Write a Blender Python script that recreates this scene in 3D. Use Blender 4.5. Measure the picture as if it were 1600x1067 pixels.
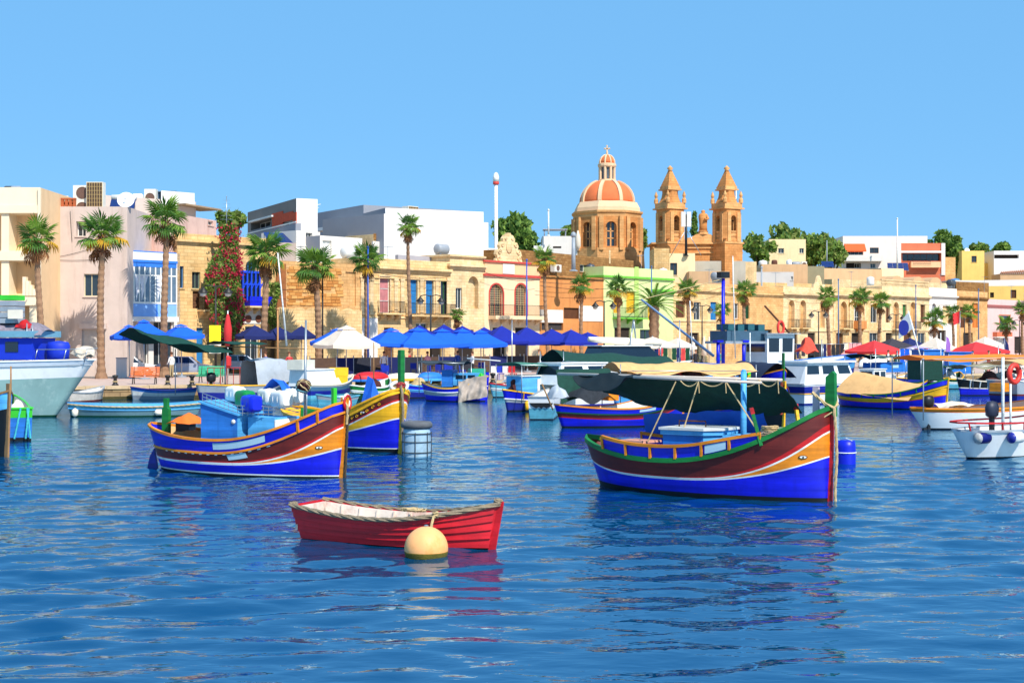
import bpy, bmesh, math, random
import numpy as np
from mathutils import Vector, Matrix, noise as mnoise
random.seed(7)
for o in list(bpy.data.objects): bpy.data.objects.remove(o)
scene = bpy.context.scene
COL = scene.collection
PI = math.pi

# ---------------------------------------------------------------- camera
F, CX, CY, H = 2222.0, 800.0, 533.5, 3.3       # focal length in pixels of the 1600 px photograph, eye height
cam_d = bpy.data.cameras.new('camera'); cam = bpy.data.objects.new('camera', cam_d); COL.objects.link(cam)
cam_d.sensor_width = 36.0; cam_d.lens = F / 1600 * 36.0; cam_d.clip_start = 0.5; cam_d.clip_end = 6000
cam.location = (0, 0, H); cam.rotation_euler = (math.radians(90), 0, 0)
scene.camera = cam

# ---------------------------------------------------------------- sky and sun
SUN_AZ = math.radians(146)      # compass angle from +Y towards +X
SUN_EL = math.radians(47)
world = bpy.data.worlds.new('World'); scene.world = world; world.use_nodes = True
nt = world.node_tree; nt.nodes.clear()
sky = nt.nodes.new('ShaderNodeTexSky'); sky.sky_type = 'NISHITA'; sky.sun_disc = False
sky.sun_elevation = SUN_EL; sky.sun_rotation = SUN_AZ
sky.air_density = 1.0; sky.dust_density = 0.0; sky.ozone_density = 6.0; sky.altitude = 1500
hsv = nt.nodes.new('ShaderNodeHueSaturation'); hsv.inputs['Saturation'].default_value = 1.12; hsv.inputs['Value'].default_value = 1.0
gam = nt.nodes.new('ShaderNodeGamma'); gam.inputs['Gamma'].default_value = 1.0
bg = nt.nodes.new('ShaderNodeBackground'); bg.inputs['Strength'].default_value = 0.15
wo = nt.nodes.new('ShaderNodeOutputWorld')
nt.links.new(sky.outputs[0], hsv.inputs['Color']); nt.links.new(hsv.outputs[0], gam.inputs['Color'])
mixs = nt.nodes.new('ShaderNodeMix'); mixs.data_type = 'RGBA'; mixs.inputs['Factor'].default_value = .82; mixs.inputs['B'].default_value = (1.12, 2.98, 5.25, 1)
nt.links.new(gam.outputs[0], mixs.inputs['A']); nt.links.new(mixs.outputs['Result'], bg.inputs['Color']); nt.links.new(bg.outputs[0], wo.inputs['Surface'])
sun_d = bpy.data.lights.new('sun', 'SUN'); sun_d.energy = 4.9; sun_d.angle = math.radians(0.5); sun_d.color = (1.0, 0.945, 0.86)
sun = bpy.data.objects.new('sun', sun_d); COL.objects.link(sun)
sv = Vector((math.sin(SUN_AZ) * math.cos(SUN_EL), math.cos(SUN_AZ) * math.cos(SUN_EL), math.sin(SUN_EL)))
sun.rotation_euler = sv.to_track_quat('Z', 'Y').to_euler()
vs = scene.view_settings; scene.display_settings.display_device = 'sRGB'
vs.view_transform = 'Standard'; vs.look = 'None'; vs.exposure = 0.25; vs.gamma = 1.0; vs.use_curve_mapping = False
scene.cycles.max_bounces = 6; scene.cycles.diffuse_bounces = 3; scene.cycles.glossy_bounces = 3
scene.cycles.use_denoising = True

# ---------------------------------------------------------------- helpers
def lin(r, g, b):
 f = lambda v: (v / 255 / 12.92) if v <= 10.3 else ((v / 255 + .055) / 1.055) ** 2.4
 return (f(r), f(g), f(b))

MATS = {}
def N(nt, typ, **kw):
 n = nt.nodes.new(typ)
 for k, v in kw.items():
  if k in n.inputs: n.inputs[k].default_value = v
  else: setattr(n, k, v)
 return n

def mat(name, rgb, rough=.6, var=.12, scale=3.0, bump=.0, metal=0.0, streak=0.0, spec=.4, dirt=None, dirt_amt=0.0, lin_rgb=None, trans=0.0, plank=0.0):
 """painted / plain surface: base colour with broken-up tone, optional vertical streaks, stains and fine relief"""
 if name in MATS: return MATS[name]
 m = bpy.data.materials.new(name); MATS[name] = m; m.use_nodes = True
 nt = m.node_tree; L = nt.links; b = nt.nodes['Principled BSDF']
 c = lin_rgb or lin(*rgb)
 b.inputs['Roughness'].default_value = rough; b.inputs['Metallic'].default_value = metal
 b.inputs['Specular IOR Level'].default_value = spec
 tc = N(nt, 'ShaderNodeTexCoord')
 no = N(nt, 'ShaderNodeTexNoise', Scale=scale, Detail=6.0, Roughness=.65); L.new(tc.outputs['Object'], no.inputs['Vector'])
 rp = N(nt, 'ShaderNodeMapRange'); rp.inputs[1].default_value = .3; rp.inputs[2].default_value = .7
 rp.inputs[3].default_value = 1 - var; rp.inputs[4].default_value = 1 + var; L.new(no.outputs[0], rp.inputs[0])
 mx = N(nt, 'ShaderNodeVectorMath', operation='SCALE'); mx.inputs[0].default_value = c; L.new(rp.outputs[0], mx.inputs['Scale'])
 col = mx.outputs[0]
 if streak or dirt_amt:
  mp = N(nt, 'ShaderNodeMapping'); mp.inputs['Scale'].default_value = (1.4, 1.4, .16 if streak else 1.0)
  L.new(tc.outputs['Object'], mp.inputs['Vector'])
  n2 = N(nt, 'ShaderNodeTexNoise', Scale=1.0 if streak else 1.6, Detail=7.0, Roughness=.7); L.new(mp.outputs[0], n2.inputs['Vector'])
  r2 = N(nt, 'ShaderNodeMapRange'); r2.inputs[1].default_value = .52; r2.inputs[2].default_value = .72; r2.inputs[4].default_value = max(streak, dirt_amt)
  L.new(n2.outputs[0], r2.inputs[0])
  m2 = N(nt, 'ShaderNodeMix', data_type='RGBA'); L.new(r2.outputs[0], m2.inputs['Factor']); L.new(col, m2.inputs['A'])
  d = lin(*dirt) if dirt else tuple(v * .45 for v in c)
  m2.inputs['B'].default_value = (*d, 1); col = m2.outputs['Result']
 L.new(col, b.inputs['Base Color'])
 if plank:   # long plank seams, brush marks and scuffs along the hull
  mp2 = N(nt, 'ShaderNodeMapping'); mp2.inputs['Scale'].default_value = (.35, .35, 7.0); L.new(tc.outputs['Object'], mp2.inputs['Vector'])
  n3 = N(nt, 'ShaderNodeTexNoise', Scale=1.0, Detail=6.0, Roughness=.6); L.new(mp2.outputs[0], n3.inputs['Vector'])
  r3 = N(nt, 'ShaderNodeMapRange'); r3.inputs[1].default_value = .35; r3.inputs[2].default_value = .65; r3.inputs[3].default_value = .70; r3.inputs[4].default_value = 1.22; L.new(n3.outputs[0], r3.inputs[0])
  s3 = N(nt, 'ShaderNodeVectorMath', operation='SCALE'); L.new(col, s3.inputs[0]); L.new(r3.outputs[0], s3.inputs['Scale']); L.new(s3.outputs[0], b.inputs['Base Color']); col = s3.outputs[0]
  n4 = N(nt, 'ShaderNodeTexNoise', Scale=9.0, Detail=8.0, Roughness=.75); L.new(tc.outputs['Object'], n4.inputs['Vector'])
  r4 = N(nt, 'ShaderNodeMapRange'); r4.inputs[1].default_value = .66; r4.inputs[2].default_value = .74; r4.inputs[4].default_value = .35; L.new(n4.outputs[0], r4.inputs[0])
  m4 = N(nt, 'ShaderNodeMix', data_type='RGBA'); L.new(r4.outputs[0], m4.inputs['Factor']); L.new(col, m4.inputs['A']); m4.inputs['B'].default_value = (*[min(1, v * .5 + .09) for v in c], 1); L.new(m4.outputs['Result'], b.inputs['Base Color'])
  mp5 = N(nt, 'ShaderNodeMapping'); mp5.inputs['Scale'].default_value = (5.0, 5.0, .5); L.new(tc.outputs['Object'], mp5.inputs['Vector'])
  n5 = N(nt, 'ShaderNodeTexNoise', Scale=1.0, Detail=5.0); L.new(mp5.outputs[0], n5.inputs['Vector']); r5 = N(nt, 'ShaderNodeMapRange'); r5.inputs[1].default_value = .55; r5.inputs[2].default_value = .75; r5.inputs[4].default_value = .4; L.new(n5.outputs[0], r5.inputs[0])
  m5 = N(nt, 'ShaderNodeMix', data_type='RGBA'); L.new(r5.outputs[0], m5.inputs['Factor']); L.new(m4.outputs['Result'], m5.inputs['A']); m5.inputs['B'].default_value = (*[v * .5 for v in c], 1); L.new(m5.outputs['Result'], b.inputs['Base Color'])
  rr = N(nt, 'ShaderNodeMapRange'); rr.inputs[3].default_value = rough * .8; rr.inputs[4].default_value = min(1, rough * 2.0); L.new(n3.outputs[0], rr.inputs[0]); L.new(rr.outputs[0], b.inputs['Roughness'])
  bp3 = N(nt, 'ShaderNodeBump', Strength=plank, Distance=.03); L.new(n3.outputs[0], bp3.inputs['Height']); L.new(bp3.outputs[0], b.inputs['Normal'])
 if bump:
  nb = N(nt, 'ShaderNodeTexNoise', Scale=scale * 5, Detail=5.0); L.new(tc.outputs['Object'], nb.inputs['Vector'])
  bp = N(nt, 'ShaderNodeBump', Strength=bump, Distance=.03); L.new(nb.outputs[0], bp.inputs['Height']); L.new(bp.outputs[0], b.inputs['Normal'])
 if trans:
  tr = N(nt, 'ShaderNodeBsdfTranslucent'); L.new(col, tr.inputs['Color'])
  ms = N(nt, 'ShaderNodeMixShader'); ms.inputs[0].default_value = trans
  L.new(b.outputs[0], ms.inputs[1]); L.new(tr.outputs[0], ms.inputs[2]); L.new(ms.outputs[0], nt.nodes['Material Output'].inputs['Surface'])
 return m

def stone(name, rgb, rgb2=None, course=.27, joint=.25, streak=.5, dirt=(120, 88, 54), bump=.3, width=.62):
 """coursed limestone: joints in fine relief, block-to-block tone, weather stains"""
 if name in MATS: return MATS[name]
 m = bpy.data.materials.new(name); MATS[name] = m; m.use_nodes = True
 nt = m.node_tree; L = nt.links; b = nt.nodes['Principled BSDF']
 b.inputs['Roughness'].default_value = .9; b.inputs['Specular IOR Level'].default_value = .15
 c = lin(*rgb); c2 = lin(*(rgb2 or tuple(v * .86 for v in rgb)))
 tc = N(nt, 'ShaderNodeTexCoord'); sx = N(nt, 'ShaderNodeSeparateXYZ'); L.new(tc.outputs['Object'], sx.inputs[0])
 ad = N(nt, 'ShaderNodeMath', operation='ADD'); L.new(sx.outputs[0], ad.inputs[0]); L.new(sx.outputs[1], ad.inputs[1])
 cb = N(nt, 'ShaderNodeCombineXYZ'); L.new(ad.outputs[0], cb.inputs[0]); L.new(sx.outputs[2], cb.inputs[1])
 br = N(nt, 'ShaderNodeTexBrick', Scale=1.0); br.inputs['Mortar Size'].default_value = .018; br.inputs['Brick Width'].default_value = width
 br.inputs['Row Height'].default_value = course; br.inputs['Mortar Smooth'].default_value = .3
 br.inputs['Color1'].default_value = (*c, 1); br.inputs['Color2'].default_value = (*c2, 1)
 br.inputs['Mortar'].default_value = (*[v * (1 - joint) for v in c2], 1); L.new(cb.outputs[0], br.inputs['Vector'])
 no = N(nt, 'ShaderNodeTexNoise', Scale=.55, Detail=8.0, Roughness=.7); L.new(tc.outputs['Object'], no.inputs['Vector'])
 rp = N(nt, 'ShaderNodeMapRange'); rp.inputs[1].default_value = .3; rp.inputs[2].default_value = .7; rp.inputs[3].default_value = .66; rp.inputs[4].default_value = 1.22
 L.new(no.outputs[0], rp.inputs[0])
 mx = N(nt, 'ShaderNodeVectorMath', operation='SCALE'); L.new(br.outputs['Color'], mx.inputs[0]); L.new(rp.outputs[0], mx.inputs['Scale'])
 mp = N(nt, 'ShaderNodeMapping'); mp.inputs['Scale'].default_value = (1.1, 1.1, .22); L.new(tc.outputs['Object'], mp.inputs['Vector'])
 n2 = N(nt, 'ShaderNodeTexNoise', Scale=1.0, Detail=8.0, Roughness=.72); L.new(mp.outputs[0], n2.inputs['Vector'])
 r2 = N(nt, 'ShaderNodeMapRange'); r2.inputs[1].default_value = .54; r2.inputs[2].default_value = .74; r2.inputs[4].default_value = streak; L.new(n2.outputs[0], r2.inputs[0])
 m2 = N(nt, 'ShaderNodeMix', data_type='RGBA'); L.new(r2.outputs[0], m2.inputs['Factor']); L.new(mx.outputs[0], m2.inputs['A'])
 m2.inputs['B'].default_value = (*lin(*dirt), 1); L.new(m2.outputs['Result'], b.inputs['Base Color'])
 nb = N(nt, 'ShaderNodeTexNoise', Scale=7.0, Detail=5.0); L.new(tc.outputs['Object'], nb.inputs['Vector'])
 mm = N(nt, 'ShaderNodeMath', operation='MULTIPLY_ADD'); mm.inputs[1].default_value = .45
 L.new(nb.outputs[0], mm.inputs[0]); inv = N(nt, 'ShaderNodeMath', operation='SUBTRACT'); inv.inputs[0].default_value = 1.0
 L.new(br.outputs['Fac'], inv.inputs[1]); L.new(inv.outputs[0], mm.inputs[2])
 bp = N(nt, 'ShaderNodeBump', Strength=bump, Distance=.04); L.new(mm.outputs[0], bp.inputs['Height']); L.new(bp.outputs[0], b.inputs['Normal'])
 return m

class MB:
 """collects shapes, builds one mesh object"""
 def __init__(s): s.v = []; s.f = []; s.m = []; s.sm = []; s.k = 0; s.smooth = False
 def add(s, vs, fs, k=None):
  o = len(s.v); s.v.extend(tuple(v) for v in vs)
  for f in fs: s.f.append(tuple(o + i for i in f)); s.m.append(s.k if k is None else k); s.sm.append(s.smooth)
  return s
 def box(s, a, b, k=None):
  (x0, y0, z0), (x1, y1, z1) = a, b
  return s.add([(x0,y0,z0),(x1,y0,z0),(x1,y1,z0),(x0,y1,z0),(x0,y0,z1),(x1,y0,z1),(x1,y1,z1),(x0,y1,z1)],
                     [(0,3,2,1),(4,5,6,7),(0,1,5,4),(1,2,6,5),(2,3,7,6),(3,0,4,7)], k)
 def cbox(s, c, d, k=None): return s.box((c[0]-d[0]/2, c[1]-d[1]/2, c[2]-d[2]/2), (c[0]+d[0]/2, c[1]+d[1]/2, c[2]+d[2]/2), k)
 def obox(s, a, b, w, h, up=(0,0,1), k=None):
  """bar from a to b with width w (sideways) and height h (up)"""
  a = Vector(a); b = Vector(b); d = (b - a).normalized(); sd = d.cross(Vector(up))
  if sd.length < 1e-4: sd = d.cross(Vector((1, 0, 0)))
  sd.normalize(); u = sd.cross(d); sd *= w / 2; u *= h / 2
  return s.add([a-sd-u, a+sd-u, a+sd+u, a-sd+u, b-sd-u, b+sd-u, b+sd+u, b-sd+u],
                     [(0,1,2,3),(7,6,5,4),(0,4,5,1),(1,5,6,2),(2,6,7,3),(3,7,4,0)], k)
 def tube(s, pts, r, n=6, k=None, cap=True, closed=False):
  pts = [Vector(p) for p in pts]; m = len(pts); rs = r if hasattr(r, '__len__') else [r] * m
  vs = []; prev = None
  for i, p in enumerate(pts):
   if closed: d = pts[(i + 1) % m] - pts[i - 1]
   else: d = pts[min(i + 1, m - 1)] - pts[max(i - 1, 0)]
   d.normalize()
   if prev is None: a = d.cross(Vector((0, 0, 1))); a = a if a.length > .05 else d.cross(Vector((1, 0, 0)))
   else: a = prev - d * prev.dot(d)
   a.normalize(); prev = a; b = d.cross(a)
   for j in range(n):
    t = 2 * PI * j / n; vs.append(p + (a * math.cos(t) + b * math.sin(t)) * rs[i])
  fs = []
  for i in range(m if closed else m - 1):
   i2 = (i + 1) % m
   for j in range(n): fs.append((i*n+j, i*n+(j+1)%n, i2*n+(j+1)%n, i2*n+j))
  if cap and not closed: fs += [tuple(range(n - 1, -1, -1)), tuple((m - 1) * n + j for j in range(n))]
  sm = s.smooth; s.smooth = n > 5; s.add(vs, fs, k); s.smooth = sm; return s
 def lathe(s, prof, n=12, c=(0, 0, 0), k=None, a0=0.0, ks=None, sq=(1, 1)):
  """profile of (radius, z) turned round z; ks: material per profile step"""
  vs = [];
  for r, z in prof:
   for j in range(n):
    t = a0 + 2 * PI * j / n; vs.append((c[0] + r * sq[0] * math.cos(t), c[1] + r * sq[1] * math.sin(t), c[2] + z))
  for i in range(len(prof) - 1):
   s_ = [(i*n+j, i*n+(j+1)%n, (i+1)*n+(j+1)%n, (i+1)*n+j) for j in range(n)]
   o = len(s.v)
   if i == 0: base = o; s.v.extend(vs)
   for f in s_: s.f.append(tuple(base + q for q in f)); s.m.append(ks[i] if ks else (s.k if k is None else k)); s.sm.append(s.smooth)
  for i, rev in ((0, True), (len(prof) - 1, False)):
   if prof[i][0] > 1e-4:
    idx = [base + i * n + j for j in range(n)]; s.f.append(tuple(idx[::-1] if rev else idx)); s.m.append(s.k if k is None else k); s.sm.append(False)
  return s
 def grid(s, fn, nu, nv, k=None, flip=False):
  vs = [fn(u / nu, v / nv) for v in range(nv + 1) for u in range(nu + 1)]; w = nu + 1
  fs = [(v*w+u, v*w+u+1, (v+1)*w+u+1, (v+1)*w+u) for v in range(nv) for u in range(nu)]
  return s.add(vs, [f[::-1] for f in fs] if flip else fs, k)
 def sheet(s, fn, nu, nv, th=.012, k=None):
  """cloth with thickness (offset along -z)"""
  s.grid(fn, nu, nv, k)
  g = lambda u, v: tuple(Vector(fn(u, v)) - Vector((0, 0, th)))
  s.grid(g, nu, nv, k, True)
  for e in ((0, 'v'), (1, 'v'), (0, 'u'), (1, 'u')):
   n = nv if e[1] == 'v' else nu
   for i in range(n):
    a = (e[0], i / n) if e[1] == 'v' else (i / n, e[0]); b = (e[0], (i+1)/n) if e[1] == 'v' else ((i+1)/n, e[0])
    s.add([fn(*a), fn(*b), g(*b), g(*a)], [(0, 1, 2, 3)], k)
  return s
 def prism(s, poly, a, b, axis='y', k=None):
  """2-D outline pushed from a to b along an axis; outline coordinates are the other two axes in order"""
  def P(p, t): return {'x': (t, p[0], p[1]), 'y': (p[0], t, p[1]), 'z': (p[0], p[1], t)}[axis]
  n = len(poly); vs = [P(p, a) for p in poly] + [P(p, b) for p in poly]
  return s.add(vs, [tuple(range(n)), tuple(range(2*n-1, n-1, -1))] + [(i, n+i, n+(i+1)%n, (i+1)%n) for i in range(n)], k)
 def mesh(s, name, mats):
  me = bpy.data.meshes.new(name); me.from_pydata(s.v, [], s.f)
  for m in (mats if isinstance(mats, (list, tuple)) else [mats]): me.materials.append(m)
  me.polygons.foreach_set('material_index', s.m); me.polygons.foreach_set('use_smooth', s.sm); me.update()
  return me
 def obj(s, name, mats, parent=None, fix=False):
  me = s.mesh(name, mats)
  if fix:
   bm = bmesh.new(); bm.from_mesh(me); bmesh.ops.recalc_face_normals(bm, faces=bm.faces); bm.to_mesh(me); bm.free()
  return link(name, me, parent)

def link(name, me, parent=None, loc=None, rot=None, scale=None):
 o = bpy.data.objects.new(name, me); COL.objects.link(o)
 if parent is not None: o.parent = parent; KIDS.setdefault(parent.name, []).append(o)
 if loc is not None: o.location = loc
 if rot is not None: o.rotation_euler = rot
 if scale is not None: o.scale = scale
 return o
def tag(o, label=None, cat=None, group=None, kind=None):
 if label: o['label'] = label
 if cat: o['category'] = cat
 if group: o['group'] = group
 if kind: o['kind'] = kind
 return o
def thing(name, label, cat, loc=(0, 0, 0), rz=0, group=None):
 o = bpy.data.objects.new(name, None); COL.objects.link(o); o.location = loc; o.rotation_euler = (0, 0, rz); o.empty_display_size = .2
 return tag(o, label, cat, group)
def copy_tree(src, parent=None):
 c = src.copy(); COL.objects.link(c)
 if parent is not None: c.parent = parent; KIDS.setdefault(parent.name, []).append(c)
 for ch in KIDS.get(src.name, []): copy_tree(ch, c)
 return c
KIDS = {}

def W(px, py, d): return Vector(((px - CX) / F * d, d, H - (py - CY) / F * d))
def WW(px, py, z=0.0):
 """point of the photograph lying on the level z"""
 return W(px, py, F * (H - z) / (py - CY))
def zat(py, d): return H - (py - CY) / F * d
class Fr:
 """a local frame (x along, y across, z up): turns a point of the photograph into local x, z on the plane y = const"""
 def __init__(s, loc, rz): s.loc = Vector(loc); s.rz = rz; s.c = math.cos(rz); s.s = math.sin(rz)
 def pix(s, px, py, y=0.0):
  dx, dy, dz = (px - CX) / F, 1.0, -(py - CY) / F
  ox, oy = -s.loc.x, -s.loc.y; oz = H - s.loc.z
  lx, ly = ox * s.c + oy * s.s, -ox * s.s + oy * s.c
  ddx, ddy = dx * s.c + dy * s.s, -dx * s.s + dy * s.c
  t = (y - ly) / ddy
  return lx + t * ddx, oz + t * dz
 def dep(s, x, y): return s.loc.y + x * s.s + y * s.c
 def w(s, x, y, z): return Vector((s.loc.x + x*s.c - y*s.s, s.loc.y + x*s.s + y*s.c, s.loc.z + z))

# the waterfront: s runs along the street, t away from the water
OX, OY, ANG = -33.2, 92.2, math.atan2(113.5, 107.3)
DX, DY = math.cos(ANG), math.sin(ANG); NX, NY = -DY, DX
Q = 0.75                                          # quay level
def S(s, t, z=Q): return Vector((OX + s*DX + t*NX, OY + s*DY + t*NY, z))
def s_at(px, t):
 r = (px - CX) / F
 return (r * (OY + t*NY) - OX - t*NX) / (DX - r * DY)
def SP(px, t, z=Q): return S(s_at(px, t), t, z)
def YR(px, Y): return SP(px, 7).y + 14 + (Y - 140) * .8 if px >= 1020 else Y     # second-row depth behind the receding street
# ---------------------------------------------------------------- water
def make_water():
 def axis(dense0, dense1, step, far0, far1, grow):
  a = list(np.arange(dense0, dense1 + 1e-6, step)); st = step
  while a[-1] < far1: st *= grow; a.append(a[-1] + st)
  st = step; b = []; x = dense0
  while x > far0: st *= grow; x -= st; b.append(x)
  return np.array(b[::-1] + a)
 xs = axis(-13, 13, .085, -420, 420, 1.06)
 ys = [8.0];
 while ys[-1] < 46: ys.append(ys[-1] + .0026 * ys[-1] + .012)
 st = .14
 while ys[-1] < 260: st *= 1.05; ys.append(ys[-1] + st)
 lo = []; y = 8.0; st = .06
 while y > -120: st *= 1.15; y -= st; lo.append(y)
 ys = np.array(lo[::-1] + ys)
 X, Y = np.meshgrid(xs, ys); Z = np.zeros_like(X)
 dx = np.gradient(xs)[None, :]; dy = np.gradient(ys)[:, None]; cell = np.maximum(dx, dy) * np.ones_like(X)
 rng = np.random.RandomState(3)
 for i in range(90):
  lam = .27 * (8.0 ** (rng.rand() ** 1.1)); th = rng.normal(math.radians(95), math.radians(27))
  k = 2 * PI / lam; kx, ky = k * math.cos(th), k * math.sin(th)
  amp = .0029 * lam ** 0.92
  fade = np.clip((lam / cell - 3) / 4, 0, 1)
  ph = rng.rand() * 2 * PI
  w = np.sin(kx * X + ky * Y + ph + .6 * np.sin(.21 * X * rng.rand() + .17 * Y + ph))
  Z += amp * fade * (w + .25 * np.cos(2 * (kx * X + ky * Y + ph)))
 # slow patches of calmer and livelier water
 patch = .70 + .34 * np.sin(.31 * X + .9 * np.sin(.13 * Y)) * np.sin(.23 * Y + .7 * np.sin(.17 * X) + 1.0)
 Z *= patch
 nx, ny = len(xs), len(ys)
 co = np.stack([X, Y, Z], -1).reshape(-1, 3).astype(np.float32)
 i = np.arange(nx * ny).reshape(ny, nx)
 fa = np.stack([i[:-1, :-1], i[:-1, 1:], i[1:, 1:], i[1:, :-1]], -1).reshape(-1, 4)
 me = bpy.data.meshes.new('water'); me.vertices.add(len(co)); me.vertices.foreach_set('co', co.ravel())
 me.loops.add(fa.size); me.loops.foreach_set('vertex_index', fa.ravel().astype(np.int32))
 me.polygons.add(len(fa)); me.polygons.foreach_set('loop_start', np.arange(0, fa.size, 4, dtype=np.int32))
 me.polygons.foreach_set('use_smooth', np.ones(len(fa), bool)); me.update(calc_edges=True)
 m = bpy.data.materials.new('harbour_water'); m.use_nodes = True; nt = m.node_tree; L = nt.links; nt.nodes.remove(nt.nodes['Principled BSDF'])
 df = N(nt, 'ShaderNodeBsdfDiffuse'); df.inputs['Color'].default_value = (.0, .044, .130, 1)
 gl = N(nt, 'ShaderNodeBsdfGlossy', Roughness=.012); gl.inputs['Color'].default_value = (.68, .93, 1.0, 1)
 fr = N(nt, 'ShaderNodeFresnel', IOR=1.62); ms = N(nt, 'ShaderNodeMixShader'); L.new(fr.outputs[0], ms.inputs[0]); L.new(df.outputs[0], ms.inputs[1]); L.new(gl.outputs[0], ms.inputs[2]); L.new(ms.outputs[0], nt.nodes['Material Output'].inputs['Surface'])
 tc = N(nt, 'ShaderNodeTexCoord')
 mp = N(nt, 'ShaderNodeMapping'); mp.inputs['Scale'].default_value = (1.0, 1.9, 1.0); L.new(tc.outputs['Object'], mp.inputs['Vector'])
 n1 = N(nt, 'ShaderNodeTexNoise', Scale=2.6, Detail=2.0, Roughness=.5); n1.inputs['Distortion'].default_value = .5; L.new(mp.outputs[0], n1.inputs['Vector'])
 bp = N(nt, 'ShaderNodeBump', Strength=.30, Distance=.03); L.new(n1.outputs[0], bp.inputs['Height'])
 n2 = N(nt, 'ShaderNodeTexNoise', Scale=.75, Detail=3.0); L.new(mp.outputs[0], n2.inputs['Vector'])
 bp2 = N(nt, 'ShaderNodeBump', Strength=.25, Distance=.07); L.new(n2.outputs[0], bp2.inputs['Height']); L.new(bp.outputs[0], bp2.inputs['Normal'])
 [L.new(bp2.outputs[0], q.inputs['Normal']) for q in (df, gl, fr)]
 me.materials.append(m)
 o = link('water', me); tag(o, kind='structure'); return o
make_water()

# ---------------------------------------------------------------- quay, road, town ground
m_quay = mat('quay_paving', (196, 168, 152), .9, .14, .9, .25, dirt=(150, 120, 104), dirt_amt=.5)
m_quaywall = stone('quay_wall_stone', (178, 148, 108), (150, 122, 90), .4, .55, .75, (70, 62, 40), .7, .9)
m_weed = mat('quay_weed', (64, 60, 30), .9, .3, 3, .4)
m_asph = mat('street_asphalt', (120, 116, 112), .9, .12, 1.2, .2)
m_hill = mat('hill_earth', (150, 140, 90), .95, .3, .05)
QA, QB = Vector((-22, 81.5, 0)), Vector((35, 111, 0))
qd = (QB - QA).normalized(); qn = Vector((-qd.y, qd.x, 0))
qrz = math.atan2(qd.y, qd.x)
# ground: one sheet from the quay edge to the horizon, rising as a low hill behind the town
mb = MB()
def gfn(u, v):
 x = -220 + u * 620; y = (v ** 1.6) * 900
 p = QA + qd * x + qn * (y + .3)
 rise = max(0, y - 130); z = Q + 7 * (1 - math.exp(-(rise / 70) ** 2)) + 1.0 * math.sin(x * .03) * min(1, rise / 50)
 return (p.x, p.y, z)
mb.grid(gfn, 60, 60); g = mb.obj('ground', m_quay); g.data.materials.append(m_hill)
for p in g.data.polygons:
 c = p.center
 if (Vector((c.x, c.y, 0)) - QA).dot(qn) > 75: p.material_index = 1
tag(g, kind='structure')
# road strip laid on the ground
mb = MB(); mb.grid(lambda u, v: tuple(S(-60 + u * 260, 2.2 + v * 6.2, Q + .008)), 30, 1); tag(mb.obj('road', m_asph), kind='structure')
mb = MB()
for t0 in (8.4,):
 a, b, c, d = S(-60, t0), S(200, t0), S(200, t0 + 2.0), S(-60, t0 + 2.0)
 mb.add([(*p.xy, Q) for p in (a, b, c, d)] + [(*p.xy, Q + .13) for p in (a, b, c, d)], [(4,5,6,7), (0,1,5,4), (1,2,6,5), (2,3,7,6), (3,0,4,7)])
tag(mb.obj('pavement', mat('pavement_slabs', (205, 185, 160), .9, .1, 1.5, .2)), kind='structure')
# quay wall with coping stones
qw = thing('quay_wall', 'stone quay wall at the water edge with weathered coping', 'quay wall', (QA.x, QA.y, 0), qrz)
mb = MB(); mb.box((-220, 0, -1.5), (400, .5, Q - .16)); mb.obj('wall_face', m_quaywall, qw)
mb = MB(); mb.box((-220, -.03, -.3), (400, 0, .16)); mb.obj('weed_band', m_weed, qw)
cop = MB(); cop.box((0, -.08, Q - .16), (1.18, .62, Q + .02)); cm = cop.mesh('coping_stone', mat('coping_limestone', (206, 178, 140), .9, .2, 1.5, .3, dirt=(120, 96, 70), dirt_amt=.5))
for i in range(150):
 link('coping_stone', cm, qw, (-30 + i * 1.2, random.uniform(-.02, .02), random.uniform(-.012, .012)))
# ---------------------------------------------------------------- boats: the hull builder
BLUE = mat('paint_ultramarine', (14, 22, 205), .28, .10, 2.0, .0, dirt=(10, 14, 110), dirt_amt=.25, spec=.5, plank=.18)
BLUE2 = mat('paint_deep_blue', (22, 34, 140), .3, .12, 2.0, spec=.5, dirt=(30, 40, 90), dirt_amt=.3, plank=.18)
SKYB = mat('paint_sky_blue', (84, 170, 226), .4, .08, 2.0, dirt=(60, 120, 170), dirt_amt=.3, plank=.18)
MIDB = mat('paint_mid_blue', (40, 118, 205), .4, .10, 2.0, dirt=(30, 80, 150), dirt_amt=.3, plank=.18)  # also painted shade on one side of both luzzu cabins
TEAL = mat('paint_turquoise', (90, 168, 190), .4, .14, 2.0, dirt=(70, 100, 100), dirt_amt=.4, plank=.18)
MAROON = mat('paint_maroon', (104, 26, 18), .35, .18, 2.0, dirt=(60, 16, 12), dirt_amt=.35, spec=.5, plank=.18)
REDP = mat('paint_red', (196, 26, 30), .38, .10, 2.0, dirt=(120, 14, 20), dirt_amt=.3, plank=.18)
REDD = mat('paint_dinghy_red', (206, 24, 38), .36, .14, 2.5, .08, dirt=(140, 12, 26), dirt_amt=.4, plank=.18)
ORNG = mat('paint_amber', (226, 134, 22), .38, .12, 2.0, dirt=(160, 84, 14), dirt_amt=.3, plank=.18)
YELL = mat('paint_yellow', (240, 178, 24), .38, .12, 2.0, dirt=(180, 120, 20), dirt_amt=.3, plank=.18)
GREEN = mat('paint_green', (18, 116, 48), .36, .12, 2.0, dirt=(10, 70, 30), dirt_amt=.3, plank=.18)
DGREEN = mat('paint_dark_green', (14, 66, 40), .4, .15, 2.0)
LGREEN = mat('paint_lime', (60, 196, 50), .4, .12, 2.0)
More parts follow.
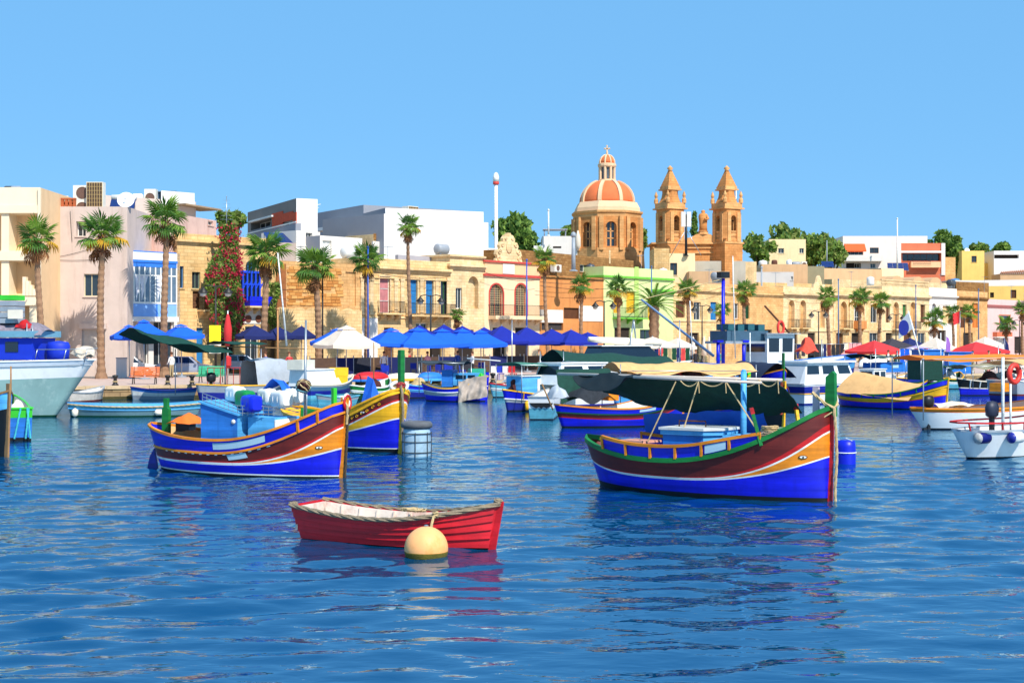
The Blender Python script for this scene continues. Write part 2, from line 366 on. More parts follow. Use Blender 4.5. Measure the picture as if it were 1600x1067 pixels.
WHITE = mat('paint_white', (232, 232, 226), .35, .05, 2.0, dirt=(170, 160, 140), dirt_amt=.35, plank=.18)
GREYP = mat('paint_grey', (150, 158, 166), .45, .10, 2.0, dirt=(90, 90, 90), dirt_amt=.3)
PALE = mat('plate_pale_blue', (170, 200, 214), .45, .04, 2.0)
BLACK = mat('antifoul_black', (16, 18, 22), .5, .2, 2.0)
TAN = mat('canvas_tan', (222, 172, 112), .85, .10, 1.5, .25, dirt=(160, 116, 70), dirt_amt=.35)
CREAM = mat('canvas_cream', (236, 222, 200), .85, .06, 1.5, .2)
NETG = mat('netting_green', (20, 74, 62), .9, .2, 5.0, .4, trans=.25)
NETD = mat('netting_dark_green', (18, 62, 52), .9, .2, 5.0, .4)
NAVY = mat('canvas_navy', (24, 36, 62), .85, .12, 1.5, .2)
GTARP = mat('tarp_silver_grey', (165, 172, 180), .5, .10, 1.2, .3, dirt=(110, 110, 110), dirt_amt=.4)
BTARP = mat('tarp_blue', (30, 100, 210), .6, .12, 1.5, .25)
WOOD = mat('deck_timber', (150, 112, 72), .8, .2, 3.0, .2, dirt=(80, 60, 40), dirt_amt=.4)
BROWN = mat('dark_timber', (96, 56, 30), .7, .2, 3.0, .2)
ROPE = mat('rope_weathered', (196, 170, 124), .95, .2, 14.0, .5)
ROPEG = mat('rope_grey', (146, 130, 106), .95, .25, 14.0, .6)
STEEL = mat('galvanised_steel', (170, 176, 180), .35, .1, 4.0, metal=.8)
DARK = mat('dark_plastic', (28, 30, 34), .45, .2, 3.0)
RUBBER = mat('rubber', (24, 24, 26), .8, .2, 3.0)
GLASS = mat('tinted_glass', (22, 34, 48), .06, .1, 1.0, spec=.8)
NETB = mat('net_brown', (84, 46, 44), .95, .35, 18.0, .8)
GELC = mat('gelcoat_white', (238, 238, 236), .22, .03, 1.5, spec=.6, dirt=(190, 184, 170), dirt_amt=.25)

def sheer3(t, a, m, b, tm=.42, p=2.2):
 if t > tm: return m + (b - m) * ((t - tm) / (1 - tm)) ** p
 return m + (a - m) * ((tm - t) / tm) ** p

class Boat(Fr):
 def __init__(s, name, label, bow, stern, B, zs, cat='boat', tr=None, rake=(.12, .2), eb=2.3, gb=.8, tm=.42, p=2.2, wl=.84, group=None, tb=.5, level=0.0, stern_d=None):
  a, b = WW(*stern, level), WW(*bow, level);
  if stern_d: a = W(stern[0], stern[1], stern_d); a.z = level
  d = b - a; s.L = d.length; c = (a + b) / 2
  super().__init__((c.x, c.y, level), math.atan2(d.y, d.x))
  s.B = B; s.zs = zs; s.tr = tr; s.rk = rake; s.eb = eb; s.gb = gb; s.tm = tm; s.p = p; s.wl = wl; s.tb = tb
  s.root = thing(name, label, cat, s.loc, s.rz, group)
 def z3(s, v, t): return sheer3(t, v[0], v[1], v[2], s.tm, v[3] if len(v) > 3 else s.p)
 def sh(s, t): return s.z3(s.zs, t)
 def plan(s, t, fine=0.0):
  if t >= s.tb:
   u = (t - s.tb) / (1 - s.tb); return max(0.0, 1 - u ** (s.eb - fine)) ** (s.gb + fine * .8)
  u = (s.tb - t) / s.tb
  if s.tr is not None: return 1 - (1 - s.tr) * u ** 2
  return max(0.0, 1 - u ** (s.eb - fine)) ** (s.gb + fine * .8)
 def half(s, t, z):
  zs = s.sh(t); q = s.B / 2; bs = q * s.plan(t); bw = q * s.wl * s.plan(t, .45)
  if z >= 0: return bw + (bs - bw) * min(1.1, z / zs) ** .75
  return bw * math.sqrt(max(0, 1 - (z / .45) ** 2))
 def xp(s, t, z):
  w1 = max(0, (t - .6) / .4) ** 2; w0 = max(0, (.4 - t) / .4) ** 2
  return s.L * (t - .5) + s.rk[0] * w1 * z / s.zs[2] - s.rk[1] * w0 * z / s.zs[0]
 def pt(s, t, z, side, inset=0.0): return Vector((s.xp(t, z), side * max(0.0, s.half(t, z) - inset), z))
 def tx(s, x): return min(1, max(0, x / s.L + .5))
 def hull(s, bands, nt=44, name='hull'):
  """bands: (material, (z stern, z mid, z bow) of the upper edge), bottom upwards"""
  mb = MB(); mb.smooth = True; mats = []; rows = [(None, (-.4, -.4, -.4))]
  for m, top in bands: rows.append((m, top if top is not None else s.zs))
  ts = [1 - (1 - i / nt) ** 1.0 for i in range(nt + 1)]
  ts = [.5 - .5 * math.cos(PI * t) * .35 - .5 * (1 - 2 * t) * .65 for t in ts]
  for side in (-1, 1):
   for k in range(1, len(rows)):
    m = rows[k][0]
    if m not in mats: mats.append(m)
    mi = mats.index(m); n = 4 if k == 1 else 2
    for i in range(nt):
     q = []
     for j in range(n + 1):
      r = []
      for t in (ts[i], ts[i + 1]):
       z0, z1 = s.z3(rows[k-1][1], t), s.z3(rows[k][1], t); r.append((t, z0 + (z1 - z0) * j / n))
      q.append(r)
     for j in range(n):
      (ta, za), (tb2, zb) = q[j]; (_, zc), (_, zd) = q[j + 1]
      if zc - za < 1e-4 and zd - zb < 1e-4: continue
      v = [s.pt(ta, za, side), s.pt(tb2, zb, side), s.pt(tb2, zd, side), s.pt(ta, zc, side)]
      mb.add(v, [(0, 1, 2, 3) if side < 0 else (3, 2, 1, 0)], mi)
  if s.tr is not None:
   for k in range(1, len(rows)):
    z0, z1 = rows[k-1][1][0], rows[k][1][0]; mi = mats.index(rows[k][0])
    zz = [z0 + (z1 - z0) * j / 3 for j in range(4)]
    mb.smooth = False
    for j in range(3):
     mb.add([s.pt(0, zz[j], 1), s.pt(0, zz[j], -1), s.pt(0, zz[j+1], -1), s.pt(0, zz[j+1], 1)], [(0, 1, 2, 3)], mi)
  me = mb.mesh(name, mats); bm = bmesh.new(); bm.from_mesh(me); bmesh.ops.remove_doubles(bm, verts=bm.verts, dist=.0008); bm.to_mesh(me); bm.free()
  s.h = link(name, me, s.root); return s.h
 def rail(s, name, m, zv, t0=0.0, t1=1.0, out=.03, inn=.05, h=.05, n=40, parent=None, sides=(-1, 1)):
  """a timber running round the hull at the height zv"""
  mb = MB(); mb.smooth = False
  for side in sides:
   pr = None
   for i in range(n + 1):
    t = t0 + (t1 - t0) * i / n; z = s.z3(zv, t); hb = s.half(t, z); x = s.xp(t, z)
    e = .02 if t > .995 or (t < .005 and s.tr is None) else 0
    x += .03 * (1 if t > .995 else 0)
    c = [(x, side * (hb + out), z - h/2), (x, side * (hb + out), z + h/2), (x, side * max(-.001, hb - inn), z + h/2), (x, side * max(-.001, hb - inn), z - h/2)]
    if pr:
     for j in range(4):
      f = [pr[j], c[j], c[(j+1) % 4], pr[(j+1) % 4]]; mb.add(f if side < 0 else f[::-1], [(0, 1, 2, 3)])
    else: mb.add(c if side > 0 else c[::-1], [(0, 1, 2, 3)])
    pr = c
   mb.add(pr if side < 0 else pr[::-1], [(0, 1, 2, 3)])
  if s.tr is not None and t0 == 0:
   z = s.z3(zv, 0); hb = s.half(0, z); x = s.xp(0, z); mb.box((x - .03, -hb - .02, z - h/2 + .003), (x + .03, hb + .02, z + h/2 - .003))
  return mb.obj(name, m, parent or s.root)
 def inside(s, m, drop=.35, deck=WOOD, t0=.03, t1=.96, n=26, inset=.05):
  mb = MB(); mb.smooth = True; dk = MB()
  for i in range(n):
   ta, tb = t0 + (t1 - t0) * i / n, t0 + (t1 - t0) * (i + 1) / n
   for side in (-1, 1):
    v = []
    for t, f in ((ta, 1), (tb, 1), (tb, 0), (ta, 0)):
     zs = s.sh(t) - .01; zd = s.sh(s.tm) - drop + .25 * (s.sh(t) - s.sh(s.tm)); z = zs if f else zd; v.append(s.pt(t, z, side, inset if f else inset + .01))
    mb.add(v, [(0, 1, 2, 3) if side > 0 else (3, 2, 1, 0)])
   v = []
   for t, side in ((ta, -1), (tb, -1), (tb, 1), (ta, 1)):
    zd = s.sh(s.tm) - drop + .25 * (s.sh(t) - s.sh(s.tm)); v.append(s.pt(t, zd, side, inset))
   dk.add(v, [(0, 1, 2, 3)])
  mb.obj('inner_planking', m, s.root); return dk.obj('deck', deck, s.root)
 def patch(s, name, m, t0, t1, za, zb, side=-1, off=.012, n=8, parent=None, slant=0.0):
  """a plate lying on the hull side; za, zb: callables of t"""
  mb = MB()
  def P(u, v, o):
   t = t0 + (t1 - t0) * u + slant * (v - .5); z = za(t) + (zb(t) - za(t)) * v; p = s.pt(t, z, side); p.y += side * o; return tuple(p)
  mb.grid(lambda u, v: P(u, v, off), n, 2, None, side > 0); mb.grid(lambda u, v: P(u, v, -.004), n, 2, None, side < 0)
  for v0 in (0, 1):
   for i in range(n): mb.add([P(i/n, v0, off), P((i+1)/n, v0, off), P((i+1)/n, v0, -.004), P(i/n, v0, -.004)], [(0, 1, 2, 3)])
  return mb.obj(name, m, parent or s.h)
 def stem(s, m, top, w=.09, d=.13, z0=-.3, out=.05, taper=1.0, head=None, bow=True):
  mb = MB(); t = 1.0 if bow else 0.0; sg = 1 if bow else -1; zend = s.zs[2] if bow else s.zs[0]
  zz = [z0, 0, zend * .5, zend, top]
  for a, b in zip(zz[:-1], zz[1:]):
   xa, xb = s.xp(t, min(a, zend)), s.xp(t, min(b, zend)); wa = w / 2
   mb.add([(xa - sg*d, -wa, a), (xa + sg*out, -wa*.6, a), (xa + sg*out, wa*.6, a), (xa - sg*d, wa, a), (xb - sg*d, -wa, b), (xb + sg*out, -wa*.6, b), (xb + sg*out, wa*.6, b), (xb - sg*d, wa, b)],
                   [(0,3,2,1), (4,5,6,7), (0,1,5,4), (1,2,6,5), (2,3,7,6), (3,0,4,7)])
  return mb.obj('stem_post' if bow else 'stern_post', m, s.root, fix=True)
 def eye(s, t, z, side=-1, a=.10, b=.045):
  p = s.pt(t, z, side); q = s.pt(t + .02, z, side); u = (q - p).normalized(); r = s.pt(t, z + .04, side); v = (r - p).normalized(); n = u.cross(v).normalized()
  if n.y * side < 0: n = -n
  def disc(mb, ca, ra, rb, o):
   c = p + u * ca[0] + v * ca[1]
   ring = [c + u * ra * math.cos(k * PI / 8) + v * rb * math.sin(k * PI / 8) * (1 if True else 1) for k in range(16)]
   mb.add([x + n * o for x in ring] + [x for x in ring], [tuple(range(16)) if side < 0 else tuple(range(15, -1, -1))] + [(i, (i+1) % 16, 16 + (i+1) % 16, 16 + i) for i in range(16)])
  mb = MB(); disc(mb, (0, 0), a * 1.12, b * 1.25, .014); e = mb.obj('eye', BROWN, s.h, fix=True)
  mb = MB(); disc(mb, (0, 0), a * .85, b * .8, .022); mb.obj('eye_white', WHITE, e, fix=True)
  mb = MB(); disc(mb, (0, 0), b * .62, b * .62, .030); mb.obj('pupil', BLACK, e, fix=True)

def rope_coil(c, r, th, turns=4, n=60, jit=.02, seed=1):
 rnd = random.Random(seed); return [(c[0] + (r + rnd.uniform(-jit, jit)) * math.cos(2*PI*turns*i/n), c[1] + (r + rnd.uniform(-jit, jit)) * math.sin(2*PI*turns*i/n), c[2] + th * i / n * 2 + rnd.uniform(-jit, jit) * .5) for i in range(n + 1)]
def sag(a, b, drop, n=10):
 a = Vector(a); b = Vector(b); return [a.lerp(b, i/n) - Vector((0, 0, drop * 4 * (i/n) * (1 - i/n))) for i in range(n + 1)]
def twisted(mb, pts, r, k=None):
 """laid rope: three strands wound round a path"""
 pts = [Vector(p) for p in pts]; fine = []
 for a, b in zip(pts[:-1], pts[1:]):
  m = max(2, int((b - a).length / (r * 1.6)))
  fine += [a.lerp(b, i / m) for i in range(m)]
 fine.append(pts[-1])
 for j in range(3):
  out = []
  for i, p in enumerate(fine):
   d = fine[min(i+1, len(fine)-1)] - fine[max(i-1, 0)]; d.normalize(); a = d.cross(Vector((.3, .2, 1))).normalized(); b = d.cross(a)
   t = i * .55 + j * 2 * PI / 3; out.append(p + (a * math.cos(t) + b * math.sin(t)) * r * .5)
  mb.tube(out, r * .58, 5, k)
def crumple(fn, amp, sc, seed=0):
 def g(u, v):
  p = Vector(fn(u, v)); q = p * sc + Vector((seed * 7.3, seed * 3.1, 0)); return tuple(p + mnoise.noise_vector(q) * amp)
 return g
# ---------------------------------------------------------------- red dinghy in the foreground
def red_dinghy():
 b = Boat('rowing_dinghy', 'red clinker rowing dinghy with rope fendering, nearest boat in the foreground', (770, 857), (490, 837), 1.28, (.57, .44, .72), tr=.72, rake=(.14, .14), eb=2.2, gb=.95, tm=.45, p=2.0, wl=.72)
 b.hull([(mat('dinghy_stain_shadow', (50, 10, 14), .5, .2, 4), (.06, .05, .09)), (REDD, None)], 36)  # dark waterline band: stain and shadow both put into the colour
 fr = [.02, .24, .44, .63, .81, .995]
 for side in (-1, 1):
  for k in range(5):
   za = lambda t, k=k: b.sh(t) * fr[k]; zb = lambda t, k=k: b.sh(t) * fr[k + 1] + .004
   mb = MB(); n = 26
   def P(u, v, o):
    t = u * .985; z = za(t) + (zb(t) - za(t)) * v; p = b.pt(t, z, side); p.y += side * o; return tuple(p)
   mb.grid(lambda u, v: P(u, v, .040 - .034 * v), n, 2, None, side > 0)
   for i in range(n): mb.add([P(i/n, 0, .040), P((i+1)/n, 0, .040), P((i+1)/n, 0, -.01), P(i/n, 0, -.01)], [(0, 3, 2, 1) if side < 0 else (0, 1, 2, 3)])
   for f in range(len(mb.sm)): mb.sm[f] = True
   mb.obj('plank', REDD, b.root)
 inner = mat('dinghy_inside_white', (222, 206, 190), .6, .1, 3, .2, dirt=(170, 60, 40), dirt_amt=.7)
 b.inside(inner, .34, mat('dinghy_bottom', (96, 120, 130), .7, .2, 3, .1), .02, .97)
 b.stem(REDD, .76, .06, .07)
 mb = MB(); mb.box((-b.L/2 - .08, -.42, .15), (-b.L/2 - .04, .42, .54)); mb.obj('transom_lining', inner, b.root)
 mb = MB()
 for side in (-1, 1):
  twisted(mb, [b.pt(t, b.sh(t) + .005, side) + Vector((0, side * .03, 0)) for t in [i / 30 for i in range(31)]], .04)
 mb.obj('rope_fender', ROPEG, b.root)
 mb = MB(); twisted(mb, rope_coil((b.L/2 + .1, 0, .74), .05, .02, 3, 26), .03); mb.obj('rope_knot', ROPEG, b.root); mb = MB(); twisted(mb, rope_coil((-b.L/2 - .1, -.44, .56), .05, .02, 2, 20), .03); mb.obj('rope_knot', ROPEG, b.root)
 for x, z, w in ((-.95, .28, .86), (.05, .27, .98), (.85, .33, .62)):
  mb = MB(); mb.box((x - .13, -w/2, z), (x + .13, w/2, z + .035)); mb.obj('thwart', inner if x < .5 else TEAL, b.root)
 for i in range(9):
  t = .1 + .09 * i; zb = b.sh(.45) - .33
  for side in (-1, 1): mb = MB(); mb.obox(b.pt(t, zb, side, .07), b.pt(t, b.sh(t) - .02, side, .065), .035, .025, (1, 0, 0)); mb.obj('rib', inner, b.root)
 for y in (-.12, .1): mb = MB(); mb.tube([(-1.2, y, .32), (.75, y * 1.5, .38)], .022, 6); mb.box((.7, y * 1.5 - .07, .37), (1.2, y * 1.5 + .07, .395)); mb.obj('oar', WOOD, b.root)
 # painted bow sheet and the stern cover lump
 mb = MB(); mb.prism([(b.L*.20, -.42), (b.L*.46, -.05), (b.L*.46, .05), (b.L*.20, .42)], .44, .47, 'z'); mb.obj('bow_sheet', mat('paint_lagoon', (40, 130, 168), .45, .1, 3), b.root)
 mb = MB()
 for i in range(5): mb.tube(rope_coil((-.1 + .05*i, .34, .48), .07 + .02*i, .02, 2, 22, .03, i), .013, 5)
 mb.obj('rope_coil', ROPE, b.root)
 x, z = b.pix(676, 792, -.62)
 mb = MB(); twisted(mb, [(x, -.42, .50), (x, -.60, .54), (x + .01, -.68, .38), (x + .02, -.70, .16)], .022); twisted(mb, rope_coil((x, -.52, .52), .04, .04, 2, 18, .01), .018)
 mb.obj('mooring_rope', ROPE, b.root)
 return b
dinghy = red_dinghy()

def buoy_orange():
 p = W(666, 858, 21.75); r = .335
 t = thing('mooring_buoy', 'round orange mooring buoy floating in front of the red dinghy', 'buoy', (p.x, p.y, 0))
 m = mat('buoy_orange', (250, 178, 112), .5, .08, 4, .05, dirt=(228, 140, 50), dirt_amt=.8); mw = mat('buoy_weed', (96, 88, 26), .9, .3, 10, .4)
 pr = [(r * math.cos(a), .14 + r * math.sin(a)) for a in [(-90 + 180 * i / 22) * PI / 180 for i in range(23)]]
 mb = MB(); mb.smooth = True; mb.lathe([(max(a, .001), z) for a, z in pr], 28); mb.obj('float_body', m, t)
 mb = MB(); mb.smooth = True
 rw = lambda z: math.sqrt(max(.0001, r*r - (z - .14) ** 2)) + .004
 mb.lathe([(rw(z), z) for z in (-.04, .02, .055, .085, .10)], 40); mb.obj('weed_ring', mw, t)
 mb = MB(); mb.lathe([(.03, .46), (.035, .49), (.02, .50)], 10); mb.obj('eyelet', STEEL, t)
buoy_orange()

def luzzu_common(b, gun, strake_z, strake_m, stem_top, stem_m, plank_m):
 b.rail('gunwale', gun, (b.zs[0], b.zs[1], b.zs[2]), out=.035, inn=.07, h=.06)
 b.rail('rubbing_strake', strake_m, strake_z, out=.035, inn=.01, h=.055)
 b.stem(stem_m, stem_top, .1, .14)
 b.inside(plank_m)

# ---------------------------------------------------------------- left luzzu
def left_luzzu():
 b = Boat('luzzu', 'blue and maroon luzzu with jerrycans on its sky-blue cabin, left of centre', (533, 746), (252, 732), 2.15, (1.18, .88, 1.86), rake=(.16, .32), cat='fishing boat', gb=.54, eb=2.5)
 b.hull([(BLACK, (.05, .05, .03)), (WHITE, (.085, .085, .06)), (BLUE, (.30, .27, .70, 2.9)), (WHITE, (.335, .305, .74, 2.9)), (ORNG, (.335, .305, 1.22, 3.3)), (WHITE, (.36, .33, 1.26, 3.2)), (REDP, (.39, .36, 1.33, 3.1)), (MAROON, (.60, .53, 1.56)), (BLUE, None)])
 luzzu_common(b, ORNG, (.63, .56, 1.60), ORNG, 1.95, ORNG, mat('inner_buff', (214, 170, 110), .6, .12, 3))
 R = b.root
 # rolled white scupper tips under the strake
 for i in range(14):
  t = .14 + .045 * i; b.patch('scupper', WHITE, t, t + .016, lambda t: b.z3((.575, .505, 1.5), t), lambda t: b.z3((.60, .53, 1.53), t), -1, .014, 2, R)
 b.patch('registration_plate', PALE, .45, .72, lambda t: b.z3((.70, .645, 1.68), t) , lambda t: b.sh(t) - .075, -1, .012)
 b.patch('registration_plate', PALE, .525, .625, lambda t: b.z3((.40, .375, 1.4), t), lambda t: b.z3((.575, .51, 1.5), t), -1, .012, 8, None, -.01)
 # framed bulwark panels at the bow, both sides
 for side in (-1, 1):
  for t in (.86, .93):
   p0, p1 = b.pt(t, b.z3((.63, .56, 1.60), t), side), b.pt(t, b.sh(t), side)
   mb = MB(); mb.obox(p0 + Vector((0, side*.02, 0)), p1 + Vector((0, side*.02, 0)), .06, .05, (1, 0, 0)); mb.obj('bulwark_post', ORNG, R)
 b.eye(.93, .75, -1, .085, .03); b.eye(.93, .75, 1, .085, .03)
 # cabin: darker blue paints the shade on the near side, front left light; the roof falls forwards
 y0, y1 = -.62, .68
 x1, z1 = b.pix(371, 649, y0); x0, z0 = b.pix(314, 629, y0); zb = .5
 mb = MB(); v = [(x0, y0, zb), (x1, y0, zb), (x1 + .12, y1, zb), (x0, y1, zb), (x0, y0, z0), (x1, y0, z1), (x1 + .12, y1, z1 + .04), (x0, y1, z0)]
 fs = [(0, 3, 2, 1), (4, 5, 6, 7), (0, 1, 5, 4), (1, 2, 6, 5), (2, 3, 7, 6), (3, 0, 4, 7)]
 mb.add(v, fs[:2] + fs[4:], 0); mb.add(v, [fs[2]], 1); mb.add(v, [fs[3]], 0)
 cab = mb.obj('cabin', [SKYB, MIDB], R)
 mb = MB(); e = .05
 mb.add([(x0 - e, y0 - e, z0), (x1 + e, y0 - e, z1 - .01), (x1 + .12 + e, y1 + e, z1 + .03), (x0 - e, y1 + e, z0), (x0 - e, y0 - e, z0 + .05), (x1 + e, y0 - e, z1 + .04), (x1 + .12 + e, y1 + e, z1 + .08), (x0 - e, y1 + e, z0 + .05)], fs); mb.obj('cabin_roof', SKYB, cab)
 mb = MB(); mb.smooth = True; mb.lathe([(.001, .02), (.05, .02), (.055, 0), (.06, -.01)], 14); p = mb.obj('porthole', WHITE, cab); p.location = (x1 - .12, y0 - .012, z1 - .16); p.rotation_euler = (PI/2, 0, 0)
 # forward hatch box with white lid, set against the front of the cabin
 xa, za = b.pix(408, 652, -.45);
 mb = MB(); mb.box((x1 + .14, -.38, .45), (x1 + .95, .66, z1 - .05)); hb = mb.obj('hatch_box', SKYB, R)
 mb = MB(); mb.add([(x1 + .96, -.40, .55), (x1 + .98, .45, .55), (x1 + .955, .45, z1 - .08), (x1 + .955, -.40, z1 - .1), (x1 + 1.0, -.40, .55), (x1 + 1.02, .45, .55), (x1 + .985, .45, z1 - .08), (x1 + .985, -.40, z1 - .1)], fs); mb.obj('white_lid', WHITE, hb, fix=True)
 # roof basket
 zr = (z0 + z1) / 2 + .06
 mb = MB()
 for zz in (.0, .09, .18):
  mb.tube([(x0 + .05, y0, z0 + .06 + zz), (x1, y0, z1 + .06 + zz), (x1 + .9, -.36, z1 + .04 + zz), (x1 + .95, .66, z1 + .04 + zz), (x0 + .05, .66, z0 + .08 + zz)], .011, 5)
 for i in range(9):
  u = i / 8; x = x0 + .05 + (x1 - x0 - .05) * u; z = z0 + (z1 - z0) * u; mb.tube([(x, y0, z + .02), (x, y0, z + .25)], .009, 4)
 for i in range(8):
  u = i / 7; mb.tube([(x1 + .9 * u, y0 + (-.36 - y0) * u, z1 + .0), (x1 + .9 * u, y0 + (-.36 - y0) * u, z1 + .22)], .009, 4)
 mb.obj('roof_basket', STEEL, R)
 # steel mast with net ball
 x, z = b.pix(478, 500, .1); mb = MB(); mb.tube([(x - .05, .1, .5), (x, .1, z)], [.035, .028], 10); mb.obj('mast', STEEL, R)
 mb = MB(); mb.tube([(x + .07, .02, .9), (x + .085, .02, z * .62)], .014, 6); mb.obj('antenna', STEEL, R)
 xx, zz = b.pix(475, 603, .0); mb = MB(); rnd = random.Random(5)
 for i in range(26):
  c = Vector((xx, -.02, zz)); ax = Vector((rnd.uniform(-1, 1), rnd.uniform(-1, 1), rnd.uniform(-1, 1))).normalized(); a = ax.orthogonal().normalized(); bb = ax.cross(a)
  r = rnd.uniform(.10, .185); mb.tube([c + ax * rnd.uniform(-.02, .02) + (a * math.cos(k*PI/7) + bb * math.sin(k*PI/7)) * r for k in range(14)], .018, 4, rnd.choice([0, 0, 0, 1, 2]), closed=True)
 mb.smooth = True; mb.lathe([(.001, -.15), (.1, -.11), (.15, 0), (.1, .11), (.001, .15)], 10, (xx, -.02, zz), 0); mb.obj('net_ball', [NETB, ROPE, TEAL], R)
 # stern clutter: amber locker, crates, tiller post
 x, z = b.pix(292, 655, .1)
 mb = MB(); mb.smooth = True; mb.grid(crumple(lambda u, v: (x - .45 + .75 * u, -.2 + .9 * v, z - .1 + .26 * math.sin(u * PI) * math.sin(v * PI * .9 + .15)), .07, 4), 12, 10); mb.obj('tarpaulin', mat('tarp_orange', (232, 110, 30), .6, .12, 2), R)
 for i, (dx, dy) in enumerate(((-.1, -.45), (.25, -.42), (.2, .0))):
  mb = MB(); mb.cbox((x + dx, dy, .66 + .02*i), (.34, .32, .2)); mb.cbox((x + dx, dy, .765 + .02*i), (.28, .26, .02)); mb.obj('tackle_box', WOOD, R)
 xp_, zp = b.pix(260, 622, .0); mb = MB(); mb.prism([(xp_ - .11, .6), (xp_ + .11, .6), (xp_ + .11, zp - .28), (xp_ + .06, zp - .24), (xp_ + .06, zp), (xp_ - .06, zp), (xp_ - .06, zp - .24), (xp_ - .11, zp - .28)], -.05, .05, 'y'); mb.obj('stern_bitt', GREEN, R, fix=True)
 mb = MB(); mb.cbox((xp_ + .38, .1, 1.15), (.16, .2, .34)); mb.cbox((xp_ + .66, .05, 1.12), (.3, .26, .2)); mb.obj('engine_casing', [DARK], R)
 mb = MB(); twisted(mb, rope_coil((x1 + .5, -.62, .62), .16, .05, 5, 60, .03), .028); mb.obj('rope_coil', mat('rope_gold', (226, 176, 96), .95, .2, 14, .5), R)
 # rudder
 mb = MB(); xs = -b.L / 2; mb.prism([(xs - .38, -.3), (xs - .05, -.3), (xs - .22, .52), (xs - .36, .30), (xs - .44, .0)], -.03, .03, 'y'); mb.obj('rudder', BLUE2, R, fix=True)
 # bow ring and ropes, chain to the water
 xb = b.L / 2 + .12
 mb = MB()
 for k, r in ((0, .12), (1, .14)): mb.tube([(xb + .02 + .02*k, .03 + r * math.cos(a), 1.86 - .05*k + r * math.sin(a) * 1.3) for a in [i*PI/8 for i in range(16)]], .035, 6, k, closed=True)
 twisted(mb, [(xb - .02, -.1, 1.95), (xb + .09, -.06, 1.75), (xb + .09, -.04, 1.5), (xb + .07, -.05, 1.3)], .03, 2); mb.obj('bow_ring', [WHITE, REDP, ROPE], R)
 mb = MB(); pts = [(xb + .10 - .10 * (1 - z), -.02, z * 1.7) for z in [1 - i / 24 for i in range(25)]] + [(xb + .0, -.02, -.4)]
 twisted(mb, pts, .035); mb.obj('mooring_chain', mat('rope_tarred', (70, 58, 44), .9, .3, 10, .5), R)
 # jerrycans on the roof are things of their own
 def can(px, py, y, w, d, h, m, lab, rot=0):
  x, z = b.pix(px, py, y); p = b.w(x, y, z)
  t = thing('jerrycan', lab, 'jerrycan', p, b.rz + rot, 'jerrycans on the cabin roof of the left luzzu')
  mb = MB(); mb.smooth = True; n = 10
  def f(u, v):
   a = 2 * PI * u; e = .5
   cx, cz = math.copysign(abs(math.cos(a)) ** e, math.cos(a)), math.copysign(abs(math.sin(a)) ** e, math.sin(a)); k = min(1, (min(v, 1 - v) * 8) ** .5 + .0)
   k = .68 + .32 * k; return ((v - .5) * w, cx * d / 2 * k, h / 2 + cz * h / 2 * k)
  mb.grid(f, 24, 12); mb.smooth = False
  for v in (0, 1): mb.add([f(i/24, v) for i in range(24)], [tuple(range(24)) if v == 0 else tuple(range(23, -1, -1))])
  mb.obj('can_body', m, t, fix=True)
  for xx in (-.18, .18):
   mb = MB(); mb.tube([((xx) * w, (d / 2 + .006) * math.cos(a), h/2 + (h / 2 + .006) * math.sin(a)) for a in [i * PI / 10 for i in range(20)]], .01, 5, closed=True); mb.obj('rib', m, t)
  mb = MB(); mb.tube([(-w/2 - .04, -d * .25, h * .72), (-w/2, -d * .25, h * .72)], .045, 10); mb.obj('cap', REDP if m is BLUEC else BLACK, t)
  return t
 BLUEC = mat('plastic_blue', (20, 40, 205), .3, .05, 2); WH = mat('plastic_white', (236, 234, 226), .4, .05, 2, dirt=(200, 190, 170), dirt_amt=.4); GR = mat('plastic_green', (20, 130, 60), .35, .08, 2)
 can(393, 644, -.42, .66, .36, .42, BLUEC, 'blue plastic jerrycan with red cap lying on the cabin roof', -.5)
 can(383, 636, -.02, .62, .36, .42, GR, 'green plastic jerrycan behind the blue one on the cabin roof', -.5)
 can(368, 628, .35, .66, .36, .40, WH, 'white jerrycan behind the green one, leftmost on the cabin roof', -.5)
 can(418, 632, .42, .6, .36, .40, WH, 'white jerrycan in the middle of the roof load', -.5)
 can(440, 637, .15, .7, .36, .42, WH, 'white jerrycan lying right of the blue one', -.5)
 can(458, 632, .48, .6, .36, .40, WH, 'white jerrycan at the right end of the roof load, beside the mast', -.5)
 x, z = b.pix(432, 606, .5); mb = MB(); mb.smooth = True
 mb.grid(crumple(lambda u, v: (x - .35 + .85 * u, .3 + .5 * v, z - .1 + .35 * (1 - abs(2*u - .8)) * (1 - .3 * v)), .08, 3), 12, 8); p = mb.obj('folded_tarp', [BTARP], R)
 return b
luzzu_l = left_luzzu()

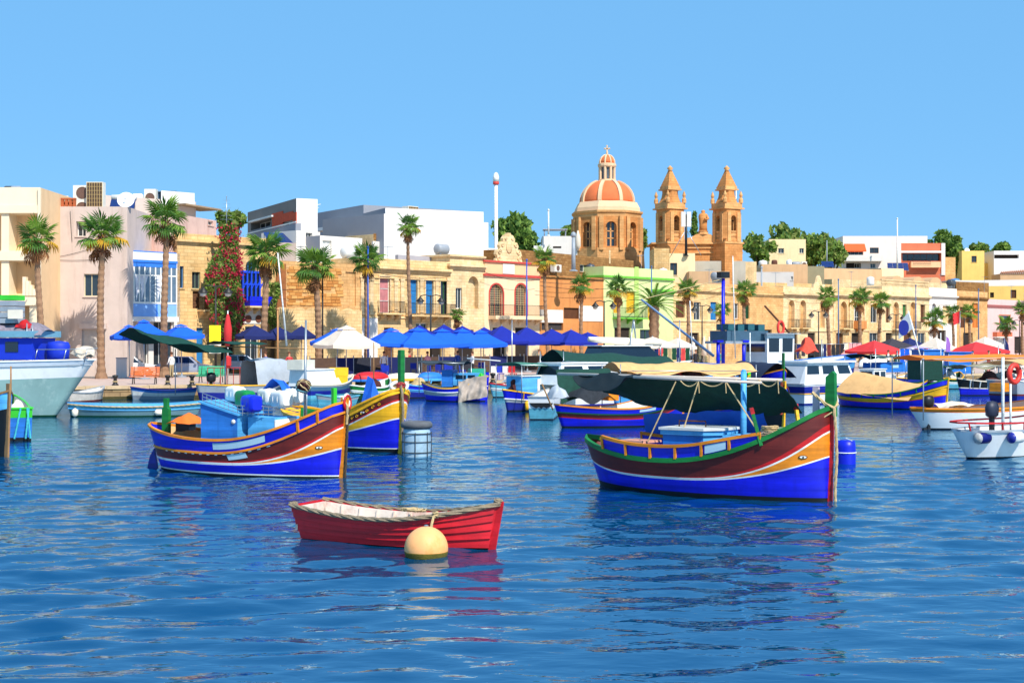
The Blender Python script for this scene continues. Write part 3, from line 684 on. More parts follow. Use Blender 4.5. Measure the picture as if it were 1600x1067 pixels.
# ---------------------------------------------------------------- yellow-bowed luzzu behind it
def yellow_luzzu():
 b = Boat('luzzu', 'yellow-bowed luzzu with tall green stem post, tucked behind the left luzzu', (625, 708), (458, 690), 2.2, (1.2, .92, 1.92), rake=(.10, .3), cat='fishing boat', gb=.54, eb=2.5)
 b.hull([(BLACK, (.12, .10, .12)), (WHITE, (.15, .13, .15)), (BLUE, (.45, .40, 1.02)), (WHITE, (.48, .43, 1.06)), (YELL, (.48, .43, 1.52)), (WHITE, (.51, .46, 1.57)), (REDP, (.55, .50, 1.62)), (MAROON, (.75, .64, 1.78)), (YELL, None)])
 luzzu_common(b, YELL, (.78, .68, 1.82), YELL, 2.0, YELL, GREEN)
 mb = MB(); xg = b.xp(1, 1.92); mb.box((xg - .11, -.075, 1.8), (xg + .04, .075, 3.05)); mb.obj('stem_head', GREEN, b.root)
 R = b.root; b.eye(.86, 1.2, -1, .08, .03); b.eye(.86, 1.2, 1, .08, .03)
 # gilded scrollwork on the bow board
 rnd = random.Random(2); mb = MB()
 for i in range(11):
  t = .66 + .028 * i; z = b.z3((.65, .57, 1.70), t); p = b.pt(t, z, -1) + Vector((0, -.018, 0)); q = b.pt(t + .02, b.z3((.65, .57, 1.70), t + .02), -1); u = (q - p).normalized()
  mb.tube([p + u * .055 * math.cos(a) * (1 - a / 9) + Vector((0, 0, .055 * math.sin(a) * (1 - a / 9) * (1 if i % 2 else -1))) for a in [k * .5 for k in range(14)]], .009, 4)
 mb.obj('scrollwork', YELL, b.h)
 mb = MB(); x, z = b.pix(622, 606, 0); mb.tube([(x + .05 + .05 * math.cos(a), .26 * math.cos(a), 1.98 + .12 * math.sin(a)) for a in [i*PI/8 for i in range(16)]], .06, 8, closed=True); mb.obj('rope_fender', WHITE, R)
 xb = b.L/2 + .1; mb = MB(); twisted(mb, [(xb, -.06, 2.1), (xb + .08, -.05, 1.8), (xb + .1, -.02, 1.2), (xb + .06, -.03, .6), (xb + .1, 0, -.2)], .04); mb.obj('mooring_rope', ROPEG, R)
 mb = MB(); twisted(mb, rope_coil((xb - .05, 0, 1.95), .1, .06, 4, 40, .02), .035); mb.obj('rope_coil', mat('rope_red', (170, 60, 60), .9, .2, 10, .4), R)
 # blue peaked cover and thwart locker
 x, z = b.pix(580, 582, .3)
 mb = MB(); mb.add([(x - .3, .0, .95), (x + .3, .0, .95), (x + .3, .7, .95), (x - .3, .7, .95), (x - .05, .2, z - .1), (x + .12, .3, z - .2)], [(0, 1, 5, 4), (1, 2, 5), (2, 3, 4, 5), (3, 0, 4), (0, 3, 2, 1)]); mb.obj('blue_cover', BTARP, R)
 mb = MB(); mb.cbox((-.2, -.1, 1.0), (.9, .9, .3)); mb.obj('engine_box', YELL, R)
 x, z = b.pix(522, 606, -.3); mb = MB(); mb.box((x - .07, -.36, .8), (x + .07, -.24, z)); mb.obj('samson_post', LGREEN, R)
 return b
luzzu_y = yellow_luzzu()

def barrel():
 p = W(651, 713, 41.0)
 t = thing('mooring_barrel', 'pale blue barrel buoy with a tyre on top, beside the yellow bow', 'buoy', (p.x, p.y, 0))
 mb = MB(); mb.smooth = True; mb.lathe([(.38, -.4), (.40, 0), (.41, .30), (.40, .60), (.385, .78), (.36, .80), (.001, .80)], 24); mb.obj('drum', mat('barrel_blue', (150, 178, 196), .6, .1, 3, .05, dirt=(100, 110, 100), dirt_amt=.6), t)
 mb = MB()
 for z in (.12, .42, .66): mb.tube([(.425 * math.cos(a), .425 * math.sin(a), z) for a in [i*PI/12 for i in range(24)]], .014, 5, closed=True)
 for i in range(7): a = i * 2*PI/7 + .2; mb.tube([(.43 * math.cos(a), .43 * math.sin(a), -.1), (.43 * math.cos(a), .43 * math.sin(a), .7)], .012, 5)
 mb.obj('rope_net', mat('rope_dark', (60, 66, 70), .9, .2, 8), t)
 mb = MB(); mb.tube([(.36 * math.cos(a), .36 * math.sin(a), .90) for a in [i*PI/14 for i in range(28)]], .105, 10, closed=True); mb.obj('tyre', mat('tyre_grey', (92, 94, 98), .85, .2, 4, .2), t)
barrel()

# ---------------------------------------------------------------- right luzzu
def right_luzzu():
 b = Boat('luzzu', 'blue and maroon luzzu with green stem post and orange-framed bulwark, right of centre', (1297, 783), (938, 758), 2.3, (1.12, .76, 1.95), rake=(.04, .36), cat='fishing boat', tm=.36, p=2.3, gb=.54, eb=2.5)
 b.hull([(BLACK, (.14, .10, .07)), (BLUE, (.60, .36, .92, 3.0)), (WHITE, (.63, .39, .95, 3.0)), (ORNG, (.63, .39, 1.44, 3.6)), (WHITE, (.65, .41, 1.48, 3.5)), (REDP, (.67, .43, 1.62, 3.4)), (MAROON, None)])
 R = b.root
 b.rail('gunwale', GREEN, b.zs, out=.045, inn=.09, h=.10)
 b.stem(REDP, 2.05, .1, .14)
 mb = MB(); xb = b.xp(1, 1.95); x0, zt = b.pix(1294, 580, 0)
 mb.prism([(xb - .13, 1.9), (xb + .09, 1.75), (xb + .08, zt - .05), (xb + .03, zt), (xb - .11, zt - .12)], -.07, .07, 'y'); mb.obj('stem_head', GREEN, R, fix=True)
 b.inside(mat('inner_blue', (60, 140, 200), .5, .1, 3), .30, mat('deck_grey', (160, 150, 130), .8, .15, 3, .1))
 # bulwark of framed blue panels above the gunwale
 t0, t1 = b.tx(b.pix(945, 690, -1.0)[0]), .80
 top = lambda t: b.sh(t) + .30 - .16 * max(0, (t - .60) / .2) ** 2
 for side in (-1, 1):
  n = 6; cut = [t0 + (t1 - t0) * i / n for i in range(n + 1)]
  for i in range(n):
   b.patch('bulwark_panel', BLUE, cut[i], cut[i+1], lambda t: b.sh(t) + .03, top, side, .0, 5, R)
  for i in range(n + 1):
   t = cut[i]; p0, p1 = b.pt(t, b.sh(t) + .03, side), b.pt(t, top(t), side); o = Vector((0, side * .022, 0))
   mb = MB(); mb.obox(p0 + o, p1 + o, .055, .05, (1, 0, 0)); mb.obj('bulwark_post', ORNG, R)
  mb = MB(); pr = None
  for i in range(25):
   t = t0 + (t1 - t0) * i / 24; p = b.pt(t, top(t), side)
   c = [p + Vector((0, side*.05, -.03)), p + Vector((0, side*.05, .035)), p + Vector((0, -side*.05, .035)), p + Vector((0, -side*.05, -.03))]
   if pr: mb.add(pr + c, [(j, (j+1) % 4, 4 + (j+1) % 4, 4 + j) for j in range(4)])
   else: mb.add(c, [(0, 1, 2, 3)])
   pr = c
  mb.add(pr, [(0, 1, 2, 3)]); mb.obj('bulwark_rail', ORNG, R, fix=True)
 b.patch('registration_plate', PALE, cut[4] + .015, cut[5] - .012, lambda t: b.sh(t) + .075, lambda t: top(t) - .05, -1, .03, 6, R)
 # raking green and red posts at the fore end of the bulwark
 for side in (-1, 1):
  p = b.pt(.80, b.sh(.8), side); q = p + Vector((-.12, side * .1, .55)); mb = MB(); mb.obox(p - Vector((-.02, 0, .1)), q, .07, .07, k=0); mb.obox(q, q + (q - p) * .22, .08, .08, k=1); mb.obj('thole_post', [GREEN if side < 0 else YELL, REDP], R)
 b.eye(.93, .93, -1, .085, .03); b.eye(.93, .93, 1, .085, .03)
 # cabin: the mid blue of its starboard side is painted shade
 ys, yp = -.66, .66
 xf, zf = b.pix(1098, 672, ys); xa, za = b.pix(1036, 672, ys); zr = (zf + za) / 2
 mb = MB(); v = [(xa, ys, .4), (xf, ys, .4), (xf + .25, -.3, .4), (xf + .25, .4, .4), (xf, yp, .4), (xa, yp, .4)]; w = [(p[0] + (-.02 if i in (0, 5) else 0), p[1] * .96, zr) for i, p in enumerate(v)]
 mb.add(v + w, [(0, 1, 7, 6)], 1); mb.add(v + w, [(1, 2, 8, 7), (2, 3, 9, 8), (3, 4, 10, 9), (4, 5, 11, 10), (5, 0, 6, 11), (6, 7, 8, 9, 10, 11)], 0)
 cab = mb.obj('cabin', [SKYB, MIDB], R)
 mb = MB(); mb.prism([(xa - .08, ys - .06), (xf + .05, ys - .06), (xf + .33, -.34), (xf + .33, .44), (xf + .05, yp + .06), (xa - .08, yp + .06)], zr, zr + .055, 'z'); mb.obj('cabin_roof', mat('roof_offwhite', (206, 208, 204), .6, .1, 2, .1, dirt=(150, 150, 140), dirt_amt=.4), cab)
 mb = MB(); mb.prism([(xa - .05, ys - .03), (xf + .03, ys - .03), (xf + .29, -.32), (xf + .29, .42), (xf + .03, yp + .03), (xa - .05, yp + .03)], zr - .10, zr - .004, 'z'); mb.obj('roof_moulding', SKYB, cab)
 mb = MB(); mb.tube([(xa + .2, -.3, zr + .05), (xa + .2, -.3, zr + .18), (xa + .8, -.2, zr + .18), (xa + .8, -.2, zr + .05)], .018, 6); mb.obj('roof_handrail', BROWN, cab)
 # fore trunk
 mb = MB(); mb.prism([(xf + .42, -.45), (xf + 1.15, -.25), (xf + 1.15, .4), (xf + .42, .55)], .4, zr - .14, 'z'); tr = mb.obj('fore_trunk', SKYB, R)
 mb = MB(); mb.prism([(xf + .38, -.49), (xf + 1.19, -.28), (xf + 1.19, .44), (xf + .38, .59)], zr - .14, zr - .09, 'z'); mb.obj('trunk_lid', SKYB, tr)
 # sky-blue post and the awning frame
 x, z = b.pix(1162, 580, -.35); xb_, zbb = b.pix(1164, 690, -.35)
 mb = MB(); mb.tube([(x, -.35, .5), (x, -.35, z)], .062, 12); mb.tube([(x, -.35, z - .02), (x, -.35, z + .04)], .045, 10); mb.obj('awning_post', SKYB, R)
 xl, zl = b.pix(872, 584, .0); xr, zrr = b.pix(1222, 594, -.1)
 mb = MB(); mb.tube([(xl, .0, zl), (xr, -.1, zrr)], .035, 8); mb.tube([(b.pix(990, 589, -.5)[0], -.5, b.pix(990, 589, -.5)[1]), (b.pix(1190, 598, -.5)[0], -.5, b.pix(1190, 598, -.5)[1])], .03, 8); mb.obj('awning_pole', mat('pole_pale_wood', (206, 190, 176), .6, .1, 5), R)
 def aw(u, v):   # tarpaulin hung from the ridge pole towards the far side
  x = xl + (xr - xl) * (.09 + .88 * u); zt = zl + (zrr - zl) * u - .02; d = .75 if u > .36 else .42 + .33 * (u / .36)
  return (x, .02 + 1.15 * v, zt - d * v ** 1.4 - .06 * math.sin(u * PI * 3) ** 2 * v - .05 * math.sin(v * PI))
 mb = MB(); mb.smooth = True; mb.sheet(crumple(crumple(aw, .10, 1.3, 2), .05, 4), 40, 14, .014); mb.obj('awning', NETD, R)
 def aw2(u, v):  # its after end, gathered down over the near side
  x = xl + (xr - xl) * (.10 + .30 * u); zt = zl + (zrr - zl) * .4 * u + .02
  return (x, -.02 - .38 * v, zt - (.34 * math.sin(min(1, u * 1.15) * PI) ** .7 + .06) * v - .02 * math.sin(9 * u))
 mb = MB(); mb.smooth = True; mb.sheet(crumple(crumple(aw2, .08, 1.5, 3), .04, 4), 28, 10, .014); mb.obj('awning_flap', mat('tarp_dark_teal', (7, 26, 34), .75, .15, 3, .2), R)
 xq, zq = b.pix(1000, 655, .9); xe, ze = b.pix(1190, 640, .9)
 mb = MB(); mb.smooth = True; mb.sheet(crumple(lambda u, v: (xq + (xe - xq) * u, 1.0 + .15 * v, 1.62 - .5 * v + .15 * u), .06, 3), 18, 6, .012); mb.obj('blue_tarp', BTARP, R)
 for a, c in (((1092, 594), (1062, 690)), ((1134, 596), (1180, 668)), ((1056, 596), (1012, 690))):
  p, q = b.pix(*a, -.3), b.pix(*c, -.55); mb = MB(); mb.tube([(p[0], -.3, p[1]), (q[0], -.55, q[1])], .016, 5); mb.obj('guy_rope', ROPE, R)
 for i, (a, c) in enumerate(((1062, 1092), (1092, 1134), (1150, 1186), (1186, 1216))):
  p, q = b.pix(a, 593, -.15), b.pix(c, 594, -.15); mb = MB(); mb.tube(sag((p[0], -.15, p[1]), (q[0], -.15, q[1]), .14), .014, 5); mb.tube(sag((q[0], -.17, q[1]), (q[0] + .02, -.17, q[1] - .28), 0), .012, 5); mb.obj('lashing', ROPE, R)
 # pink board and grey pallet on the after deck, gear at the bow
 x, z = b.pix(1003, 682, .3); mb = MB(); mb.prism([(x - .45, -.1), (x + .3, -.2), (x + .4, .5), (x - .3, .6)], 1.02, 1.07, 'z'); mb.obj('hatch_board', mat('board_pink', (224, 160, 140), .7, .15, 3, .1), R)
 x, z = b.pix(1225, 665, .1); rnd = random.Random(4); mb = MB()
 for i in range(9): mb.tube(rope_coil((x + rnd.uniform(-.3, .4), rnd.uniform(-.3, .35), 1.22 + rnd.uniform(0, .2)), rnd.uniform(.08, .2), .05, 3, 34, .03, i), .022, 5, i % 3)
 mb.obj('rope_heap', [ROPEG, ROPE, mat('rope_green', (110, 140, 120), .9, .2, 10, .4)], R)
 mb = MB(); mb.prism([(x - .65, 1.0), (x + .25, 1.0), (x + .3, 1.28), (x - .05, 1.2), (x - .3, 1.42), (x - .5, 1.36)], -.05, .25, 'y'); mb.obj('anchor_chock', mat('wood_pale', (206, 176, 156), .8, .15, 4, .2), R, fix=True)
 x2, z2 = b.pix(1270, 650, .0); mb = MB(); mb.box((x2 - .05, .1, 1.5), (x2 + .08, .17, 2.35)); mb.obj('tiller_board', mat('board_lilac', (200, 180, 186), .7, .1, 3), R)
 # bow rope: strop round the stem and a line down to the water
 mb = MB(); twisted(mb, [(xb - .35, -.2, 2.25), (xb - .1, -.13, 2.02), (xb + .07, -.07, 1.93), (xb + .1, .04, 2.0), (xb + .02, .15, 2.15)], .035)
 twisted(mb, [(xb + .07, -.06, 1.95), (xb + .11, -.06, 1.5), (xb + .12, -.03, .9), (xb + .09, -.05, .3), (xb + .10, -.05, -.4)], .032)
 mb.tube(sag((xb + .05, -.1, 1.85), b.pt(.84, b.sh(.84) + .06, -1), .10), .014, 5); mb.obj('mooring_rope', ROPE, R)
 return b
luzzu_r = right_luzzu()
p = W(1322, 706, 38.5)
t = thing('float_bag', 'blue plastic float drum in the water beyond the green stem post', 'float', (p.x, p.y, 0))
mb = MB(); mb.smooth = True; mb.lathe([(.22, -.2), (.26, 0), (.26, .45), (.24, .62), (.001, .64)], 14); mb.obj('drum', mat('plastic_blue2', (14, 34, 200), .4, .1, 2), t)
mb = MB(); mb.tube([(.27 * math.cos(a), .27 * math.sin(a), .3) for a in [i*PI/8 for i in range(16)]], .015, 5, closed=True); mb.tube([(.1, -.24, .63), (0, 0, .68), (-.1, .2, .63)], .014, 5); mb.obj('strap', WHITE, t)
# ---------------------------------------------------------------- the other boats
def fit(b, bands, gun, deck=WOOD, inner=WHITE, strake=None, stem=None, drop=.35, gh=.06):
 b.hull(bands, 34); b.rail('gunwale', gun, b.zs, h=gh, n=30)
 if strake: b.rail('rubbing_strake', strake[0], strake[1], out=.03, inn=.01, h=.05, n=30)
 b.inside(inner, drop, deck)
 if stem: b.stem(*stem)
 return b
def cabin(b, x0, x1, hw, z0, z1, m, roof=None, tap=.9, wins=0, fr=0.0, ar=0.0, name='cabin', over=.06, yc=0.0):
 """deckhouse: fr / ar rake of the front and back, side windows as parts"""
 mb = MB(); lo = [(x0, yc - hw), (x1, yc - hw), (x1, yc + hw), (x0, yc + hw)]; hi = [(x0 + ar, yc - hw * tap), (x1 - fr, yc - hw * tap), (x1 - fr, yc + hw * tap), (x0 + ar, yc + hw * tap)]
 mb.add([(*p, z0) for p in lo] + [(*p, z1) for p in hi], [(4, 5, 6, 7), (0, 1, 5, 4), (1, 2, 6, 5), (2, 3, 7, 6), (3, 0, 4, 7)]); c = mb.obj(name, m, b.root)
 mb = MB(); mb.box((x0 + ar - over, yc - hw * tap - over, z1), (x1 - fr + over, yc + hw * tap + over, z1 + .06)); mb.obj('cabin_roof', roof or m, c)
 for side in (-1, 1):
  for i in range(wins):
   ua, ub = (i + .12) / wins, (i + .88) / wins; P = lambda u, v: Vector((x0 + ar * v + (x1 - fr * v - x0 - ar * v) * u, yc + side * (hw + (hw * tap - hw) * v + .012), z0 + (z1 - z0) * v))
   mb = MB(); q = [P(ua, .48), P(ub, .48), P(ub, .88), P(ua, .88)]; r = [v - Vector((0, side * .03, 0)) for v in q]; mb.add(q + r, [(0, 1, 2, 3), (4, 7, 6, 5), (0, 4, 5, 1), (1, 5, 6, 2), (2, 6, 7, 3), (3, 7, 4, 0)]); mb.obj('window', GLASS, c, fix=True)
 if wins:
  for xe, f, s in ((x1, -fr, 1), (x0, ar, -1)):
   P = lambda u, v: Vector((xe + f * v + s * .012, yc + hw * (tap if v > .5 else 1) * u, z0 + (z1 - z0) * v)); q = [P(-.8, .48), P(.8, .48), P(.8, .9), P(-.8, .9)]; r = [v - Vector((s * .03, 0, 0)) for v in q]
   mb = MB(); mb.add(q + r, [(0, 1, 2, 3), (4, 7, 6, 5), (0, 4, 5, 1), (1, 5, 6, 2), (2, 6, 7, 3), (3, 7, 4, 0)]); mb.obj('windscreen', GLASS, c, fix=True)
 return c
def bx(b, name, px0, px1, py0, py1, y0, y1, m, parent=None):
 xa, za = b.pix(px0, py1, min(y0, y1)); xb, zb = b.pix(px1, py0, min(y0, y1)); mb = MB(); mb.box((min(xa, xb), min(y0, y1), za), (max(xa, xb), max(y0, y1), zb)); return mb.obj(name, m, parent or b.root)
def post(b, px, py0, y=0, r=.03, m=STEEL, z0=None, name='post', px2=None):
 x, z = b.pix(px, py0, y); x2 = x if px2 is None else b.pix(px2, py0, y)[0]; mb = MB(); mb.tube([(x2, y, .4 if z0 is None else z0), (x, y, z)], r, 8); return mb.obj(name, m, b.root)
def awning(b, l, r_, hw, m, sg=.12, posts=True, seed=0, name='awning', drop=.12, n=16, pm=STEEL, yc=0.0):
 """canopy between two photograph points, with its posts and ridge bars"""
 (xa, za), (xb, zb) = b.pix(*l, yc), b.pix(*r_, yc)
 def fn(u, v): return (xa + (xb - xa) * u, yc - hw + 2 * hw * v, za + (zb - za) * u - drop * abs(2 * v - 1) ** 1.6 - sg * (math.sin(u * PI * 2) ** 2) * (.4 + .6 * abs(2 * v - 1)))
 mb = MB(); mb.smooth = True; mb.sheet(crumple(fn, .05, 1.7, seed), n, 8, .014); mb.obj(name, m, b.root)
 if posts:
  for x, z in ((xa, za), (xb, zb)):
   for s in (-1, 1): mb = MB(); mb.tube([(x, yc + s * hw * .92, .4), (x, yc + s * hw * .92, z - .1)], .022, 6); mb.obj('awning_post', pm, b.root)
  mb = MB(); mb.tube([(xa - .1, yc - hw * .95, za - drop), (xb + .1, yc - hw * .95, zb - drop)], .02, 6); mb.obj('awning_bar', pm, b.root)
def outboard(b, px, py, y=0.0, s=1.0, cover=DARK):
 x, z = b.pix(px, py, y); mb = MB(); mb.smooth = True; mb.lathe([(.12 * s, 0), (.2 * s, .06 * s), (.22 * s, .3 * s), (.16 * s, .46 * s), (.001, .5 * s)], 12, (x, y, z), sq=(1.2, .8)); o = mb.obj('outboard_motor', cover, b.root)
 mb = MB(); mb.box((x - .07 * s, y - .06 * s, z - 1.0 * s), (x + .05 * s, y + .06 * s, z)); mb.box((x - .25 * s, y - .02, z - .95 * s), (x + .1 * s, y + .02, z - .85 * s)); mb.obj('motor_leg', DARK, o); return o
def heap(b, px, py, y, w, h, m, seed=1, name='gear_heap'):
 x, z = b.pix(px, py, y); mb = MB(); mb.smooth = True
 mb.grid(crumple(lambda u, v: (x + w * (u - .5), y + w * .7 * (v - .5), z + h * (math.sin(u * PI) * math.sin(v * PI)) ** .6), w * .22, 2.2 / w, seed), 12, 10); return mb.obj(name, m, b.root)
def bands(*a): return list(a)

# luzzu behind the right luzzu
b = Boat('luzzu', 'blue luzzu with green strake and dark hood, left of the right luzzu', (1066, 662), (878, 668), 2.4, (.9, .72, 1.7), rake=(.1, .35), cat='fishing boat')
fit(b, bands((BLACK, (.06, .06, .06)), (BLUE, (.40, .30, .85)), (REDP, (.44, .34, .93)), (MAROON, (.56, .46, 1.1)), (DGREEN, (.62, .52, 1.2)), (BLUE, None)), ORNG, strake=(DGREEN, (.60, .50, 1.18)), stem=(ORNG, 1.8))
b.patch('registration_plate', PALE, .50, .64, lambda t: b.z3((.66, .57, 1.25), t), lambda t: b.sh(t) - .07, -1, .012)
heap(b, 925, 622, .2, 1.7, .75, mat('net_dark', (40, 44, 50), .95, .3, 8, .5), 2, 'net_heap'); bx(b, 'amber_locker', 951, 967, 602, 626, -.2, .6, ORNG); bx(b, 'blue_locker', 968, 992, 600, 618, -.1, .6, MIDB); heap(b, 872, 622, -.1, .8, .5, GTARP, 4, 'tarp_roll')
mb = MB(); mb.smooth = True; x0, z0 = b.pix(876, 590, .6); x1, _ = b.pix(960, 590, .6); mb.sheet(crumple(lambda u, v: (x0 + (x1 - x0) * u, 1.0 - .4 * v, 2.2 - 1.3 * v * (1 - .5 * u)), .08, 2), 14, 8, .02); mb.obj('hood', NETD, b.root); post(b, 847, 600, -.3, .03, WOOD, .7, 'boat_hook', 864)
# dark bow beyond the right luzzu
b = Boat('luzzu', 'dark-hulled luzzu with maroon rail just behind the right luzzu', (1224, 690), (1105, 672), 2.0, (1.1, .9, 1.85), cat='fishing boat')
fit(b, bands((BLACK, (.5, .5, 1.0)), (NETD, (.8, .7, 1.55)), (BLUE, None)), MAROON, stem=(YELL, 2.0)); mb = MB(); xb = b.L / 2 + .12; twisted(mb, [(xb, -.1, 1.95), (xb - .1, -.2, 1.5), (xb + .05, -.15, .9)], .05); mb.obj('mooring_rope', mat('rope_rust', (150, 60, 40), .9, .2, 8, .4), b.root)
# cabin boat in the gap
b = Boat('cabin_boat', 'blue and white boat with square sky-blue cabin left of the hooded luzzu', (905, 637), (792, 643), 2.2, (1.05, .78, 1.35), rake=(.1, .3), cat='fishing boat')
fit(b, bands((BLACK, (.06, .06, .06)), (BLUE2, (.45, .36, .6)), (GREYP, (.62, .50, .85)), (BLUE, None)), YELL, strake=(WHITE, (.62, .50, .85)))
x0, _ = b.pix(815, 600, -.5); x1, _ = b.pix(880, 600, -.5); c = cabin(b, x0, x1, .5, .5, b.pix(840, 588, -.7)[1], SKYB, WHITE, .96); bx(b, 'white_cabin_side', 840, 879, 591, 613, -.525, -.505, WHITE, c); heap(b, 803, 612, 0, .5, .55, mat('cloth_maroon', (70, 30, 30), .9, .2, 4, .3), 3, 'gear_heap')
for i in range(6): t = .12 + .1 * i; mb = MB(); mb.obox(b.pt(t, b.z3((.64, .52, .86), t), -1) + Vector((0, -.02, 0)), b.pt(t, b.sh(t), -1) + Vector((0, -.02, 0)), .05, .04, (1, 0, 0)); mb.obj('bulwark_rib', YELL, b.root)
mb = MB(); mb.smooth = True; p = b.pt(.14, .5, -1); mb.lathe([(.001, -.3), (.09, -.25), (.1, .1), (.001, .16)], 10, (p.x, p.y - .1, .35)); mb.obj('fender', YELL, b.root); awning(b, (795, 566), (905, 567), .9, mat('net_aqua', (90, 150, 130), .9, .2, 4, .3, trans=.3), .05, True, 3)
b = Boat('motor_boat', 'small white motor boat seen from its square stern, black wing mark below the rim', (862, 642), (846, 656), 1.22, (.98, .9, 1.1), tr=.92, wl=.85, cat='motor boat')
fit(b, bands((BLACK, (.05, .05, .05)), (TEAL, (.5, .45, .5)), (GELC, None)), GREYP, deck=GELC); x = b.xp(0, .6) - .02
mb = MB(); mb.prism([(-.5, .72), (.5, .72), (.42, .6), (.22, .5), (.1, .56), (0, .48), (-.1, .56), (-.22, .5), (-.42, .6)], x - .015, x + .005, 'x'); mb.obj('wing_mark', BLACK, b.h)
# sheeted boat
b = Boat('fishing_boat', 'blue and white boat whose bow is draped in a pale tarpaulin', (760, 627), (666, 626), 2.1, (1.05, .72, 1.4), cat='fishing boat', rake=(.1, .3)); R = b.root
fit(b, bands((BLACK, (.05, .05, .05)), (BLUE, (.36, .30, .5)), (GREYP, (.60, .50, .85)), (BLUE, None)), YELL, strake=(WHITE, (.60, .50, .85)), stem=(BLUE, 1.6))
bx(b, 'cabin', 690, 707, 578, 604, -.5, .5, MIDB); c = bx(b, 'forward_cabin', 708, 745, 583, 602, -.45, .45, SKYB); bx(b, 'side_window', 712, 728, 586, 592, -.47, -.455, GLASS, c); bx(b, 'side_window', 731, 742, 586, 594, -.47, -.455, GLASS, c)
t0 = .62; mb = MB(); mb.smooth = True; mb.sheet(crumple(crumple(lambda u, v: (b.L * (.12 + .44 * u), -.66 - .35 * (1 - u) - .12 * v + .09 * math.sin(u * 17 + 4 * v) * (.3 + v), 1.18 + .3 * u - (1.12 + .1 * u) * v), .12, 1.6, 5), .05, 4), 30, 14, .015); mb.obj('tarpaulin', mat('tarp_putty', (176, 160, 146), .55, .12, 1.5, .3, dirt=(110, 100, 90), dirt_amt=.5), R)
post(b, 757, 565, 0, .03, GREYP); mb = MB(); x, z = b.pix(730, 560, 0); x2, z2 = b.pix(782, 564, 0); mb.tube([(x, 0, z), (x2, 0, z2)], .04, 6); mb.obj('boom', WHITE, R); heap(b, 752, 593, -.1, .45, .4, LGREEN, 6, 'fender_bundle'); awning(b, (662, 562), (730, 564), .9, mat('net_black', (44, 52, 56), .9, .2, 4, .3), .16, True, 4)
# left group
b = Boat('motor_boat', 'white cuddy boat with blue waterline strip, under the cream parasol', (546, 621), (470, 626), 1.9, (.9, .85, 1.35), tr=.8, cat='motor boat', rake=(.35, .1)); fit(b, bands((TEAL, (.3, .3, .4)), (BLUE2, (.55, .52, .8)), (mat('paint_steel_blue', (70, 110, 140), .4, .1, 2), (.8, .75, 1.2)), (CREAM, None)), CREAM); x0, _ = b.pix(480, 590, -.6); x1, _ = b.pix(527, 590, -.6); cabin(b, x0, x1, .65, .8, b.pix(500, 578, -.6)[1], GELC, GELC, .85, 0, .3); bx(b, 'windscreen', 472, 492, 562, 578, -.5, .5, mat('frame_bone', (220, 214, 196), .5, .1, 2))
b = Boat('rowing_boat', 'turquoise-grey rowing boat moored under the cuddy boat bow', (497, 634), (548, 632), 1.4, (.5, .42, .6), tr=.7, cat='rowing boat'); fit(b, bands((TEAL, (.3, .25, .35)), (GREYP, None)), TEAL, drop=.25)
b = Boat('fishing_boat', 'boat under a silver tarpaulin with ochre rim, behind the jerrycans', (486, 622), (312, 627), 2.2, (.95, .85, 1.3), cat='fishing boat', rake=(.1, .25)); R = b.root; fit(b, bands((BLACK, (.05, .05, .05)), (BLUE2, (.5, .45, .7)), (GREYP, None)), YELL)
x0, z0 = b.pix(398, 560, -.7); x1, _ = b.pix(480, 560, -.7); mb = MB(); mb.smooth = True; mb.grid(crumple(lambda u, v: (x0 + (x1 - x0) * u, (-1.0 + .25 * math.sin(v * PI)) * math.cos(PI * v), .75 + (z0 - .75) * min(1, 2.4 * math.sin(PI * v)) * (.9 + .1 * math.sin(u * 5))), .09, 1.5), 20, 16); mb.smooth = False
mb.obj('tarpaulin', GTARP, R); outboard(b, 330, 597, -.2, 1.1); post(b, 352, 543, -.5, .05, STEEL); post(b, 274, 545, -.4, .03, STEEL); post(b, 479, 556, .2, .05, BROWN); post(b, 408, 545, .3, .03)
awning(b, (203, 512), (345, 541), 1.5, NETG, .25, False, 7, n=22, drop=.35); awning(b, (338, 533), (400, 534), 1.4, NETG, .05, False, 8); mb = MB(); x, z = b.pix(335, 541, -1); x2, z2 = b.pix(480, 545, -1); mb.tube([(x, -1, z), (x2, -1, z2)], .035, 6); mb.obj('awning_bar', WOOD, R)
p0, p1 = b.pix(448, 540, 0), b.pix(434, 395, 0); mb = MB(); mb.tube([(p0[0], 0, p0[1]), (p1[0], 0, p1[1])], [.06, .03], 7); mb.obj('whip_mast', WHITE, R)
b = Boat('rowing_boat', 'white rowing boat with blue rim lying along the quay steps', (207, 624), (302, 623), 1.4, (.62, .5, .72), tr=.6, cat='rowing boat'); fit(b, bands((GREYP, (.22, .18, .24)), (WHITE, (.42, .36, .52)), (MIDB, None)), BLUE2, drop=.25, inner=TEAL)
b = Boat('rowing_boat', 'long pale turquoise rowing boat moored in front of the quay at left', (110, 651), (308, 649), 1.7, (.62, .50, .62), tr=.6, cat='rowing boat'); fit(b, bands((DGREEN, (.06, .06, .06)), (mat('paint_dull_teal', (96, 128, 136), .5, .15, 2, dirt=(60, 80, 80), dirt_amt=.4), (.36, .30, .38)), (TEAL, None)), SKYB, drop=.25, inner=SKYB, strake=(SKYB, (.36, .3, .38)))
for t, m in ((.30, CREAM), (.95, WHITE)): mb = MB(); mb.smooth = True; p = b.pt(t, .3, 1); mb.lathe([(.001, -.2), (.13, -.12), (.14, .1), (.001, .2)], 10); o = mb.obj('fender', CREAM, b.root); o.location = (p.x, p.y + .12, .2); o.rotation_euler = (0, PI/2 if t < .5 else 0, 0)
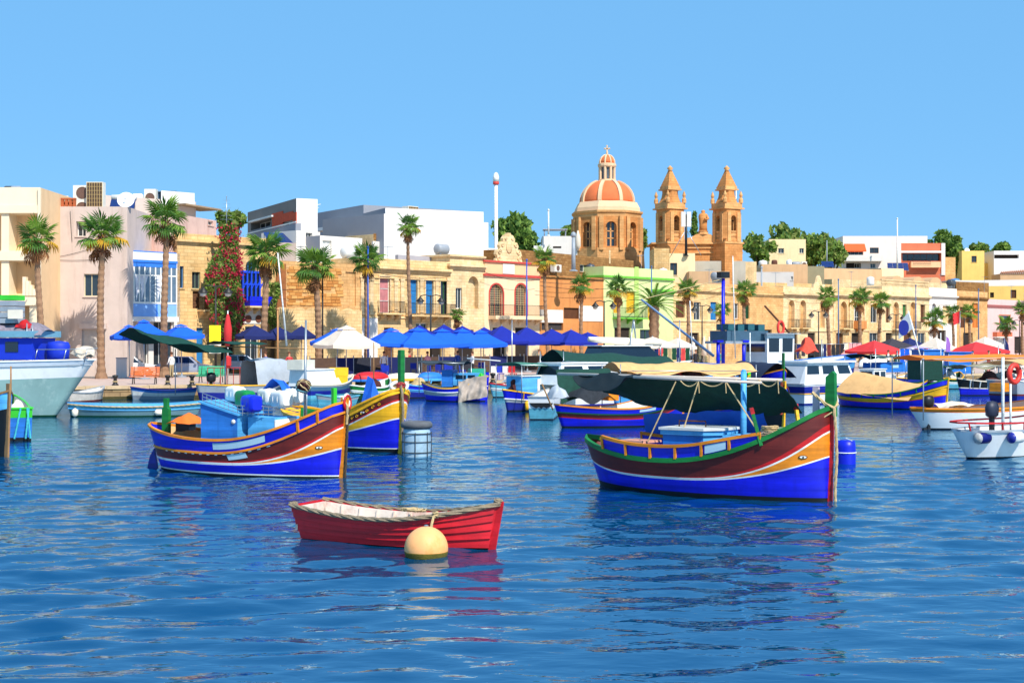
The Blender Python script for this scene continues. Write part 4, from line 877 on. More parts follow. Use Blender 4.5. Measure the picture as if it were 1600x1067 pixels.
mb = MB(); twisted(mb, [b.pt(t, b.sh(t) - .06, 1) + Vector((0, .05, 0)) for t in [i / 20 for i in range(21)]], .035); mb.obj('rope_fender', ROPE, b.root)
b = Boat('rowing_boat', 'scuffed white dinghy nosing out behind the big white boat', (160, 625), (100, 629), 1.3, (.6, .5, .78), tr=.7, cat='rowing boat'); fit(b, bands((MAROON, (.08, .08, .08)), (mat('paint_scuffed', (206, 196, 184), .6, .2, 2, dirt=(130, 110, 90), dirt_amt=.6), None)), GREYP, drop=.25)
# big white boat
b = Boat('motor_launch', 'big white launch with sea-green bottom at the left edge', (88, 651), (-190, 648), 3.2, (2.4, 2.36, 2.52), tr=.9, rake=(1.85, .1), cat='motor boat', wl=.82, gb=.7, p=1.5); R = b.root
hullg = mat('launch_bottom', (140, 172, 166), .4, .15, .7, .0, dirt=(190, 212, 204), dirt_amt=.6); fit(b, bands((DGREEN, (.08, .08, .08)), (hullg, (1.55, 1.55, 1.75)), (GELC, (2.1, 2.1, 2.25)), (DARK, (2.15, 2.15, 2.3)), (mat('paint_cool_white', (196, 206, 216), .4, .06, 2), None)), GELC, drop=.3, strake=(GREYP, (2.12, 2.12, 2.28)), deck=GREYP)
c = bx(b, 'wheelhouse', -70, 50, 528, 562, -1.0, 1.0, mat('canvas_blue', (20, 52, 190), .6, .1, 2, .2)); bx(b, 'side_window', 8, 28, 534, 550, -1.03, -1.005, GLASS, c); bx(b, 'wheelhouse_roof', -75, 52, 517, 527, -1.2, 1.2, mat('paint_aqua_grey', (110, 160, 180), .5, .1, 2), c)
x, z = b.pix(91, 560, .1); mb = MB(); mb.smooth = True; mb.lathe([(.42, 0), (.44, .45), (.47, .75), (.40, .92), (.001, .98)], 18, (x, .1, 2.35), sq=(1.1, 1)); mb.obj('blue_cover', MATS['canvas_blue'], R)
mb = MB(); xs = [b.pix(p, 555, -.9)[0] for p in (5, 50, 92, 122)]
for i, x in enumerate(xs): mb.tube([(x, -.9 + .18 * i, 2.4), (x + .15, -.9 + .18 * i, 2.95)], .022, 6)
mb.tube([(xs[0] + .15, -.9, 2.95), (xs[1] + .15, -.72, 2.95), (xs[2] + .15, -.54, 2.95), (xs[3] + .6, -.3, 3.0)], .022, 6); mb.obj('guard_rail', STEEL, R)
heap(b, 130, 556, .0, 1.0, .5, mat('net_pale', (206, 190, 170), .95, .25, 8, .5), 3, 'net_heap'); heap(b, 25, 515, .2, 3.2, .6, mat('net_mixed', (130, 120, 130), .95, .35, 5, .5), 6, 'net_heap'); heap(b, 38, 512, -.5, .7, .35, REDP, 8, 'buoy_bundle')
for k, px in enumerate((42, 51)): post(b, px, 505, -.9, .025, STEEL, 2.4, 'ladder_rail')
for k in range(5): bx(b, 'crate', -8, 24, 461 + 9 * k, 469 + 9 * k, -.5, .3, LGREEN if k == 0 else GREYP)
bx(b, 'spotlight', 12, 32, 484, 498, -.8, -.6, CREAM)
b = Boat('luzzu', 'dark prow of a boat cut off by the left edge', (12, 714), (-160, 690), 2.0, (1.3, 1.0, 1.9), cat='fishing boat'); fit(b, bands((BLACK, (.9, .7, 1.4)), (SKYB, None)), WOOD, stem=(WOOD, 2.1))
b = Boat('rowing_boat', 'blue boat with lime green top edge seen from its square stern at far left', (20, 664), (32, 689), .78, (1.1, 1.0, 1.2), tr=.95, wl=.9, cat='rowing boat'); fit(b, bands((BLACK, (.12, .1, .1)), (MIDB, (.78, .7, .8)), (LGREEN, None)), LGREEN); heap(b, 27, 640, .0, .6, .3, CREAM, 2, 'float_bundle'); post(b, 17, 572, .2, .03, WOOD); post(b, 21, 584, -.2, .03, WOOD)
mb = MB(); [twisted(mb, [(b.xp(0, 1) - .06, y, 1.1), (b.xp(0, 1) - .12, y + dy, .6), (b.xp(0, 1) - .1, y + dy * 2, .1)], .03) for y, dy in ((-.2, -.05), (-.25, .05), (.0, .1))]; mb.obj('mooring_rope', mat('rope_aqua', (70, 180, 190), .9, .15, 8, .4), b.root)
# centre background
b = Boat('cabin_cruiser', 'white cabin cruiser with dark oval windows behind the hooded luzzu', (990, 636), (878, 641), 2.5, (1.35, 1.3, 1.6), tr=.85, cat='motor boat', rake=(.6, .1)); fit(b, bands((BLUE2, (.3, .3, .4)), (GELC, None)), GELC, deck=GELC); x0, _ = b.pix(872, 590, -.8); x1, _ = b.pix(962, 590, -.8); cabin(b, x0, x1, .95, 1.25, b.pix(915, 568, -.8)[1], GELC, GELC, .8, 2, .6, .25)
b = Boat('fishing_boat', 'boat with a long scalloped tan awning in the middle of the harbour', (1168, 641), (962, 646), 2.4, (1.2, .9, 1.7), cat='fishing boat'); fit(b, bands((BLUE2, (.5, .4, .7)), (SKYB, (.8, .65, 1.2)), (BLUE, None)), YELL, stem=(LGREEN, 2.0)); awning(b, (955, 565), (1165, 566), .95, TAN, .28, True, 1, n=28, drop=.4); cabin(b, -1.6, -.3, .6, .6, 1.55, TEAL); bx(b, 'red_board', 1048, 1068, 574, 590, .0, .1, REDP); heap(b, 1080, 588, 0, 1.2, .5, NETB, 3); bx(b, 'amber_box', 990, 1000, 580, 592, -.3, .3, ORNG)
b = Boat('fishing_boat', 'boat under a dark sagging green awning beside the motor yacht', (1048, 626), (872, 631), 2.3, (1.1, .9, 1.6), cat='fishing boat'); fit(b, bands((BLUE2, (.5, .4, .7)), (WHITE, None)), WHITE); awning(b, (862, 546), (1040, 556), 1.2, NETD, .3, True, 2, n=24, drop=.6); post(b, 1018, 560, 0, .03, WOOD)
b = Boat('motor_yacht', 'white motor yacht with dark wraparound glass and furled cream sail cover', (1062, 616), (918, 619), 3.0, (1.7, 1.6, 2.1), tr=.85, cat='yacht', rake=(.9, .1)); fit(b, bands((BLUE2, (.3, .3, .4)), (GELC, None)), GELC, deck=GELC); x0, _ = b.pix(930, 560, -1); x1, _ = b.pix(1050, 560, -1); cabin(b, x0, x1, 1.1, 1.7, b.pix(980, 541, -1)[1], GLASS, GELC, .8, 0, 1.6, .6, over=.18)
(xa, za), (xb, zb) = b.pix(920, 530, 0), b.pix(1032, 535, 0); mb = MB(); mb.smooth = True; mb.tube([(xa, 0, za), ((xa + xb) / 2, 0, (za + zb) / 2 - .05), (xb, 0, zb - .05)], [.16, .26, .18], 10); mb.obj('sail_cover', CREAM, b.root); mb = MB(); mb.tube([(xb, 0, 1.8), (xb, 0, zb + .1)], .05, 8); mb.tube([(b.pix(975, 560, 0)[0], -.5, 2.4), (b.pix(990, 510, 0)[0], 0, b.pix(990, 500, 0)[1])], .05, 6); mb.tube([(b.pix(1003, 560, 0)[0], .5, 2.4), (b.pix(990, 510, 0)[0], 0, b.pix(990, 500, 0)[1])], .05, 6); mb.obj('a_frame', STEEL, b.root)
# trawler with blue mast
b = Boat('fishing_trawler', 'blue fishing trawler with white wheelhouse and tall blue mast', (1330, 607), (1060, 613), 4.6, (1.9, 1.75, 2.4), tr=.8, cat='fishing boat', rake=(.5, .1)); R = b.root
fit(b, bands((BLACK, (.1, .1, .1)), (BLUE2, (1.1, 1.0, 1.5)), (SKYB, (1.5, 1.4, 2.0)), (MIDB, None)), MIDB, deck=GREYP, strake=(BLUE, (1.5, 1.4, 2.0)), gh=.14)
x0, _ = b.pix(1199, 560, -1.2); x1, _ = b.pix(1240, 560, -1.2); cabin(b, x0, x1, 1.2, 1.5, b.pix(1220, 522, -1.2)[1], GELC, GREYP, .98, 2, -.1, .0, 'wheelhouse', .3)
post(b, 1130, 435, 0, .12, BLUE, 1.4, 'mast'); x, z = b.pix(1130, 432, 0); mb = MB(); mb.box((x - .35, -.25, z - .1), (x + .35, .25, z + .3)); mb.obj('lamp_cluster', DARK, R)
for px in (1122, 1162): x, _ = b.pix(px, 540, -.9); mb = MB(); mb.tube([(x, -.9, 1.4), (x, -.9, b.pix(px, 535, -.9)[1])], .12, 8); mb.box((x - .25, -1.15, b.pix(px, 535, -.9)[1]), (x + .25, -.65, b.pix(px, 535, -.9)[1] + .15)); mb.obj('derrick_post', BLUE, R)
(xa, za), (xb, zb) = b.pix(1002, 468, -.8), b.pix(1115, 556, -.8); mb = MB(); mb.tube([(xa, -.8, za), (xb, -.8, zb)], [.07, .10], 8); mb.obj('derrick_boom', mat('boom_steel_blue', (92, 122, 160), .5, .15, 2), R)
mb = MB(); mb.tube([(xa, -.8, za), (b.pix(1130, 436, 0)[0], 0, b.pix(1130, 436, 0)[1])], .025, 5); mb.obj('topping_lift', ROPE, R)
for i, px in enumerate((1142, 1158, 1174, 1190)): bx(b, 'fish_bin', px - 5, px + 5, 506 + i % 2, 516 + i % 2, -.6, .6, mat('bin_teal', (36, 90, 100), .6, .15, 3))
bx(b, 'bin_deck', 1136, 1200, 517, 533, -.9, .9, mat('rack_steel_blue', (60, 90, 110), .6, .2, 2)); bx(b, 'bin_deck', 1134, 1200, 533, 537, -1.1, 1.1, GREYP)
mb = MB(); x, z = b.pix(1220, 512, -1.0); mb.tube([(x + .42 * math.cos(a) * .6, -1.0, z + .42 * math.sin(a)) for a in [i * PI / 8 for i in range(16)]], .09, 8, closed=True); mb.obj('lifebuoy', mat('lifebuoy_red', (226, 60, 46), .5, .08, 2), R); heap(b, 1262, 548, -.6, 1.6, .8, mat('net_red', (226, 80, 60), .9, .2, 4, .4), 5, 'net_heap')
(xa, za), (xb, zb) = b.pix(1240, 528, .3), b.pix(1195, 478, .3); mb = MB(); mb.tube([(xa, .3, za), (xb, .3, zb)], .07, 6); mb.obj('radar_mast', BROWN, R)
for px, py0, py1 in ((1145, 560, 400), (1078, 560, 470)): p0, p1 = b.pix(px + 4, py0, -1.2), b.pix(px, py1, -1.2); mb = MB(); mb.tube([(p0[0], -1.2, p0[1]), (p1[0], -1.2, p1[1])], .03, 6); mb.obj('whip_aerial', WHITE, R)
b = Boat('fishing_boat', 'boat with a navy cover and green stem post beyond the right luzzu', (1223, 640), (1122, 630), 2.3, (1.5, 1.3, 1.95), cat='fishing boat'); fit(b, bands((BLACK, (.1, .1, .1)), (mat('paint_petrol', (24, 76, 120), .35, .12, 2), (1.1, 1.0, 1.6)), (BLUE, None)), ORNG, stem=(GREEN, 2.75)); awning(b, (1158, 563), (1216, 568), 1.0, NAVY, .05, False, 3, drop=.7)
b = Boat('cabin_cruiser', 'white cabin cruiser with grey canvas back and blue stripe beside the green stem post', (1362, 626), (1236, 632), 2.3, (1.05, 1.1, 1.35), tr=.85, cat='motor boat', rake=(.5, .15)); fit(b, bands((BLUE2, (.08, .08, .08)), (GELC, (.55, .55, .75)), (BLUE2, (.95, .98, 1.2)), (GELC, None)), GELC, deck=GELC, strake=(YELL, (.58, .58, .78)))
x0, _ = b.pix(1257, 590, -.9); x1, _ = b.pix(1338, 590, -.9); c = cabin(b, x0, x1, .9, 1.05, b.pix(1300, 567, -.9)[1], GELC, GELC, .82, 3, .5, .3); bx(b, 'hard_top', 1262, 1338, 563, 567, -.95, .95, GELC, c); xg, zg = b.pix(1250, 597, -.88); mb = MB(); zt_ = b.pix(1270, 569, -.8)[1]; mb.add([(xg, -.85, 1.1), (x0 + .02, -.9, 1.1), (x0 + .3, -.76, zt_), (xg, .85, 1.1), (x0 + .02, .9, 1.1), (x0 + .3, .76, zt_)], [(0, 1, 2), (3, 5, 4), (0, 2, 5, 3)]); mb.obj('canvas_back', GTARP, c)
b = Boat('luzzu', 'luzzu tented with a tan canvas, bright yellow bow to the right', (1478, 641), (1312, 634), 2.2, (.9, .68, 1.5), cat='fishing boat', gb=.6); fit(b, bands((BLACK, (.05, .05, .05)), (BLUE, (.38, .28, .72)), (REDP, (.41, .31, .76)), (YELL, (.56, .46, 1.2)), (DGREEN, (.61, .50, 1.25)), (BLUE, None)), GREEN, stem=(YELL, 1.6), strake=(YELL, (.54, .45, 1.15)))
(xa, za), (xb, zb) = b.pix(1337, 580, 0), b.pix(1440, 601, 0); xs, _ = b.pix(1312, 620, -1)
mb = MB(); mb.smooth = True; mb.sheet(crumple(lambda u, v: (xa + (xb - xa) * u - (.5 * abs(2 * v - 1) * (1 - u)), -1.12 + 2.24 * v, za + (zb - za) * u - (za - .78) * abs(2 * v - 1) ** 1.2 * (1 - .25 * u)), .04, 2), 18, 12, .015); mb.obj('canvas_tent', TAN, b.root)
for i in range(6): t = .22 + .12 * i; mb = MB(); mb.obox(b.pt(t, b.z3((.62, .52, 1.27), t), -1) + Vector((0, -.02, 0)), b.pt(t, b.sh(t), -1) + Vector((0, -.02, 0)), .06, .04, (1, 0, 0)); mb.obj('bulwark_rib', GREEN, b.root)
b = Boat('luzzu', 'small blue luzzu with blue cabin moored near the quay, behind the tan-tented one', (1449, 607), (1374, 610), 2.2, (1.0, .8, 1.5), cat='fishing boat'); fit(b, bands((BLACK, (.05, .05, .05)), (BLUE, (.4, .35, .75)), (YELL, (.5, .42, 1.1)), (DGREEN, (.62, .54, 1.25)), (BLUE2, None)), YELL, stem=(YELL, 1.6)); c = bx(b, 'cabin', 1376, 1418, 566, 582, -.7, .7, MIDB); bx(b, 'cabin_window', 1394, 1404, 569, 575, -.73, -.705, PALE, c); post(b, 1402, 548, 0, .03); heap(b, 1430, 578, 0, .9, .5, REDP, 2); awning(b, (1340, 553), (1395, 556), 1.1, NETG, .15, True, 5)
# right foreground boats
b = Boat('open_boat', 'white open boat with orange rim and orange awning at the right', (1690, 664), (1441, 671), 2.1, (.82, .78, 1.3), cat='open boat', rake=(.1, .55), eb=3.0, gb=.5, tm=.3); fit(b, bands((BLACK, (.06, .06, .06)), (GELC, (.68, .64, 1.1)), (REDP, (.70, .66, 1.13)), (ORNG, None)), ORNG, inner=PEACHI if 'PEACHI' in globals() else mat('inner_peach', (240, 210, 180), .5, .06, 2), drop=.3)
outboard(b, 1451, 636, -.2, .9); awning(b, (1418, 555), (1660, 551), 1.0, mat('canvas_orange', (240, 150, 50), .8, .12, 1.5, .2, trans=.3), .1, True, 2, n=24, drop=.15, pm=GREYP); heap(b, 1490, 634, 0, 1.2, .2, CREAM, 3)
b = Boat('open_boat', 'white boat with red rail and blue and white fenders at the right edge', (1720, 700), (1512, 716), 2.0, (.80, .78, 1.2), cat='open boat', rake=(.1, .35), eb=3.2, gb=.45, wl=.74); R = b.root; fit(b, bands((BLACK, (.04, .04, .04)), (GELC, None)), GREYP, inner=GELC, drop=.3)
b.rail('red_rail', REDP, (1.02, 1.0, 1.4), h=.05, out=.0, inn=.05)
for i in range(8): t = .01 + .1 * i; mb = MB(); mb.obox(b.pt(t, b.sh(t), -1), b.pt(t, b.sh(t) + .22, -1), .035, .035, (1, 0, 0)); mb.obj('rail_post', REDP, R)
for k, (px, m) in enumerate(((1506, WHITE), (1545, BLUE2), (1592, WHITE))):
 x, z = b.pix(px, 676, -1.0); t = b.tx(x); p = b.pt(max(.02, t), .52, -1); mb = MB(); mb.smooth = True; L_ = .5; mb.lathe([(.001, -L_ * .62), (.07, -L_ * .6), (.16, -L_ * .42), (.16, L_ * .42), (.07, L_ * .6), (.001, L_ * .62)], 14, ks=[1, 1, 0, 1, 1]); o = mb.obj('fender', [m, BLUE2 if m is WHITE else WHITE], R); o.location = (p.x + .1, p.y - .16, .60); o.rotation_euler = (0, PI/2, 0)
outboard(b, 1550, 652, -.2, .95, mat('motor_navy', (40, 46, 66), .5, .2, 3)); post(b, 1567, 558, -.5, .045, WHITE, .7); post(b, 1579, 600, -.6, .03, WHITE, .7)
x, z = b.pix(1585, 584, -.5); mb = MB(); mb.tube([(x + .24 * math.cos(a), -.5, z + .24 * math.sin(a)) for a in [i * PI / 10 for i in range(20)]], .075, 10, closed=True); mb.obj('lifebuoy', MATS['lifebuoy_red'], R)
awning(b, (1565, 562), (1720, 558), .7, TAN, .05, False, 6)
b = Boat('fishing_boat', 'dark blue boat with black and white panelled bulwark near the right quay', (1574, 616), (1500, 618), 2.2, (1.05, .85, 1.5), cat='fishing boat'); fit(b, bands((BLACK, (.05, .05, .05)), (BLUE, (.45, .4, .8)), (CREAM, (.52, .46, .9)), (BLACK, None)), CREAM, stem=(GREEN, 1.6)); awning(b, (1500, 570), (1575, 566), 1.1, mat('canvas_faded_grey', (150, 140, 110), .9, .2, 2, .3), .2, True, 3); heap(b, 1545, 592, 0, 1.2, .5, NETB, 4)
for i in range(7): t = .1 + .11 * i; mb = MB(); mb.obox(b.pt(t, b.z3((.54, .48, .95), t), -1) + Vector((0, -.02, 0)), b.pt(t, b.sh(t), -1) + Vector((0, -.02, 0)), .07, .04, (1, 0, 0)); mb.obj('bulwark_rib', WHITE, b.root)
b = Boat('fishing_boat', 'grey and maroon boat cut off by the right edge below the life ring', (1660, 622), (1568, 628), 2.2, (1.2, 1.0, 1.5), tr=.8, cat='fishing boat'); fit(b, bands((BLUE2, (.35, .3, .5)), (MAROON, (.45, .4, .6)), (GREYP, None)), WHITE); bx(b, 'orange_box', 1568, 1582, 598, 612, -.4, .4, TERRA if 'TERRA' in globals() else ORNG)
p = WW(1458, 599)
t = thing('mooring_buoy', 'small white mooring buoy near the tan-tented luzzu bow', 'buoy', (p.x, p.y, 0)); mb = MB(); mb.smooth = True; mb.lathe([(.001, -.2), (.24, -.05), (.27, .15), (.2, .36), (.001, .45)], 14); mb.obj('float_body', CREAM, t); mb = MB(); mb.lathe([(.05, .44), (.05, .52), (.001, .53)], 8); mb.obj('eyelet', STEEL, t)
# boats laid up on the quay
def laid(lab, px, py, L, B, m, m2, rz=.3, up=True, h=.55):
 p = WW(px, py, Q); t = thing('upturned_boat', lab, 'rowing boat', (p.x, p.y, Q), qrz + rz); mb = MB(); mb.smooth = True
 f = lambda u, v: (L * (u - .5), B / 2 * (1 - abs(2 * u - 1) ** 2.4) ** .8 * math.cos(PI * v), .22 + h * (1 - abs(2 * u - 1) ** 3) ** .5 * math.sin(PI * v) ** .7); mb.grid(f, 20, 12); mb.obj('hull', m, t)
 mb = MB(); mb.grid(lambda u, v: (L * (u - .5) * 1.02, B / 2 * (1 - abs(2 * u - 1) ** 2.4) ** .8 * (1.04 if v else 1.04) * (-1 if u >= 0 else 1), .2 + .14 * v), 20, 1); mb.grid(lambda u, v: (L * (u - .5) * 1.02, B / 2 * (1 - abs(2 * u - 1) ** 2.4) ** .8 * 1.04, .2 + .14 * v), 20, 1); mb.obj('gunwale', m2, t)
 for x in (-L * .25, L * .25): mb = MB(); mb.box((x - .08, -B * .45, 0), (x + .08, B * .45, .21)); mb.obj('trestle', WOOD, t)
laid('red and blue boat turned over on the quay behind the yellow bow', 580, 601, 2.6, 1.3, REDP, MIDB, .2); laid('cream boat turned over on the quay right of the red and blue one', 632, 600, 2.8, 1.2, CREAM, YELL, .1, h=.45); laid('blue boat turned over on the quay behind the sheeted boat', 672, 600, 2.0, 1.1, MIDB, SKYB, .3, h=.5)
laid('white inflatable tender lying on the right quay under the red tent', 1365, 577, 4.2, 1.8, GELC, GREYP, .2, h=.9); laid('white boat laid up on the quay right of the trawler', 1290, 582, 3.6, 1.7, WHITE, YELL, .0, h=.7)

# small craft filling the gaps along the quay
def extra(lab, bow, stern, B, c, gun, aw=None, cab=None, mast=None, zs=(.85, .68, 1.15), nm='fishing_boat'):
 b = Boat(nm, lab, bow, stern, B, zs, cat='boat', rake=(.1, .25)); a = lambda f: tuple(f * z for z in zs); fit(b, bands((BLACK, a(.07)), (c[0], a(.5)), (c[1], a(.68)), (c[2], None)), gun, strake=(c[1], a(.66)))
 if aw: awning(b, aw[0], aw[1], B * .45, aw[2], .15, True, int(bow[0]))
 if cab: cabin(b, -b.L * .22, b.L * .12, B * .27, .4, cab[0], cab[1], WHITE, .92, 2)
 if mast: post(b, mast[0], mast[1], 0, .03, mast[2], .4, 'mast')
 heap(b, (bow[0] * .6 + stern[0] * .4), bow[1] - 20, 0, .9, .4, random.Random(int(bow[0])).choice([NETB, GTARP, ROPE, BTARP]), int(bow[0]) % 9)
for a in (('green and white boat moored between the cuddy boat and the yellow bow', (606, 622), (552, 625), 1.8, (DGREEN, WHITE, GREEN), WHITE, None, None, (584, 535, WOOD)), ('dark blue tender at the quay behind the barrel buoy', (670, 620), (630, 622), 1.5, (BLUE2, SKYB, BLUE), SKYB, None, None, None), ('pale teal boat with red rim right of the sheeted boat', (816, 619), (770, 621), 1.7, (TEAL, WHITE, TEAL), REDP, None, None, (800, 500, STEEL)),
          ('red and black boat with a dark awning left of the white cruiser', (1292, 613), (1234, 616), 2.0, (BLACK, REDP, REDP), YELL, ((1238, 575), (1280, 577), NETD), None, (1284, 530, STEEL)), ('white runabout with small cabin behind the tan canvas tent', (1394, 612), (1338, 615), 2.0, (GELC, BLUE2, GELC), GELC, None, (1.5, GELC), (1368, 545, STEEL)), ('dark teal boat right of the small blue luzzu', (1498, 606), (1460, 608), 1.9, (TEAL, WHITE, DGREEN), YELL, ((1462, 572), (1492, 570), NETG), None, (1470, 520, WHITE)), ('blue boat with white awning near the right-hand quay', (1604, 604), (1552, 607), 2.0, (BLUE, YELL, BLUE2), WHITE, ((1556, 572), (1596, 571), CREAM), None, (1560, 540, STEEL)),
          ('green and yellow boat behind the navy-covered one', (1200, 616), (1150, 620), 2.0, (BLUE, YELL, GREEN), YELL, None, (1.5, MIDB), (1172, 520, WHITE)), ('white and blue boat behind the tan awning', (1100, 622), (1048, 625), 1.9, (BLUE2, WHITE, MIDB), WHITE, ((1050, 578), (1096, 577), BTARP), None, (1062, 500, STEEL))): extra(*a)
# ---------------------------------------------------------------- buildings
ST_Y = stone('limestone_yellow', (234, 196, 138), (222, 178, 118))
ST_Y2 = stone('limestone_honey', (236, 202, 148), (226, 186, 128), streak=.5, dirt=(158, 114, 70))
ST_O = stone('limestone_orange', (226, 180, 122), (214, 162, 104), dirt=(136, 90, 54))
ST_C = stone('limestone_cream', (236, 208, 162), (228, 194, 144), joint=.2, streak=.3, bump=.3)
ST_P = stone('limestone_pale', (242, 216, 170), (234, 202, 152), joint=.3, streak=.55, dirt=(160, 118, 74))
ST_B = stone('limestone_brown', (164, 122, 74), (140, 98, 56), course=.24, width=.5, dirt=(70, 50, 34))
PINKG = mat('render_pinkish_grey', (206, 186, 174), .9, .08, .8, .15, streak=.45, dirt=(150, 124, 108))
BEIGE = mat('render_beige_orange', (234, 196, 150), .9, .06, .8, .1, streak=.3, dirt=(190, 140, 96))
BEIGE2 = mat('render_beige_light', (242, 220, 186), .9, .05, .8, .1)
PLW = mat('render_white', (224, 216, 206), .9, .05, .6, .08, streak=.25, dirt=(196, 180, 164))
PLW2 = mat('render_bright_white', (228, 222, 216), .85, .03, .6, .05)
PLG = mat('render_grey_and_shade', (142, 144, 152), .9, .05, .6, .08)  # grey render, also the shade put into faces of the white halls
PLGD = mat('render_dark_grey', (128, 122, 116), .9, .08, .6)
BRKR = mat('facade_red_tile', (196, 74, 38), .8, .18, 2.5, .3)
CREAMW = mat('render_cream', (240, 214, 166), .9, .06, .8, .1, streak=.35, dirt=(200, 160, 110))
YELW = mat('render_yellow', (240, 200, 112), .9, .06, .8, .1, streak=.3, dirt=(200, 150, 80))
PEACH = mat('render_peach', (244, 190, 142), .9, .06, .8, .1, streak=.3, dirt=(210, 150, 100))
PEACHC = mat('render_pale_peach', (238, 206, 166), .9, .06, .8, .1, streak=.4, dirt=(200, 160, 120))
ORW = mat('render_orange_weathered', (206, 136, 76), .9, .16, .6, .2, streak=.6, dirt=(150, 84, 44))
GRNW = mat('render_pale_green', (206, 218, 150), .9, .06, .8, .1, streak=.3, dirt=(170, 180, 110))
GRND = mat('trim_green', (110, 186, 60), .7, .08, 1.5)
PINKW = mat('render_pink', (224, 184, 178), .9, .06, .8, .1, streak=.3, dirt=(180, 130, 124))
TERRA = mat('render_terracotta', (206, 112, 78), .9, .08, .8, .1)
REDT = mat('trim_red', (198, 66, 58), .7, .1, 1.5)
TANW = mat('render_tan', (206, 166, 124), .9, .08, .6, .1, streak=.4, dirt=(160, 116, 80))
ROOFM = mat('roof_screed', (196, 182, 164), .95, .12, .5)
FRW = mat('frame_white', (232, 230, 222), .5, .04, 3)
FRB = mat('frame_brown', (104, 66, 40), .6, .15, 4)
FRY = mat('frame_yellow', (240, 182, 40), .6, .1, 4)
FRBL = mat('shutter_blue', (40, 120, 180), .55, .1, 4)
FRG = mat('shutter_green', (60, 120, 60), .55, .1, 4)
IRON = mat('wrought_iron', (40, 38, 36), .5, .15, 6)
BAYB = mat('bay_blue', (52, 120, 214), .5, .08, 2)
BAYL = mat('bay_light_blue', (130, 176, 236), .5, .06, 2)
PANE = mat('window_pane', (44, 52, 58), .08, .25, .8, spec=.8)
VOID = mat('dim_interior', (46, 36, 30), .95, .2, 1)  # dark colour stands for the unlit inside of open doorways
CURT = mat('curtain', (214, 214, 220), .9, .1, 5)
AWNO = mat('awning_orange', (236, 92, 40), .8, .08, 2)

